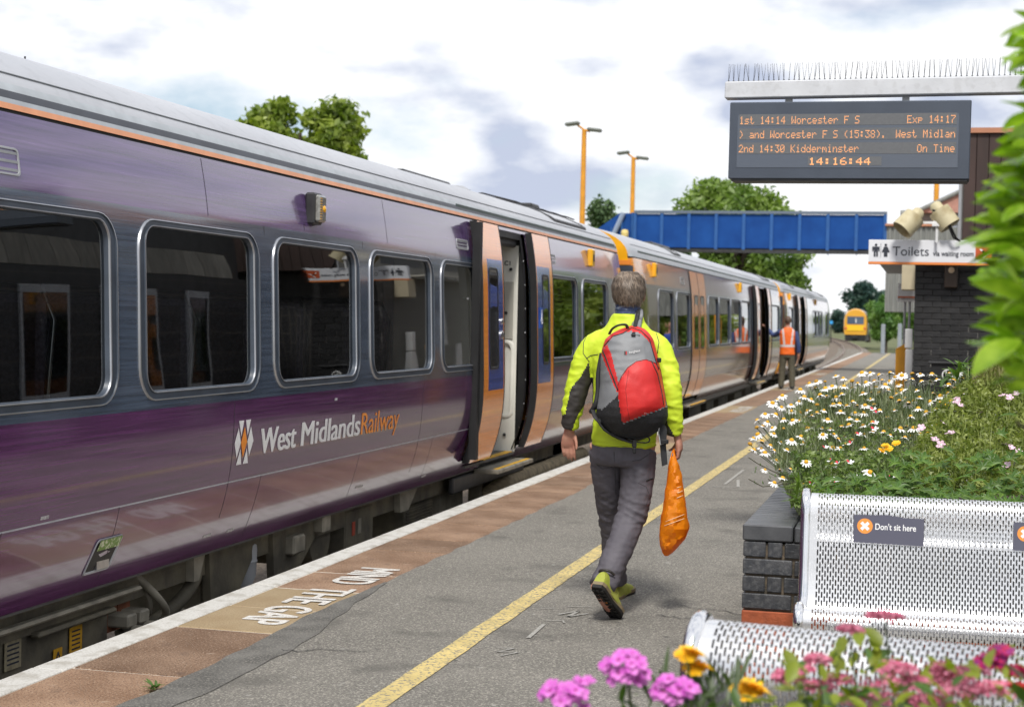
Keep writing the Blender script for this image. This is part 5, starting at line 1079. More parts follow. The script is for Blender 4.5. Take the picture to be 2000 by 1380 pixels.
scatter(sv, 'flower', sal, [(u, v, depth(u, v)-.1) for u, v in ((1708, 838), (1706, 800), (1678, 848), (1612, 874), (1622, 900), (1660, 903), (1636, 905), (1675, 932), (1628, 938), (1662, 866), (1740, 932), (1750, 930), (1586, 944), (1632, 942), (1712, 806), (1709, 826))])
ge = thing('geranium_plant', 'sprawling yellow-green geranium with pale pink flowers at the right of the planter', 'flowers', (.2, 8, .56))
okg = lambda u, v: v > np.interp(u, [1780, 1830, 1880, 1930, 2000], [880, 790, 745, 735, 745])
soft_leaves(13000, region(1780, 2080, 735, 965, depth, okg), .017, GERL, 'foliage', ge, asp=.34)
blades(1500, region(1790, 2080, 745, 960, depth, okg), .10, .003, GERL, 'stems', ge, lean=1.0)
pk = petal_flower('flower', 5, .021, (PINKP,), .25, .85, 4, WHITEP)
scatter(ge, 'flower', pk, [(u, v, depth(u, v)-.12) for u, v in ((1958, 772), (1972, 776), (1985, 768), (1964, 868), (1976, 874), (1990, 882), (1842, 826), (1852, 846), (1838, 868), (1848, 872), (1870, 782), (1915, 806), (1968, 908), (1874, 790), (1866, 778), (1905, 738), (1800, 835), (1826, 858), (1858, 845))])
# tall pale seed stalks and glossy shrub further back
tg = thing('seedhead_plant', 'tall wispy plant with pale seed stalks in front of the bin', 'plant', (.3, 8.6, .56))
okt = lambda u, v: abs(u-(1935+(v-690)*.02)) < 18+(v-680)*.28
blades(3600, region(1890, 1990, 690, 800, lambda u, v: 8.6, okt), .07, .0032, leafmat('straw_stalk', (.26, .25, .10), (.42, .38, .2), rnd=0, vs=20), 'stalks', tg, lean=.5)
soft_leaves(1500, region(1885, 1990, 680, 790, lambda u, v: 8.55, okt), .011, GERL, 'foliage', tg, asp=.3)
def lanceleaf(name, ln, wd, mt, bend=.2, fold=.15, n=4):
    m = MB(); rows = []
    for i in range(n+1):
        t = i/n; w_ = wd*math.sin(PI*min(1, t*.92+.05))**.75*.5 if 0 < i < n else wd*.03
        z = -bend*ln*t*t; rows.append([(-w_, ln*t, z+fold*w_), (0, ln*t, z), (w_, ln*t, z+fold*w_)])
    m.grid(rows); return m.mesh(name, mt, smooth=True)
sh = thing('glossy_shrub', 'young shrub with narrow green leaves behind the daisies by the bin', 'shrub', (.25, 8.8, .56)); ll = lanceleaf('leaf', .085, .022, DKL)
for k in range(110):
    u, v = q.uniform(1835, 1912), 0; v = q.uniform(712, 790) if u > 1860 else q.uniform(740, 790); p = at(u, v, 8.75+q.uniform(-.15, .2)); o = link('leaf', ll, sh); o.location = p-org(sh)
    o.rotation_euler = (q.uniform(.1, 1.1), q.uniform(-.4, .4), q.uniform(0, 6.28))
def palmate(name, r, mt, seed=0):
    m = MB(); qq = random.Random(seed); P = []
    for k in range(5):
        a = -1.9+3.8*k/4; l = r*(1, .95, 1.1, .95, 1)[k]; ca, sa = math.sin(a), math.cos(a)
        P += [(r*.42*math.sin(a-.33), r*.42*math.cos(a-.33), .03*r), (l*.75*math.sin(a-.14), l*.75*math.cos(a-.14), -.02*r), (l*ca, l*sa, -.14*r), (l*.75*math.sin(a+.14), l*.75*math.cos(a+.14), -.02*r)]
    P.append((r*.42*math.sin(2.2), r*.42*math.cos(2.2), 0)); n = len(P); m.add([(0, 0, 0)]+P, [(0, i+1, (i+1) % n+1) for i in range(n)]); return m.mesh(name, mt)
pa_ = thing('leafy_plant', 'bright green lobed leaves along the planter wall behind the bench backrest', 'plant', (.1, 7.3, .56)); pm_ = palmate('leaf', .042, DKL)
for k in range(290):
    u, v = q.uniform(1590, 2060), 985-q.random()**1.3*(100 if k < 230 else 190)
    if u < 1740 and v < 930 or u < 1850 and v < 880: continue
    p = at(u, v, 7.10+(985-v)/100*.42+q.uniform(-.05, .08)); o = link('leaf', pm_, pa_); o.location = p-org(pa_); s = q.uniform(.6, 1.25); o.scale = (s, s, s); o.rotation_euler = (q.uniform(.2, 1.2), q.uniform(-.5, .5), q.uniform(-.9, .9))
tf = thing('spiky_plant', 'tuft of pointed light green leaves over the planter corner', 'plant', (-.58, 7.3, .6)); lt = lanceleaf('leaf', .12, .014, leafmat('light_blade', (.14, .22, .04), (.24, .32, .08), rnd=.2))
for k in range(46):
    u, v = q.uniform(1552, 1592), q.uniform(950, 1010); p = at(u, v, 7.2+q.uniform(-.05, .1)); o = link('leaf', lt, tf); o.location = p-org(tf); o.rotation_euler = (q.uniform(-.2, 1.3), q.uniform(-.3, .3), q.uniform(0, 6.28))
tw_ = thing('trailing_stem', 'thin bare trailing stems leaning out left of the daisy clump', 'plant', (-.75, 7.6, .7)); m = MB()
for pts in (((1560, 935), (1520, 925), (1480, 905), (1462, 893)), ((1560, 940), (1530, 945), (1490, 950), (1462, 935)), ((1545, 930), (1525, 940), (1515, 945), (1500, 935))): m.tube([at(u, v, 7.5) for u, v in pts], .0022, 4)
m.build('stem', mat('brown_stem', (.06, .055, .03), .8), tw_)
for k in range(26): u = q.uniform(1470, 1540); v = q.uniform(905, 950); o = link('leaf', ll, tw_); o.location = at(u, v, 7.5)-org(tw_); o.scale = (.22, .22, .22); o.rotation_euler = (q.uniform(0, 1.5), 0, q.uniform(0, 6.28))
mg = petal_flower('flower', 12, .02, (MARI,), .2, .5, 5, None, 3); mp_ = thing('marigold_plant', 'few orange marigolds among the daisies in the planter', 'flowers', (-.1, 7.8, .56)); scatter(mp_, 'flower', mg, [(1728, 870, 7.5), (1735, 876, 7.5), (1750, 866, 7.55), (1722, 880, 7.5)])
wd_ = thing('weed', 'tiny green weed in the joint between slab and asphalt', 'weed', (-3.03, 6.0, 0)); wl_ = lanceleaf('leaf', .055, .016, leafmat('weed_leaf', (.08, .16, .03), (.15, .24, .05), rnd=.2), .3)
for k in range(22): o = link('leaf', wl_, wd_); o.location = (q.uniform(-.012, .012), q.uniform(-.012, .012), .012); o.rotation_euler = (q.uniform(.2, 1.0), 0, q.uniform(0, 6.28)); s = q.uniform(.5, 1.1); o.scale = (s, s, s)
# ---- foreground flowers
def stalk(parent, p, b, r=.003, mt=None): g = MB(); g.tube([b, (Vector(p)+Vector(b))/2+Vector((0, 0, .03)), p], r, 5); return g.build('stem', mt or LEAFG, parent, fix=False)
fl_ = petal_flower('floret', 5, .0155, (MAGP,), .2, .95, 7, MAGD)
for i, (u, v, wd, ht, lab) in enumerate(((1105, 1348, 46, 30, 'magenta sweet william head lowest and furthest left'), (1226, 1300, 50, 27, 'tallest magenta sweet william head in front of the walker'), (1318, 1342, 44, 22, 'magenta sweet william head beside the orange marigolds'))):
    c = at(u, v, 2.9); t = thing('sweet_william', lab, 'flower', c, 'magenta sweet williams')
    for k in range(26):
        a = q.uniform(0, 6.28); r = q.random()**.5; o = link('floret', fl_, t); d = RT*(math.cos(a)*r*wd) + UP*(math.sin(a)*r*ht) - FW*(math.sqrt(max(0, 1-r*r))*30+q.uniform(-12, 12)); o.location = d*(2.9/FPX)
        o.rotation_euler = (d*.02+Vector((0, -.3, .8))).normalized().to_track_quat('Z', 'Y').to_euler(); s = q.uniform(.8, 1.15); o.scale = (s, s, s)
    if i == 0:
        for du, dv in ((42, -12), (38, 40)):
            for k in range(6): o = link('floret', fl_, t); o.location = (RT*(du+q.uniform(-9, 9))-UP*(dv+q.uniform(-9, 9)))*(2.9/FPX); o.rotation_euler = (q.uniform(0, 1), q.uniform(-.5, .5), 0); o.scale = (.7, .7, .7)
    stalk(t, c-UP*.015, c+Vector((.02, .05, -.32)))
    for k in range(8): o = link('leaf', ll, t); o.location = Vector((q.uniform(-.02, .02), q.uniform(0, .03), q.uniform(-.16, -.05))); o.rotation_euler = (q.uniform(.2, 1.2), 0, q.uniform(0, 6.28)); o.scale = (.6, .6, .6)
mg2 = petal_flower('petals', 14, .026, (MARI,), .25, .45, 6, None, 4)
for u, v, lab in ((1342, 1281, 'upper orange marigold left of the front bench end'), (1357, 1307, 'lower orange marigold left of the front bench end'), (1460, 1352, 'larger orange marigold in front of the rolled bench back')):
    c = at(u, v, 2.95); t = thing('marigold', lab, 'flower', c, 'orange marigolds'); s = 1.25 if u > 1400 else .92
    for k in range(2): o = link('petals', mg2, t); o.scale = (s, s, s); o.rotation_euler = (.5-.3*k, .3*k, k); o.location = Vector((.012*k, 0, .004*k))
    stalk(t, c, c+Vector((.02, .03, -.3)))
LIME = leafmat('lime_leaf', (.22, .28, .02), (.42, .44, .05), rnd=.3, vs=12, trans=.4); spl = [lanceleaf('leaf', .048, .024, LIME, .25, .3), lanceleaf('leaf', .04, .018, LIME, .1, .2), lanceleaf('leaf', .048, .022, DKL, .2, .25)]
sr = thing('spiraea_shrub', 'lime-leaved shrub with flat pink flower clusters along the bottom right', 'shrub', (.05, 2.8, .64))
clusters = [(1728, 1203, 36, 13), (1660, 1228, 24, 9), (1597, 1287, 26, 12), (1572, 1305, 18, 8), (1540, 1322, 34, 18), (1752, 1306, 40, 16), (1740, 1345, 60, 26), (1842, 1306, 32, 15), (1860, 1326, 46, 20), (1690, 1368, 50, 24), (1880, 1350, 50, 22), (1815, 1372, 46, 20), (1600, 1340, 30, 14), (1950, 1345, 40, 20), (1985, 1310, 30, 12), (1640, 1325, 26, 9), (1905, 1310, 26, 10), (1790, 1330, 30, 14)]
for i, (u, v, wd, ht) in enumerate(clusters):
    zc = 2.9+q.uniform(-.15, .15); c = at(u, v, zc); n = 340; a = rg.random(n)*2*PI; r = rg.random(n)**.5
    P = np.array(c)[None]+(np.array(RT)[None]*(np.cos(a)*r*wd)[:, None]+np.array(UP)[None]*((np.sin(a)*.6*r+(1-r*r)*.5)*ht)[:, None]-np.array(FW)[None]*(rg.normal(size=n)*wd*.4)[:, None])*zc/FPX
    nr = rg.normal(size=(n, 3)); nr[:, 2] += .8; nr /= np.linalg.norm(nr, axis=1)[:, None]; t = np.cross(nr, rg.normal(size=(n, 3))); t /= np.linalg.norm(t, axis=1)[:, None]; b = np.cross(nr, t); s = .0042
    V = np.stack([P-t*s, P+b*s, P+t*s, P-b*s], 1).reshape(-1, 3)-np.array(org(sr)); link('flower_head', arr_mesh('flower_head', V, np.arange(4*n).reshape(n, 4), CRIM if (u, v) == (1985, 1310) else ROSE), sr)
    if i < 4: stalk(sr, c-UP*.01, c+Vector((.03, .02, -.28)), .002)
okl = lambda u, v: v > np.interp(u, [1360, 1420, 1480, 1560, 1640, 1720, 1800, 1900, 2020], [1385, 1372, 1340, 1300, 1285, 1278, 1300, 1290, 1280])
for k in range(285):
    while 1:
        u, v = q.uniform(1370, 2060), q.uniform(1265, 1430)
        if okl(u, v): break
    p = at(u, v, 2.85+q.uniform(-.25, .3)); o = link('leaf', spl[2] if (u < 1440 or q.random() < .22) else spl[q.randrange(2)], sr); o.location = p-org(sr); o.rotation_euler = (q.uniform(-.2, 1.2), q.uniform(-.6, .6), q.uniform(0, 6.28)); s = q.uniform(.6, 1.1); o.scale = (s, s, s)
for u, v in ((1715, 1270), (1725, 1260), (1680, 1262), (1640, 1280), (1632, 1300), (1700, 1300), (1648, 1310)):
    o = link('leaf', spl[0], sr); o.location = at(u, v, 2.9)-org(sr); o.rotation_euler = (.9, q.uniform(-.6, .6), q.uniform(-1, 1))
cr_ = thing('crimson_flower', 'deep crimson flower head near the right edge above the pink clusters', 'flower', at(1935, 1287, 2.85)); cf = petal_flower('petal_ring', 9, .02, (CRIM, MAGD), .3, .6, 9, None, 2)
for du, dv in ((0, 0), (14, -8), (-12, 8), (24, -14), (8, 10)): o = link('petal_ring', cf, cr_); o.location = (RT*du-UP*dv)*(2.85/FPX); o.rotation_euler = (q.uniform(.2, 1), q.uniform(-.4, .4), 0)
rf_ = thing('red_rose', 'red rose bloom at the very right edge of the frame', 'flower', at(1994, 1352, 2.7)); RR = mat('rose_red', (.5, .01, .015), .5); cf = petal_flower('petal_ring', 8, .026, (RR,), .5, .8, 10, None, 4); link('petal_ring', cf, rf_)
grs = thing('grass_tuft', 'green leaf blades between marigolds and the front bench end', 'plant', (-.4, 2.95, .64)); gl = lanceleaf('leaf', .11, .012, LEAFG, .15)
for k in range(60): u, v = q.uniform(1260, 1440), q.uniform(1345, 1400); o = link('leaf', gl, grs); o.location = at(u, v, 2.95+q.uniform(-.1, .15))-org(grs); o.rotation_euler = (q.uniform(.3, 1.5), q.uniform(-.4, .4), q.uniform(0, 6.28)); o.scale = (.8, .8, .8)
# ---- glossy laurel bush at the right edge
LAUR = leafmat('laurel_leaf', (.15, .27, .015), (.36, .50, .05), rnd=.5, rough=.22, vs=14, trans=.45)
lb = thing('laurel_bush', 'out-of-focus glossy green laurel bush at the right edge', 'bush', (.45, 2.7, 0)); lv = [lanceleaf('leaf', .105, .054, LAUR, b_, .25, 6) for b_ in (.1, .25, .4)]
bound = lambda v: np.interp(v, [35, 60, 95, 130, 160, 195, 230, 270, 300, 350, 400, 440, 480, 520, 560, 600, 640, 665, 690, 720, 760, 800, 900], [1975, 1958, 1940, 1965, 1985, 1972, 1958, 1952, 1935, 1912, 1898, 1888, 1898, 1905, 1918, 1908, 1915, 1888, 1930, 1940, 1985, 2010, 2040])
g = MB(); n = 0; tips = []
while n < 290:
    v = q.uniform(38, 800); u = bound(v)+abs(q.gauss(0, 48)) + (q.uniform(0, 120) if q.random() < .25 else 0)
    left = u < bound(v)+70 and q.random() < .65
    if not left: u += 48
    zc = 2.62+q.uniform(-.18, .38) + .0005*(u-1900); p = at(u, v, zc); o = link('leaf', lv[n % 3], lb); o.location = p-org(lb)
    d = Vector((-1.0, q.uniform(-.6, .5), q.uniform(-.45, .9))).normalized() if left else Vector((q.uniform(-1, 1), q.uniform(-1, .4), q.uniform(-.4, 1))).normalized()
    o.rotation_euler = d.to_track_quat('Y', 'Z').to_euler(); o.rotation_euler.rotate_axis('Y', q.uniform(-.7, .7)); s = q.uniform(.5, 1.05); o.scale = (s, s, s); n += 1
    o.location -= d*.095*s*(1 if left else .3)                                              # leaf base sits inside the bush, its tip on the outline
for k in range(9): zz = .9+k*.13; g.tube([(.55, 2.75, .5), (.42, 2.72, zz-.1), (.14+.05*(k % 3), 2.68+.05*(k % 2), zz+.12)], [.014, .007, .003], 5)
g.tube([(.55, 2.75, .3), (.52, 2.74, 1.2), (.4, 2.7, 2.1)], [.03, .02, .006], 7); g.build('branch', BARK, lb, fix=False)
# ================================================================ PEOPLE
from mathutils.bvhtree import BVHTree
def loft(m, rings, n=20, mi=None):                                      # rings: (centre, half axis a, half axis b)
    R = [[Vector(c)+Vector(a)*math.cos(2*PI*k/n)+Vector(b)*math.sin(2*PI*k/n) for k in range(n)] for c, a, b in rings]
    m.grid(R, mi, close=True); m.poly(R[0][::-1], mi); m.poly(R[-1], mi)
def hz(m, rows, n=22):                                                  # horizontal elliptical sections (x, y, z, rx, ry)
    loft(m, [((x, y, z), (rx, 0, 0), (0, ry, 0)) for x, y, z, rx, ry in rows], n)
def ball(m, c, r, n=14):
    c = Vector(c); r = (r, r, r) if not isinstance(r, tuple) else r
    hz(m, [(c.x, c.y, c.z-r[2]*math.cos(t), r[0]*math.sin(t), r[1]*math.sin(t)) for t in np.linspace(.18, PI-.18, 9)], n)
def sweep(m, pts, rs, n=16):
    P = [Vector(p) for p in pts]; Q = []; Z = []
    for i in range(len(P)-1):
        a, b, c, d = P[max(i-1, 0)], P[i], P[i+1], P[min(i+2, len(P)-1)]
        for k in range(5):
            t = k/5; Q.append(.5*((2*b)+(c-a)*t+(2*a-5*b+4*c-d)*t*t+(3*b-a-3*c+d)*t**3)); Z.append(rs[i]*(1-t)+rs[i+1]*t)
    m.tube(Q+[P[-1]], Z+[rs[-1]], n)
def fuse(m, voxel, smooth=5, name='shape'):                             # one continuous skin round overlapping volumes
    me = m.mesh(name, []); o = bpy.data.objects.new(name, me); COL.objects.link(o)
    bm = bmesh.new(); bm.from_mesh(me); bmesh.ops.recalc_face_normals(bm, faces=bm.faces); bm.to_mesh(me); bm.free()
    r = o.modifiers.new('r', 'REMESH'); r.mode = 'VOXEL'; r.voxel_size = voxel; s = o.modifiers.new('s', 'SMOOTH'); s.iterations = smooth; s.factor = .5
    out = bpy.data.meshes.new_from_object(o.evaluated_get(bpy.context.evaluated_depsgraph_get())); bpy.data.objects.remove(o); bpy.data.meshes.remove(me); return out
def wrinkle(me, fn):
    n = len(me.vertices); V = np.empty(n*3, np.float32); me.vertices.foreach_get('co', V); V = V.reshape(-1, 3); N = np.empty(n*3, np.float32); me.vertices.foreach_get('normal', N); N = N.reshape(-1, 3)
    d = np.array([fn(*p) for p in V.tolist()], np.float32); me.vertices.foreach_set('co', (V+N*d[:, None]).ravel().astype(np.float32)); me.update()
def paint(me, mats, fn):
    for m in mats: me.materials.append(m)
    me.polygons.foreach_set('material_index', [fn(p.center, p.normal) for p in me.polygons]); me.polygons.foreach_set('use_smooth', [True]*len(me.polygons)); me.update()
def nz(x, y, z): return mnoise.noise((x, y, z))
def rdg(x, y, z): return 1-2*abs(mnoise.noise((x, y, z)))               # creases
def project(p):
    d = Vector(p)-Vector((0, 0, CAMH)); z = d.dot(FW); return 1000+FPX*d.dot(RT)/z, 690-FPX*d.dot(UP)/z
def inpoly(u, v, P):
    c = False; j = len(P)-1
    for i in range(len(P)):
        if (P[i][1] > v) != (P[j][1] > v) and u < (P[j][0]-P[i][0])*(v-P[i][1])/(P[j][1]-P[i][1])+P[i][0]: c = not c
        j = i
    return c
SKIN = mat('skin', (.46, .235, .165), .5, col2=(.40, .17, .12), vs=22, bump=.15, bs=120); HAIR = mat('grey_brown_hair', (.11, .075, .05), .5, col2=(.25, .185, .135), vs=40, rnd=0); EYEW = mat('eye', (.7, .68, .65), .2)
def finger(m, base, d, curl, ln, r=.0088, axis=None):                   # three bones bending about an axis
    P = [Vector(base)]; d = Vector(d).normalized(); ax = Vector(axis).normalized()
    for k, f in enumerate((.45, .30, .25)):
        P.append(P[-1]+d*ln*f); d = Matrix.Rotation(curl[k], 3, ax) @ d
    m.tube([P[0]-(P[1]-P[0])*.35]+P, [r*1.05, r, r*.95, r*.85, r*.62], 10)
    ball(m, P[-1], r*.62, 8)
# ---------------- the walker
WX, WY = -1.568, 8.47
wk = thing('person', 'man in bright yellow jacket and grey trousers walking away along the platform', 'person', (WX, WY, 0)); ORG[wk.name] = Vector((0, 0, 0))
B = MB()
hz(B, [(.0, 0, .86, .15, .10), (.0, 0, .95, .155, .105), (0, .01, 1.1, .14, .10), (0, .01, 1.25, .155, .11), (.005, .0, 1.38, .155, .10), (.005, -.005, 1.46, .13, .08), (.005, 0, 1.53, .085, .075), (.008, .01, 1.58, .060, .064), (.01, .02, 1.66, .056, .062)])
hz(B, [(.012, .035, 1.60, .045, .06), (.012, .04, 1.64, .064, .085), (.012, .03, 1.70, .076, .098), (.012, .022, 1.745, .077, .10), (.012, .018, 1.78, .066, .086), (.012, .018, 1.805, .035, .05)])
ball(B, (.017, .135, 1.685), (.014, .018, .022)); ball(B, (.015, .118, 1.635), (.022, .012, .006)); ball(B, (-.066, .03, 1.69), (.012, .02, .033)); ball(B, (.090, .022, 1.69), (.012, .02, .033))
LW, RW = Vector((-.285, -.02, .965)), Vector((.280, .02, .955))
sweep(B, [(-.13, 0, 1.42), (-.19, 0, 1.36), (-.242, -.03, 1.19), LW], [.04, .042, .040, .028]); sweep(B, [(.14, 0, 1.42), (.20, 0, 1.36), (.25, -.03, 1.19), RW], [.04, .042, .040, .028])
# left hand, relaxed, palm turned back, thumb on the body side
loft(B, [((-.285, -.02, .985), (.028, 0, 0), (0, .020, 0)), ((-.288, -.02, .95), (.030, 0, 0), (0, .019, 0)), ((-.291, -.015, .915), (.038, .004, 0), (0, .017, 0)), ((-.293, -.008, .885), (.041, .004, 0), (0, .015, 0)), ((-.293, -.004, .868), (.038, .004, 0), (0, .011, 0))])
for k, (x, ln, c) in enumerate(((-.324, .062, .52), (-.304, .076, .44), (-.283, .080, .36), (-.263, .072, .26))):
    finger(B, (x, -.004, .868), (.02+.03*(k-1.5)*-.4+.10, .06, -1), (c*.8, c, c*.7), ln, .0092, (1, .1, 0))
finger(B, (-.254, -.022, .925), (.30, -.30, -1), (.1, .15, .1), .066, .0100, (0, 1, 0))
# right hand closed round the bag handles, knuckles outward
loft(B, [((.288, .02, .975), (.022, 0, 0), (0, .028, 0)), ((.292, .02, .94), (.021, 0, 0), (0, .031, 0)), ((.300, .022, .905), (.020, 0, 0), (0, .040, 0)), ((.302, .024, .878), (.019, 0, 0), (0, .042, 0)), ((.298, .024, .862), (.014, 0, 0), (0, .038, 0))])
for k, (y, ln) in enumerate(((-.010, .066), (.011, .078), (.033, .080), (.054, .072))): finger(B, (.303, y, .868), (-.15, 0, -1), (.95, 1.25, .8), ln, .0092, (0, 1, 0))
finger(B, (.286, .055, .915), (-.45, .12, -.75), (.2, .35, .2), .066, .0100, (0, 1, 0))
HIPR, HIPL = (.095, 0, .90), (-.095, 0, .90); KR, AR = (.055, -.055, .50), (-.035, -.36, .17); KL, AL = (-.075, .17, .49), (-.085, .34, .10)
sweep(B, [HIPR, (.08, -.02, .7), KR, (.02, -.2, .34), AR], [.085, .075, .055, .052, .036]); sweep(B, [HIPL, (-.075, .08, .7), KL, (-.08, .25, .3), AL], [.085, .075, .055, .052, .036])
for a, d in ((AR, (.28, .62, -.72)), (AL, (.1, .98, -.15))): a = Vector(a); d = Vector(d).normalized(); sweep(B, [a-d*.04, a+d*.08, a+d*.15], [.034, .034, .024])
bm_ = fuse(B, .0046, 3, 'body'); paint(bm_, [SKIN], lambda c, n: 0); link('body', bm_, wk)
for x in (-.018, .046): e = MB(); ball(e, (x, .112, 1.70), .012); e.build('eye', EYEW, wk, smooth=True)
# hair: a cap plus many short locks
H = MB(); hz(H, [(.012, -.012, 1.650, .055, .064), (.012, -.004, 1.668, .074, .086), (.012, .004, 1.70, .085, .102), (.012, .006, 1.745, .088, .108), (.012, .008, 1.785, .076, .094), (.012, .010, 1.815, .040, .055)])
hm = fuse(H, .006, 3, 'hair'); wrinkle(hm, lambda x, y, z: .003*nz(x*60, y*60, z*14)+.002*nz(x*130, y*130, z*30)); paint(hm, [HAIR], lambda c, n: 0); ho = link('hair', hm, wk)
vh = np.array([v.co[:] for v in hm.vertices]); nh = np.array([v.normal[:] for v in hm.vertices]); rq = np.random.default_rng(2); k = rq.choice(len(vh), 12000)
p0, n0 = vh[k], nh[k]; dn = np.array([.25, -.05, -1.0])+.28*rq.normal(size=(len(k), 3)); dn -= n0*(dn*n0).sum(1)[:, None]*.75; dn /= np.linalg.norm(dn, axis=1)[:, None]; ln = (.018+.024*rq.random(len(k)))[:, None]; sd_ = np.cross(dn, n0)*.0009
Vh = np.stack([p0-sd_+n0*.001, p0+sd_+n0*.001, p0+dn*ln+n0*.0035+sd_*.3, p0+dn*ln+n0*.0035-sd_*.3], 1).reshape(-1, 3); link('hair_locks', arr_mesh('hair_locks', Vh, np.arange(len(Vh)).reshape(-1, 4), [HAIR, mat('light_hair', (.36, .285, .22), .45), mat('dark_hair', (.05, .038, .03), .5)], mi=rq.choice(3, len(k), p=(.45, .25, .30))), ho)
nb = MB(); hz(nb, [(.010, .006, z, .066+.003*math.sin(z*400), .074+.003*math.sin(z*300+1)) for z in np.linspace(1.565, 1.672, 16)], 28); nm = nb.mesh('neck_warmer', [mat('navy_neck_warmer', (.035, .055, .13), .8, col2=(.20, .24, .32), vs=22, fac=(.55, .7), stretch=(1, 1, 4))], smooth=True); wrinkle(nm, lambda x, y, z: .003*nz(x*20, y*20, z*70)); link('neck_warmer', nm, wk)
# jacket
J = MB()
hz(J, [(.015, -.0, .888, .170, .128), (.012, -.005, .93, .168, .128), (.008, -.005, 1.02, .160, .123), (.005, -.005, 1.15, .162, .125), (.006, -.005, 1.28, .178, .13), (.008, -.005, 1.38, .197, .126), (.008, -.005, 1.445, .185, .112), (.008, 0, 1.50, .135, .098), (.008, .0, 1.545, .096, .088), (.010, .005, 1.588, .076, .080)], 28)
sweep(J, [(-.08, -.005, 1.452), (-.150, -.005, 1.425), (-.208, -.01, 1.33), (-.248, -.03, 1.19), (-.272, -.035, 1.06), (-.284, -.022, .975)], [.058, .068, .066, .059, .051, .044]); sweep(J, [(.09, -.005, 1.452), (.165, -.005, 1.425), (.215, -.01, 1.33), (.252, -.03, 1.19), (.268, -.02, 1.06), (.278, .012, .968)], [.058, .068, .066, .059, .051, .044])
jm = fuse(J, .0068, 6, 'jacket')
def jw(x, y, z):
    arm = max(0, min(1, (abs(x-.008)-.2)/.03)); d = .004*nz(x*9, y*9, z*9)+.0022*rdg(x*22+z*9, y*12, z*26)
    d += arm*(.0060*rdg(x*10+z*7, y*9, z*22) + .003*nz(x*30, y*30, z*45)) if z < 1.36 else arm*.005*rdg(x*12, y*9, z*9)
    if arm < 1: d += (1-arm)*(.009*rdg(x*5+z*5, y*4, z*9+3)*max(0, min(1, (1.3-z)/.2)) + .003*rdg(x*16, y*8, z*12) + (.003*math.sin(z*330) if z < .925 else 0))
    return d
wrinkle(jm, jw)
HIV = mat('fluorescent_yellow', (.52, .66, .02), .6, col2=(.60, .74, .04), vs=4, bump=.1, bs=300); CHAR = mat('charcoal_panel', (.035, .030, .028), .65, var=.2, vs=10)
PL = [(1156, 696), (1136, 732), (1114, 760), (1108, 788), (1104, 808), (1080, 818), (1080, 856), (1112, 853), (1119, 835), (1128, 812), (1142, 790), (1160, 760)]; PR = [(1280, 740), (1292, 790), (1306, 832), (1318, 852), (1270, 856), (1276, 800)]
def jp(c, n):
    u, v = project(Vector(c)+Vector((WX, WY, 0)))
    if inpoly(u, v, PL) and c[0] < -.175: return 1
    if inpoly(u, v, PR) and c[0] > .2: return 1
    if -.19 < c[0] < -.155 and z_ok(c) and abs(c[1]+.02) < .06: return 1
    return 0
def z_ok(c): return .95 < c[2] < 1.25
paint(jm, [HIV, CHAR], jp); link('jacket', jm, wk)
off = Vector((WX, WY, 0))
def bvh(me): return BVHTree.FromPolygons([v.co+off for v in me.vertices], [tuple(p.vertices) for p in me.polygons])
def hit(tree_, u, v, lift=.003):
    d = (FW + RT*((u-1000)/FPX) - UP*((v-690)/FPX)).normalized(); r = tree_.ray_cast(Vector((0, 0, CAMH)), d); return (r[0]-d*lift-off) if r[0] else None
JB = bvh(jm)
def seam(px_, name, mt, r=.0022, lift=.0, tree_=None, parent=wk, n=4, flat=None):
    Q = []
    for (a, b) in zip(px_, px_[1:]):
        for k in range(n): Q.append((a[0]+(b[0]-a[0])*k/n, a[1]+(b[1]-a[1])*k/n))
    P = [p for p in (hit(tree_ or JB, u, v, lift) for u, v in Q+[px_[-1]]) if p is not None]
    if len(P) < 2: return None
    g = MB(); g.tube(P, r, 6, flat=flat); return g.build(name, mt, parent, smooth=True)
PIPE = mat('dark_piping', (.03, .03, .03), .6)
seam([(1150, 705), (1139, 690), (1140, 668), (1152, 645), (1170, 630)], 'piping', PIPE); seam([(1266, 622), (1280, 645), (1287, 668), (1284, 690)], 'piping', PIPE); seam([(1145, 700), (1154, 694), (1168, 692)], 'piping', PIPE); seam([(1156, 868), (1190, 872), (1235, 870), (1278, 862)], 'hem_stitch', mat('dark_yellow_hem', (.30, .38, .01), .7), .0015)  # hem line in a darker yellow
# trousers
T = MB()
hz(T, [(.005, 0, .93, .160, .118), (.005, -.005, .88, .168, .128), (.0, -.005, .82, .170, .13), (0, -.005, .79, .158, .115)], 26)
sweep(T, [(.088, -.005, .86), (.088, -.02, .70), (.062, -.052, .51), (.022, -.19, .34), (-.03, -.335, .185)], [.096, .087, .073, .068, .063]); sweep(T, [(-.085, .0, .86), (-.082, .06, .70), (-.078, .165, .50), (-.082, .26, .30), (-.085, .335, .10)], [.094, .085, .072, .066, .060])
tm = fuse(T, .0068, 5, 'trousers')
def twk(x, y, z):
    k = max(0, min(1, (.86-z)/.15)); knee = math.exp(-((z-.5)/.13)**2)+.9*math.exp(-((z-.2)/.10)**2)+.6*math.exp(-((z-.80)/.09)**2)
    return .004*nz(x*8, y*8, z*8)+k*.0045*rdg(x*9-z*6, y*5, z*9)+knee*.0068*(rdg(x*8+z*10, y*6, z*21+x*9)+.5*rdg(x*17-z*12, y*9, z*34))+.0025*nz(x*35, y*30, z*50)
wrinkle(tm, twk); TROU = mat('grey_walking_trousers', (.080, .073, .088), .72, col2=(.115, .106, .124), vs=9, bump=.2, bs=260)
paint(tm, [TROU], lambda c, n: 0); link('trousers', tm, wk); TB = bvh(tm)
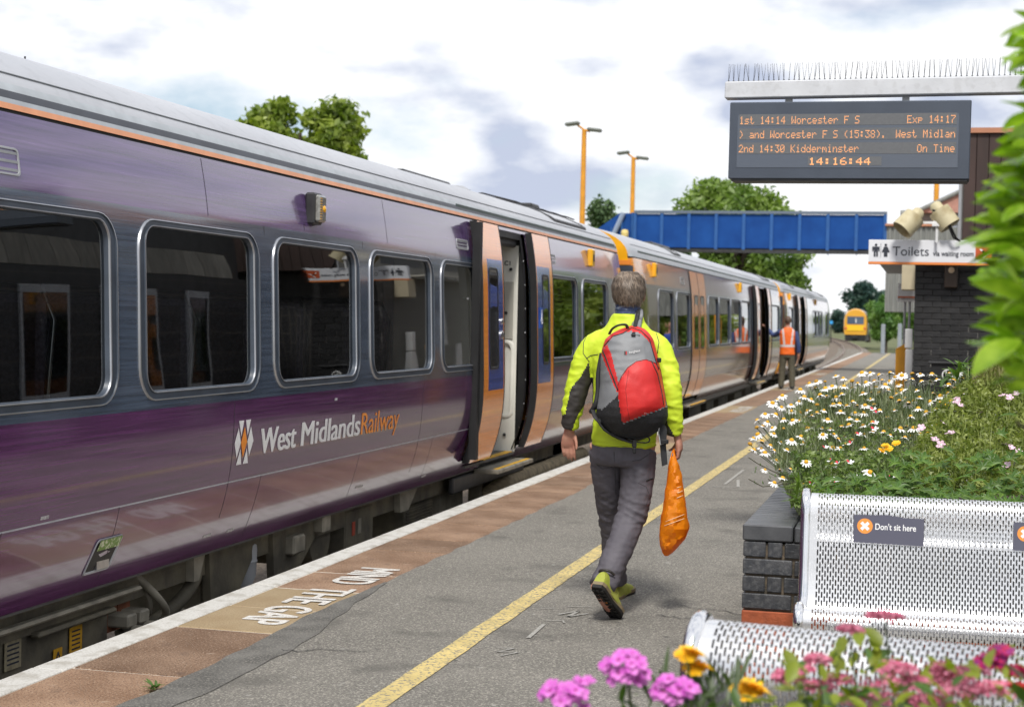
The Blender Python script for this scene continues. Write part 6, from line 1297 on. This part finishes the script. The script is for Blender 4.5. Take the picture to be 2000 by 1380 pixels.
SM = mat('trouser_seam', (.05, .048, .055), .8)
seam([(1199, 882), (1201, 920), (1203, 965)], 'seat_seam', SM, .002, tree_=TB); seam([(1235, 900), (1252, 897), (1270, 885)], 'pocket_seam', SM, .002, tree_=TB); seam([(1262, 938), (1275, 934)], 'pocket_zip', BLACK, .004, tree_=TB); seam([(1246, 942), (1262, 950), (1268, 965), (1262, 985)], 'pocket_seam', SM, .0018, tree_=TB); seam([(1164, 905), (1176, 915), (1195, 912)], 'pocket_seam', SM, .0018, tree_=TB)
# shoes
LIMEU = mat('olive_lime_suede', (.30, .34, .04), .8, col2=(.40, .42, .08), vs=20, bump=.3, bs=120); SOLE = mat('black_sole', (.016, .015, .014), .7, var=.4, vs=30, bump=.4, bs=60); TANM = mat('tan_midsole', (.22, .17, .10), .7)
def shoe(name, pos, pitch, yaw, par=wk):
    X = Matrix.Translation(pos) @ Matrix.Rotation(yaw, 4, 'Z') @ Matrix.Rotation(-pitch, 4, 'X')   # origin: sole under the toe, foot along +y ending at 0
    u = MB(); sec = [(-.285, .030, .03, .095), (-.265, .036, .03, .112), (-.225, .038, .03, .118), (-.18, .038, .03, .112), (-.13, .042, .03, .088), (-.08, .047, .03, .070), (-.035, .044, .03, .058), (-.008, .030, .03, .046), (.004, .014, .03, .038)]
    R = []
    for y, w_, z0, z1 in sec: R.append([X @ Vector((w_*math.cos(t)*(1 if math.sin(t) < .2 else .94), y, (z0+(z1-z0)*max(0, math.sin(t))**.8 if math.sin(t) > 0 else z0-.004))) for t in np.linspace(0, 2*PI, 25)[:-1]])
    u.grid(R, close=True); u.poly(R[0][::-1]); u.poly(R[-1]); s = u.build(name, LIMEU, par, auto=50)
    O = [(.028, -.29), (.038, -.262), (.037, -.2), (.034, -.15), (.043, -.10), (.050, -.06), (.047, -.02), (.032, .006), (.0, .014), (-.03, .006), (-.043, -.02), (-.046, -.06), (-.040, -.10), (-.033, -.15), (-.036, -.2), (-.037, -.262), (-.028, -.29)]
    for nm, z0, z1, mt, k in (('midsole', .018, .036, TANM, 1.02), ('sole', .0, .018, SOLE, 1.0)):
        g = MB(); g.prism([X @ Vector((x*k, y, z0)) for x, y in O], X.to_3x3() @ Vector((0, 0, z1-z0))); g.build(nm, mt, s)
    t_ = MB()
    for j in range(9):
        for k in (-1, 0, 1): y = -.27+j*.031; t_.box(k*.024-.009, k*.024+.009, y, y+.020, -.007, .0, mat=X)
    o = t_.build('tread', SOLE, s); o['kind'] = 'stuff'
    g = MB(); g.lathe([(.012, 0), (.012, .002), (0, .002)], 12, mat=X @ Matrix.Translation((0, -.15, -.002)) @ Matrix.Rotation(PI, 4, 'X')); g.build('sole_badge', mat('sole_orange', (.7, .25, .02), .5), s)
    g = MB(); g.tube([X @ Vector((x*.040, -.235-.045*math.sqrt(max(0, 1-x*x)), .112+.004*x)) for x in np.linspace(-1, 1, 9)], .008, 6); g.build('heel_collar', CHAR, s)
    return s
shoe('shoe', (.03, -.235, .012), math.radians(40), math.radians(-17)); shoe('shoe', (-.055, .60, .006), math.radians(-4), math.radians(-6))
# watch strap, backpack, bag
bp_ = thing('backpack', 'red and grey backpack worn by the man in the yellow jacket', 'backpack', (WX, WY-.2, 1.2))
ZB = 8.44; rowsB = [(636, 1232, 1243, 0), (641, 1214, 1258, .05), (650, 1196, 1268, .09), (662, 1182, 1276, .115), (680, 1176, 1281, .135), (700, 1173, 1286, .15), (725, 1172, 1291, .168), (750, 1171, 1295, .18), (775, 1168, 1300, .188), (795, 1165, 1304, .188), (812, 1164, 1305, .175), (826, 1168, 1300, .155), (840, 1178, 1288, .125), (852, 1195, 1270, .09), (860, 1212, 1250, .04), (863, 1225, 1240, 0)]
vr = np.arange(636, 864, 3.0); a0, a1, a2 = (np.interp(vr, [r[0] for r in rowsB], [r[i] for r in rowsB]) for i in (1, 2, 3))
POCK = [(1207, 752), (1214, 735), (1226, 718), (1243, 706), (1262, 702), (1280, 709), (1290, 722), (1302, 792), (1290, 798), (1216, 826), (1209, 790)]
def pk_in(u, v, P, w_=4.0):                                             # soft inside measure of an outline
    if not inpoly(u, v, P): return 0.0
    d = 1e9
    for (x0, y0), (x1, y1) in zip(P, P[1:]+P[:1]):
        L2 = (x1-x0)**2+(y1-y0)**2; t = max(0, min(1, ((u-x0)*(x1-x0)+(v-y0)*(y1-y0))/L2)); d = min(d, math.hypot(u-x0-t*(x1-x0), v-y0-t*(y1-y0)))
    return min(1.0, d/w_)**.5
FR = []; UVs = {}
for i, v in enumerate(vr):
    r = []
    for s in np.linspace(-1, 1, 61):
        u = (a0[i]+a1[i])/2+(a1[i]-a0[i])/2*s; bul = a2[i]*(1-abs(s)**3.2)**.55 if abs(s) < 1 else 0.0
        bul += .022*pk_in(u, v, POCK, 14)+.0035*rdg(u*.03+v*.01, v*.035, 1.3)+.004*nz(u*.05, v*.05, 4)
        if 660 < v < 745 and s < .6: bul += .005*rdg((u+v*.5)*.03, v*.06, 7)*(1-pk_in(u, v, POCK))
        p = at(u, v, ZB-bul); r.append(p); UVs[(round(p.x, 5), round(p.y, 5), round(p.z, 5))] = (u, v)
    FR.append(r)
def bpm(c):
    u, v = project(c)
    if inpoly(u, v, POCK): return 1
    top = np.interp(u, [1170, 1184, 1200, 1218, 1232, 1250, 1266, 1280], [700, 672, 655, 650, 646, 650, 664, 690])
    if v < top: return 1
    if inpoly(u, v, [(1174, 690), (1186, 672), (1194, 692), (1209, 752), (1206, 768), (1196, 745)]): return 1
    if inpoly(u, v, [(1272, 668), (1282, 672), (1292, 724), (1286, 724), (1278, 695)]): return 1
    if inpoly(u, v, [(1150, 792), (1176, 800), (1207, 772), (1209, 790), (1216, 828), (1310, 792), (1312, 880), (1150, 880)]): return 2
    return 0
m = MB(); m.grid(FR, mfun=bpm); m.grid([[at((a0[i]+a1[i])/2+(a1[i]-a0[i])/2*s, v, ZB+.004) for s in (-1, 0, 1)] for i, v in enumerate(vr)], mi=2)
for sgn in (0, 1): m.grid([[at((a0, a1)[sgn][i], v, ZB), at((a0, a1)[sgn][i], v, ZB+.004)] for i, v in enumerate(vr)], mi=2)
PGREY = mat('pack_grey', (.20, .205, .215), .55, var=.1, vs=12, bump=.2, bs=250); PRED = mat('pack_red', (.62, .022, .02), .5, col2=(.52, .015, .015), vs=10, bump=.2, bs=250); PBLK = mat('pack_black_mesh', (.016, .016, .018), .75, var=.4, vs=90, bump=.3, bs=200)
po = m.build('pack_body', [PGREY, PRED, PBLK], bp_, smooth=True)
OB = BVHTree.FromPolygons([Vector(v.co)+org(bp_) for v in po.data.vertices], [tuple(p.vertices) for p in po.data.polygons])
def phit(u, v, lift=.003):
    d = (FW + RT*((u-1000)/FPX) - UP*((v-690)/FPX)).normalized(); r = OB.ray_cast(Vector((0, 0, CAMH)), d); return r[0]-d*lift if r[0] else None
def pline(px_, name, mt, r, n=5, flat=None, lift=.0):
    Q = [(a[0]+(b[0]-a[0])*k/n, a[1]+(b[1]-a[1])*k/n) for a, b in zip(px_, px_[1:]) for k in range(n)]+[px_[-1]]; P = [p for p in (phit(u, v, lift) for u, v in Q) if p is not None]; g = MB(); g.tube(P, r, 6, flat=flat); return g.build(name, mt, bp_, smooth=True)
pline([(1177, 684), (1184, 700), (1194, 728), (1207, 762)], 'zip', BLACK, .004); pline([(1180, 676), (1196, 657), (1216, 651), (1234, 640), (1252, 646), (1268, 662), (1276, 690), (1286, 722)], 'zip', BLACK, .0035)
pline(POCK[:8], 'pocket_seam', mat('dark_red_seam', (.16, .01, .01), .7), .0028); pline([(1228, 722), (1222, 760), (1226, 800), (1230, 820)], 'pocket_stitch', mat('red_stitch', (.20, .01, .01), .7), .0012); pline([(1272, 705), (1284, 730), (1292, 765), (1296, 790)], 'pocket_zip', BLACK, .004)
def free(px_, name, mt, r, flat=None, zc=None, n=8):
    P = [at(u, v, z) for u, v, z in px_]; g = MB(); Q = []
    for i in range(len(P)-1):
        a, b, c, d = P[max(i-1, 0)], P[i], P[i+1], P[min(i+2, len(P)-1)]
        for k in range(n): t = k/n; Q.append(.5*((2*b)+(c-a)*t+(2*a-5*b+4*c-d)*t*t+(3*b-a-3*c+d)*t**3))
    g.tube(Q+[P[-1]], r, 8, flat=flat); return g.build(name, mt, bp_, smooth=True)
STRAP = mat('black_webbing', (.018, .018, .02), .7, var=.2, vs=60)
zj = lambda u, v: (hit(JB, u, v, .008)+off-Vector((0, 0, CAMH))).dot(FW) if hit(JB, u, v) is not None else 8.36
free([(u, v, z) for u, v, z in ((1240, 655, 8.34), (1244, 630, zj(1246, 632)), (1247, 616, zj(1247, 618)), (1246, 606, zj(1246, 618)+.07))], 'shoulder_strap', PGREY, .026, flat=(.35, 1)); free([(1237, 655, 8.325), (1242, 628, zj(1246, 632)-.02), (1246, 612, zj(1247, 618)-.012), (1246, 602, zj(1246, 618)+.07)], 'strap_webbing', STRAP, .011, flat=(.4, 1))
free([(1190, 652, 8.41), (1196, 642, 8.38), (1208, 635, 8.36), (1222, 634, 8.37), (1226, 642, 8.39)], 'haul_loop', mat('olive_loop', (.05, .06, .04), .7), .0085, flat=(.5, 1))
free([(1176, 690, 8.45), (1169, 730, 8.44), (1168, 765, 8.43), (1163, 790, 8.42), (1155, 803, 8.45)], 'shoulder_strap', STRAP, .020, flat=(.7, 1)); free([(1158, 800, 8.42), (1163, 815, 8.36), (1172, 822, 8.36), (1178, 808, 8.38)], 'strap_tail', STRAP, .012, flat=(.4, 1))
free([(1168, 822, 8.36), (1180, 838, 8.36), (1200, 850, 8.37), (1222, 860, 8.37), (1240, 866, 8.38)], 'hip_belt', STRAP, .0175, flat=(.35, 1)); free([(1195, 845, 8.36), (1222, 852, 8.36), (1245, 856, 8.37), (1264, 853, 8.38), (1269, 859, 8.38), (1262, 864, 8.38), (1240, 862, 8.37), (1226, 856, 8.36)], 'belt_loop', STRAP, .010, flat=(.35, 1))
g = MB(); c = at(1239, 866, 8.36); g.cbox(-.012, .012, -.006, .006, -.02, .02, .004, mat=Matrix.Translation(c)); c2 = at(1239, 880, 8.36); g.cbox(-.009, .009, -.005, .005, -.015, .018, .004, mat=Matrix.Translation(c2)); g.build('buckle', BLACK, bp_)
for u, v in ((1283, 703), (1293, 800)): g = MB(); g.cbox(-.012, .012, -.008, .008, -.012, .012, .004, mat=Matrix.Translation(at(u+4, v, 8.38))); g.build('strap_clip', BLACK, bp_)
def patch_text(s, u0, v0, u1, v1, hgt, mt):
    a, b = phit(u0, v0), phit(u1, v1); vs, fs = text_mesh(s, frame(a, b-a, UP), width=(b-a).length, height=hgt); g = MB()
    g.add([p - FW*.004 for p in vs], fs); return g.build('pack_lettering', mt, bp_, fix=False)
patch_text('berghaus', 1229, 690, 1250, 686, .018, WHITEP); patch_text('FREEFLOW', 1259, 808, 1292, 800, .014, mat('pale_print', (.5, .35, .35), .5))
g = MB(); c = phit(1222, 689, .004); g.quad(*[c+RT*a*.006+UP*b*.009 for a, b in ((-1, -1), (-.1, -1), (-.1, 1), (-1, 1))], 0); g.quad(*[c+RT*a*.006+UP*b*.009 for a, b in ((.1, -1), (1, -1), (1, 1), (.1, 1))], 1); g.build('pack_badge', [BLACK, PRED], bp_, fix=False)
# black strap and pouch hanging at the right hip
hs = thing('hanging_pouch', 'black webbing pouch hanging at the walking man\'s right hip beside the orange bag', 'pouch', (WX+.2, WY, .95))
g = MB(); g.prism([at(u, v, 8.40) for u, v in ((1284, 800), (1303, 838), (1301, 870), (1304, 906), (1294, 910), (1290, 870), (1287, 840))], FW*.035); g.build('pouch', STRAP, hs)
g = MB(); g.tube([at(u, v, 8.38) for u, v in ((1289, 820), (1286, 845), (1290, 868), (1297, 866))], .003, 6); g.build('cord', mat('pale_cord', (.4, .4, .4), .6), hs); g = MB(); g.cbox(-.02, .02, -.012, .012, -.012, .012, .004, mat=Matrix.Translation(at(1298, 862, 8.38))); g.build('buckle', BLACK, hs)
# orange carrier bag
cb = thing('carrier_bag', 'crumpled orange plastic carrier bag held in the walking man\'s right hand', 'bag', (WX+.29, WY, .8))
ZBG = 8.50; rb = [(890, 1311, 1318, .006), (898, 1308, 1322, .014), (908, 1306, 1326, .025), (930, 1303, 1332, .040), (960, 1299, 1336, .055), (1000, 1293, 1342, .07), (1030, 1288, 1347, .075), (1050, 1287, 1340, .065), (1066, 1289, 1326, .045), (1078, 1293, 1314, .022), (1085, 1298, 1305, .004)]
vv = np.arange(890, 1086, 6.5); c0, c1, c2_ = (np.interp(vv, [r[0] for r in rb], [r[i] for r in rb]) for i in (1, 2, 3)); m = MB(); R = []
for i, v in enumerate(vv):
    r = []
    for t in (np.linspace(0, 2*PI, 25)[:-1]+(.13 if i % 2 else 0)):
        u = (c0[i]+c1[i])/2+(c1[i]-c0[i])/2*math.cos(t); dd = -c2_[i]*math.sin(t)
        fold = .013*rdg((u-.35*(v-890))*.045, v*.012, 3+(t > PI)*5)+.010*rdg((u+.5*v)*.05, v*.03, 9)+.007*rdg(u*.09+v*.02, v*.05, 5+(t > PI)*3)+.007*nz(u*.31, v*.27, 8)
        r.append(at(u+nz(v*.06, t, 2)*2.2*abs(math.cos(t)), v, ZBG+dd-fold*math.sin(t)*min(1, c2_[i]/.03)))
    R.append(r)
m.grid(R, close=True); m.poly(R[-1]); m.poly(R[0][::-1])
BAGM = mat('orange_plastic', (.93, .29, .006), .34, col2=(.95, .36, .015), vs=8, coat=.15, bump=.35, bs=26); t_ = BAGM.node_tree; b_ = t_.nodes['Principled BSDF']; tr = nn(t_, 'ShaderNodeBsdfTranslucent'); tr.inputs[0].default_value = (.95, .33, .02, 1); ms = nn(t_, 'ShaderNodeMixShader'); ms.inputs[0].default_value = .45
t_.links.new(b_.outputs[0], ms.inputs[1]); t_.links.new(tr.outputs[0], ms.inputs[2]); t_.links.new(ms.outputs[0], t_.nodes['Material Output'].inputs[0])
bo = m.build('bag_body', BAGM, cb, auto=16)
for k in (0, 1):
    g = MB(); g.tube([at(1306+18*k, 915, 8.48), at(1310+8*k, 895, 8.50), at(1313+3*k, 882, 8.52), at(1317, 877, 8.55), at(1320, 890, 8.58), at(1322, 915, 8.56)], [.010, .009, .006, .006, .008, .010], 8, flat=(.5, 1)); g.build('handle', BAGM, cb, smooth=True)
GB = BVHTree.FromPolygons([Vector(v.co)+org(cb) for v in bo.data.vertices], [tuple(p.vertices) for p in bo.data.polygons]); PW = mat('pale_bag_print', (.85, .55, .3), .4)
for (a, b) in (((1300, 1018), (1336, 1004)), ((1298, 1026), (1336, 1012)), ((1322, 952), (1330, 950)), ((1324, 962), (1333, 958)), ((1322, 972), (1334, 967))):
    P = []
    for k in range(7):
        u, v = a[0]+(b[0]-a[0])*k/6, a[1]+(b[1]-a[1])*k/6; d = (FW + RT*((u-1000)/FPX) - UP*((v-690)/FPX)).normalized(); r = GB.ray_cast(Vector((0, 0, CAMH)), d)
        if r[0]: P.append(r[0]-d*.001)
    if len(P) > 2: g = MB(); g.tube(P, .0022, 5); g.build('bag_print', PW, cb, fix=False)
# ---------------- simpler standing figures farther away
def stander(lab, x, y, rz, parts, jacket, pose, hair=(.10, .06, .04), h=1.0, skirt=None, vox=.012):
    t = thing('person', lab, 'person', (x, y, 0)); t.rotation_euler[2] = rz; t.scale = (h, h, h); ORG[t.name] = Vector((0, 0, 0)); b = MB()
    hz(b, [(0, 0, .86, .15, .10), (0, 0, 1.0, .14, .10), (0, 0, 1.25, .155, .11), (0, 0, 1.40, .17, .10), (0, 0, 1.50, .09, .075), (0, .01, 1.58, .055, .06), (0, .02, 1.62, .055, .07), (0, .03, 1.70, .075, .096), (0, .02, 1.76, .072, .09), (0, .02, 1.80, .035, .05)], 16)
    ball(b, (0, .13, 1.69), (.014, .018, .022), 8); ball(b, (-.078, .03, 1.69), (.012, .02, .03), 8); ball(b, (.078, .03, 1.69), (.012, .02, .03), 8)
    for s in (-1, 1):
        sh, el, wr = pose['L' if s < 0 else 'R']; sweep(b, [sh, el, wr], [.05, .042, .030], 10); d = (Vector(wr)-Vector(el)).normalized(); ball(b, Vector(wr)+d*.05, (.035, .03, .045), 10)
        for k in range(4): q_ = Vector(wr)+d*.08+Vector((.016*(k-1.5), .008*(k-1.5), 0)); b.tube([q_, q_+d*.04, q_+d*.075+Vector((0, .01, 0))], [.009, .008, .006], 6)
        f0 = pose['FL' if s < 0 else 'FR']; sweep(b, [(s*.095, 0, .9), ((s*.095+f0[0])/2, f0[1]/2+.02, .5), (f0[0], f0[1]-.02, .08)], [.08, .055, .04], 10); sweep(b, [(f0[0], f0[1]-.05, .05), (f0[0], f0[1]+.17, .035)], [.04, .032], 8)
    me = fuse(b, .009, 2); paint(me, [SKIN], lambda c, n: 0); link('body', me, t)
    hb_ = MB(); hz(hb_, [(0, -.02, 1.64, .055, .06), (0, -.005, 1.69, .083, .10), (0, .0, 1.75, .084, .104), (0, .005, 1.80, .058, .075), (0, .01, 1.82, .03, .04)], 16); hb_.build('hair', mat('hair', hair, .6, var=.3, vs=40), t, smooth=True)
    j = MB(); hz(j, jacket['rings'], 18); arms = MB()
    for s in ('L', 'R'):
        sh, el, wr = pose[s]; sweep(arms, [Vector(sh)*1.0, el, Vector(wr)+(Vector(el)-Vector(wr)).normalized()*.02], [.068, .058, .046], 12)
    me = fuse(arms, vox, 3); wrinkle(me, lambda a, b_, c: .005*rdg(a*14, b_*10, c*22)); paint(me, [jacket['sleeve']], lambda c, n: 0); link('sleeves', me, t)
    me = fuse(j, vox, 3); wrinkle(me, lambda a, b_, c: .005*rdg(a*8, b_*8, c*9)); paint(me, jacket['mats'], jacket['fn']); link('vest' if not skirt else 'dress', me, t)
    if not skirt:
        T = MB(); hz(T, [(0, 0, .92, .155, .115), (0, 0, .84, .165, .125), (0, 0, .79, .15, .11)], 18)
        for s, k in ((-1, 'FL'), (1, 'FR')): f0 = pose[k]; sweep(T, [(s*.088, 0, .86), ((s*.095+f0[0])/2, f0[1]/2+.02, .5), (f0[0], f0[1]-.01, .06)], [.096, .082, .070], 12)
        me = fuse(T, vox, 3); wrinkle(me, lambda a, b_, c: .006*rdg(a*9, b_*8, c*15)); paint(me, [parts], lambda c, n: 0); link('trousers', me, t)
    for k in ('FL', 'FR'): f0 = pose[k]; s_ = MB(); s_.cbox(f0[0]-.05, f0[0]+.05, f0[1]-.10, f0[1]+.19, 0.012, .09, .03); s_.build('shoe', BLACK, t)
    return t
HVO = mat('hi_vis_orange', (.82, .14, .012), .6, var=.06, vs=6); REFL = mat('reflective_tape', (.62, .56, .56), .35); NAVY = mat('navy_sleeve', (.035, .06, .17), .7, var=.15); KHAK = mat('khaki_trousers', (.085, .075, .05), .8, var=.15)
def vest(c, n):
    if 1.05 < c[2] < 1.105: return 1
    if c[2] > 1.08 and abs(abs(c[0])-(.085+.045*(c[2]-1.1)/.4)) < .024: return 1
    return 0
stander('railway worker in orange reflective vest holding the open carriage door', -3.235, 38.55, math.radians(9), KHAK, dict(rings=[(0, 0, .86, .19, .14), (0, 0, 1.0, .18, .135), (0, 0, 1.25, .19, .14), (0, 0, 1.40, .205, .13), (0, 0, 1.48, .16, .105), (0, 0, 1.53, .09, .085)], sleeve=NAVY, mats=[HVO, REFL], fn=vest),
        dict(L=((-.18, 0, 1.43), (-.33, .16, 1.34), (-.50, .20, 1.50)), R=((.18, 0, 1.43), (.26, -.02, 1.15), (.28, .03, .90)), FL=(-.13, .02), FR=(.14, -.04)), h=.95)
BLUD = mat('blue_dress', (.02, .06, .36), .7, var=.1)
stander('woman in a short blue dress past the brick wing, mirrored in a carriage window', -.1, 47.5, math.radians(150), KHAK, dict(rings=[(0, 0, .55, .21, .17), (0, 0, .8, .19, .15), (0, 0, 1.0, .15, .115), (0, 0, 1.25, .17, .125), (0, 0, 1.40, .18, .115), (0, 0, 1.48, .13, .09)], sleeve=SKIN, mats=[BLUD], fn=lambda c, n: 0),
        dict(L=((-.16, 0, 1.40), (-.22, -.02, 1.15), (-.22, .03, .9)), R=((.16, 0, 1.40), (.22, -.02, 1.15), (.22, .03, .9)), FL=(-.1, 0), FR=(.1, 0)), hair=(.3, .18, .08), h=.95, skirt=True)
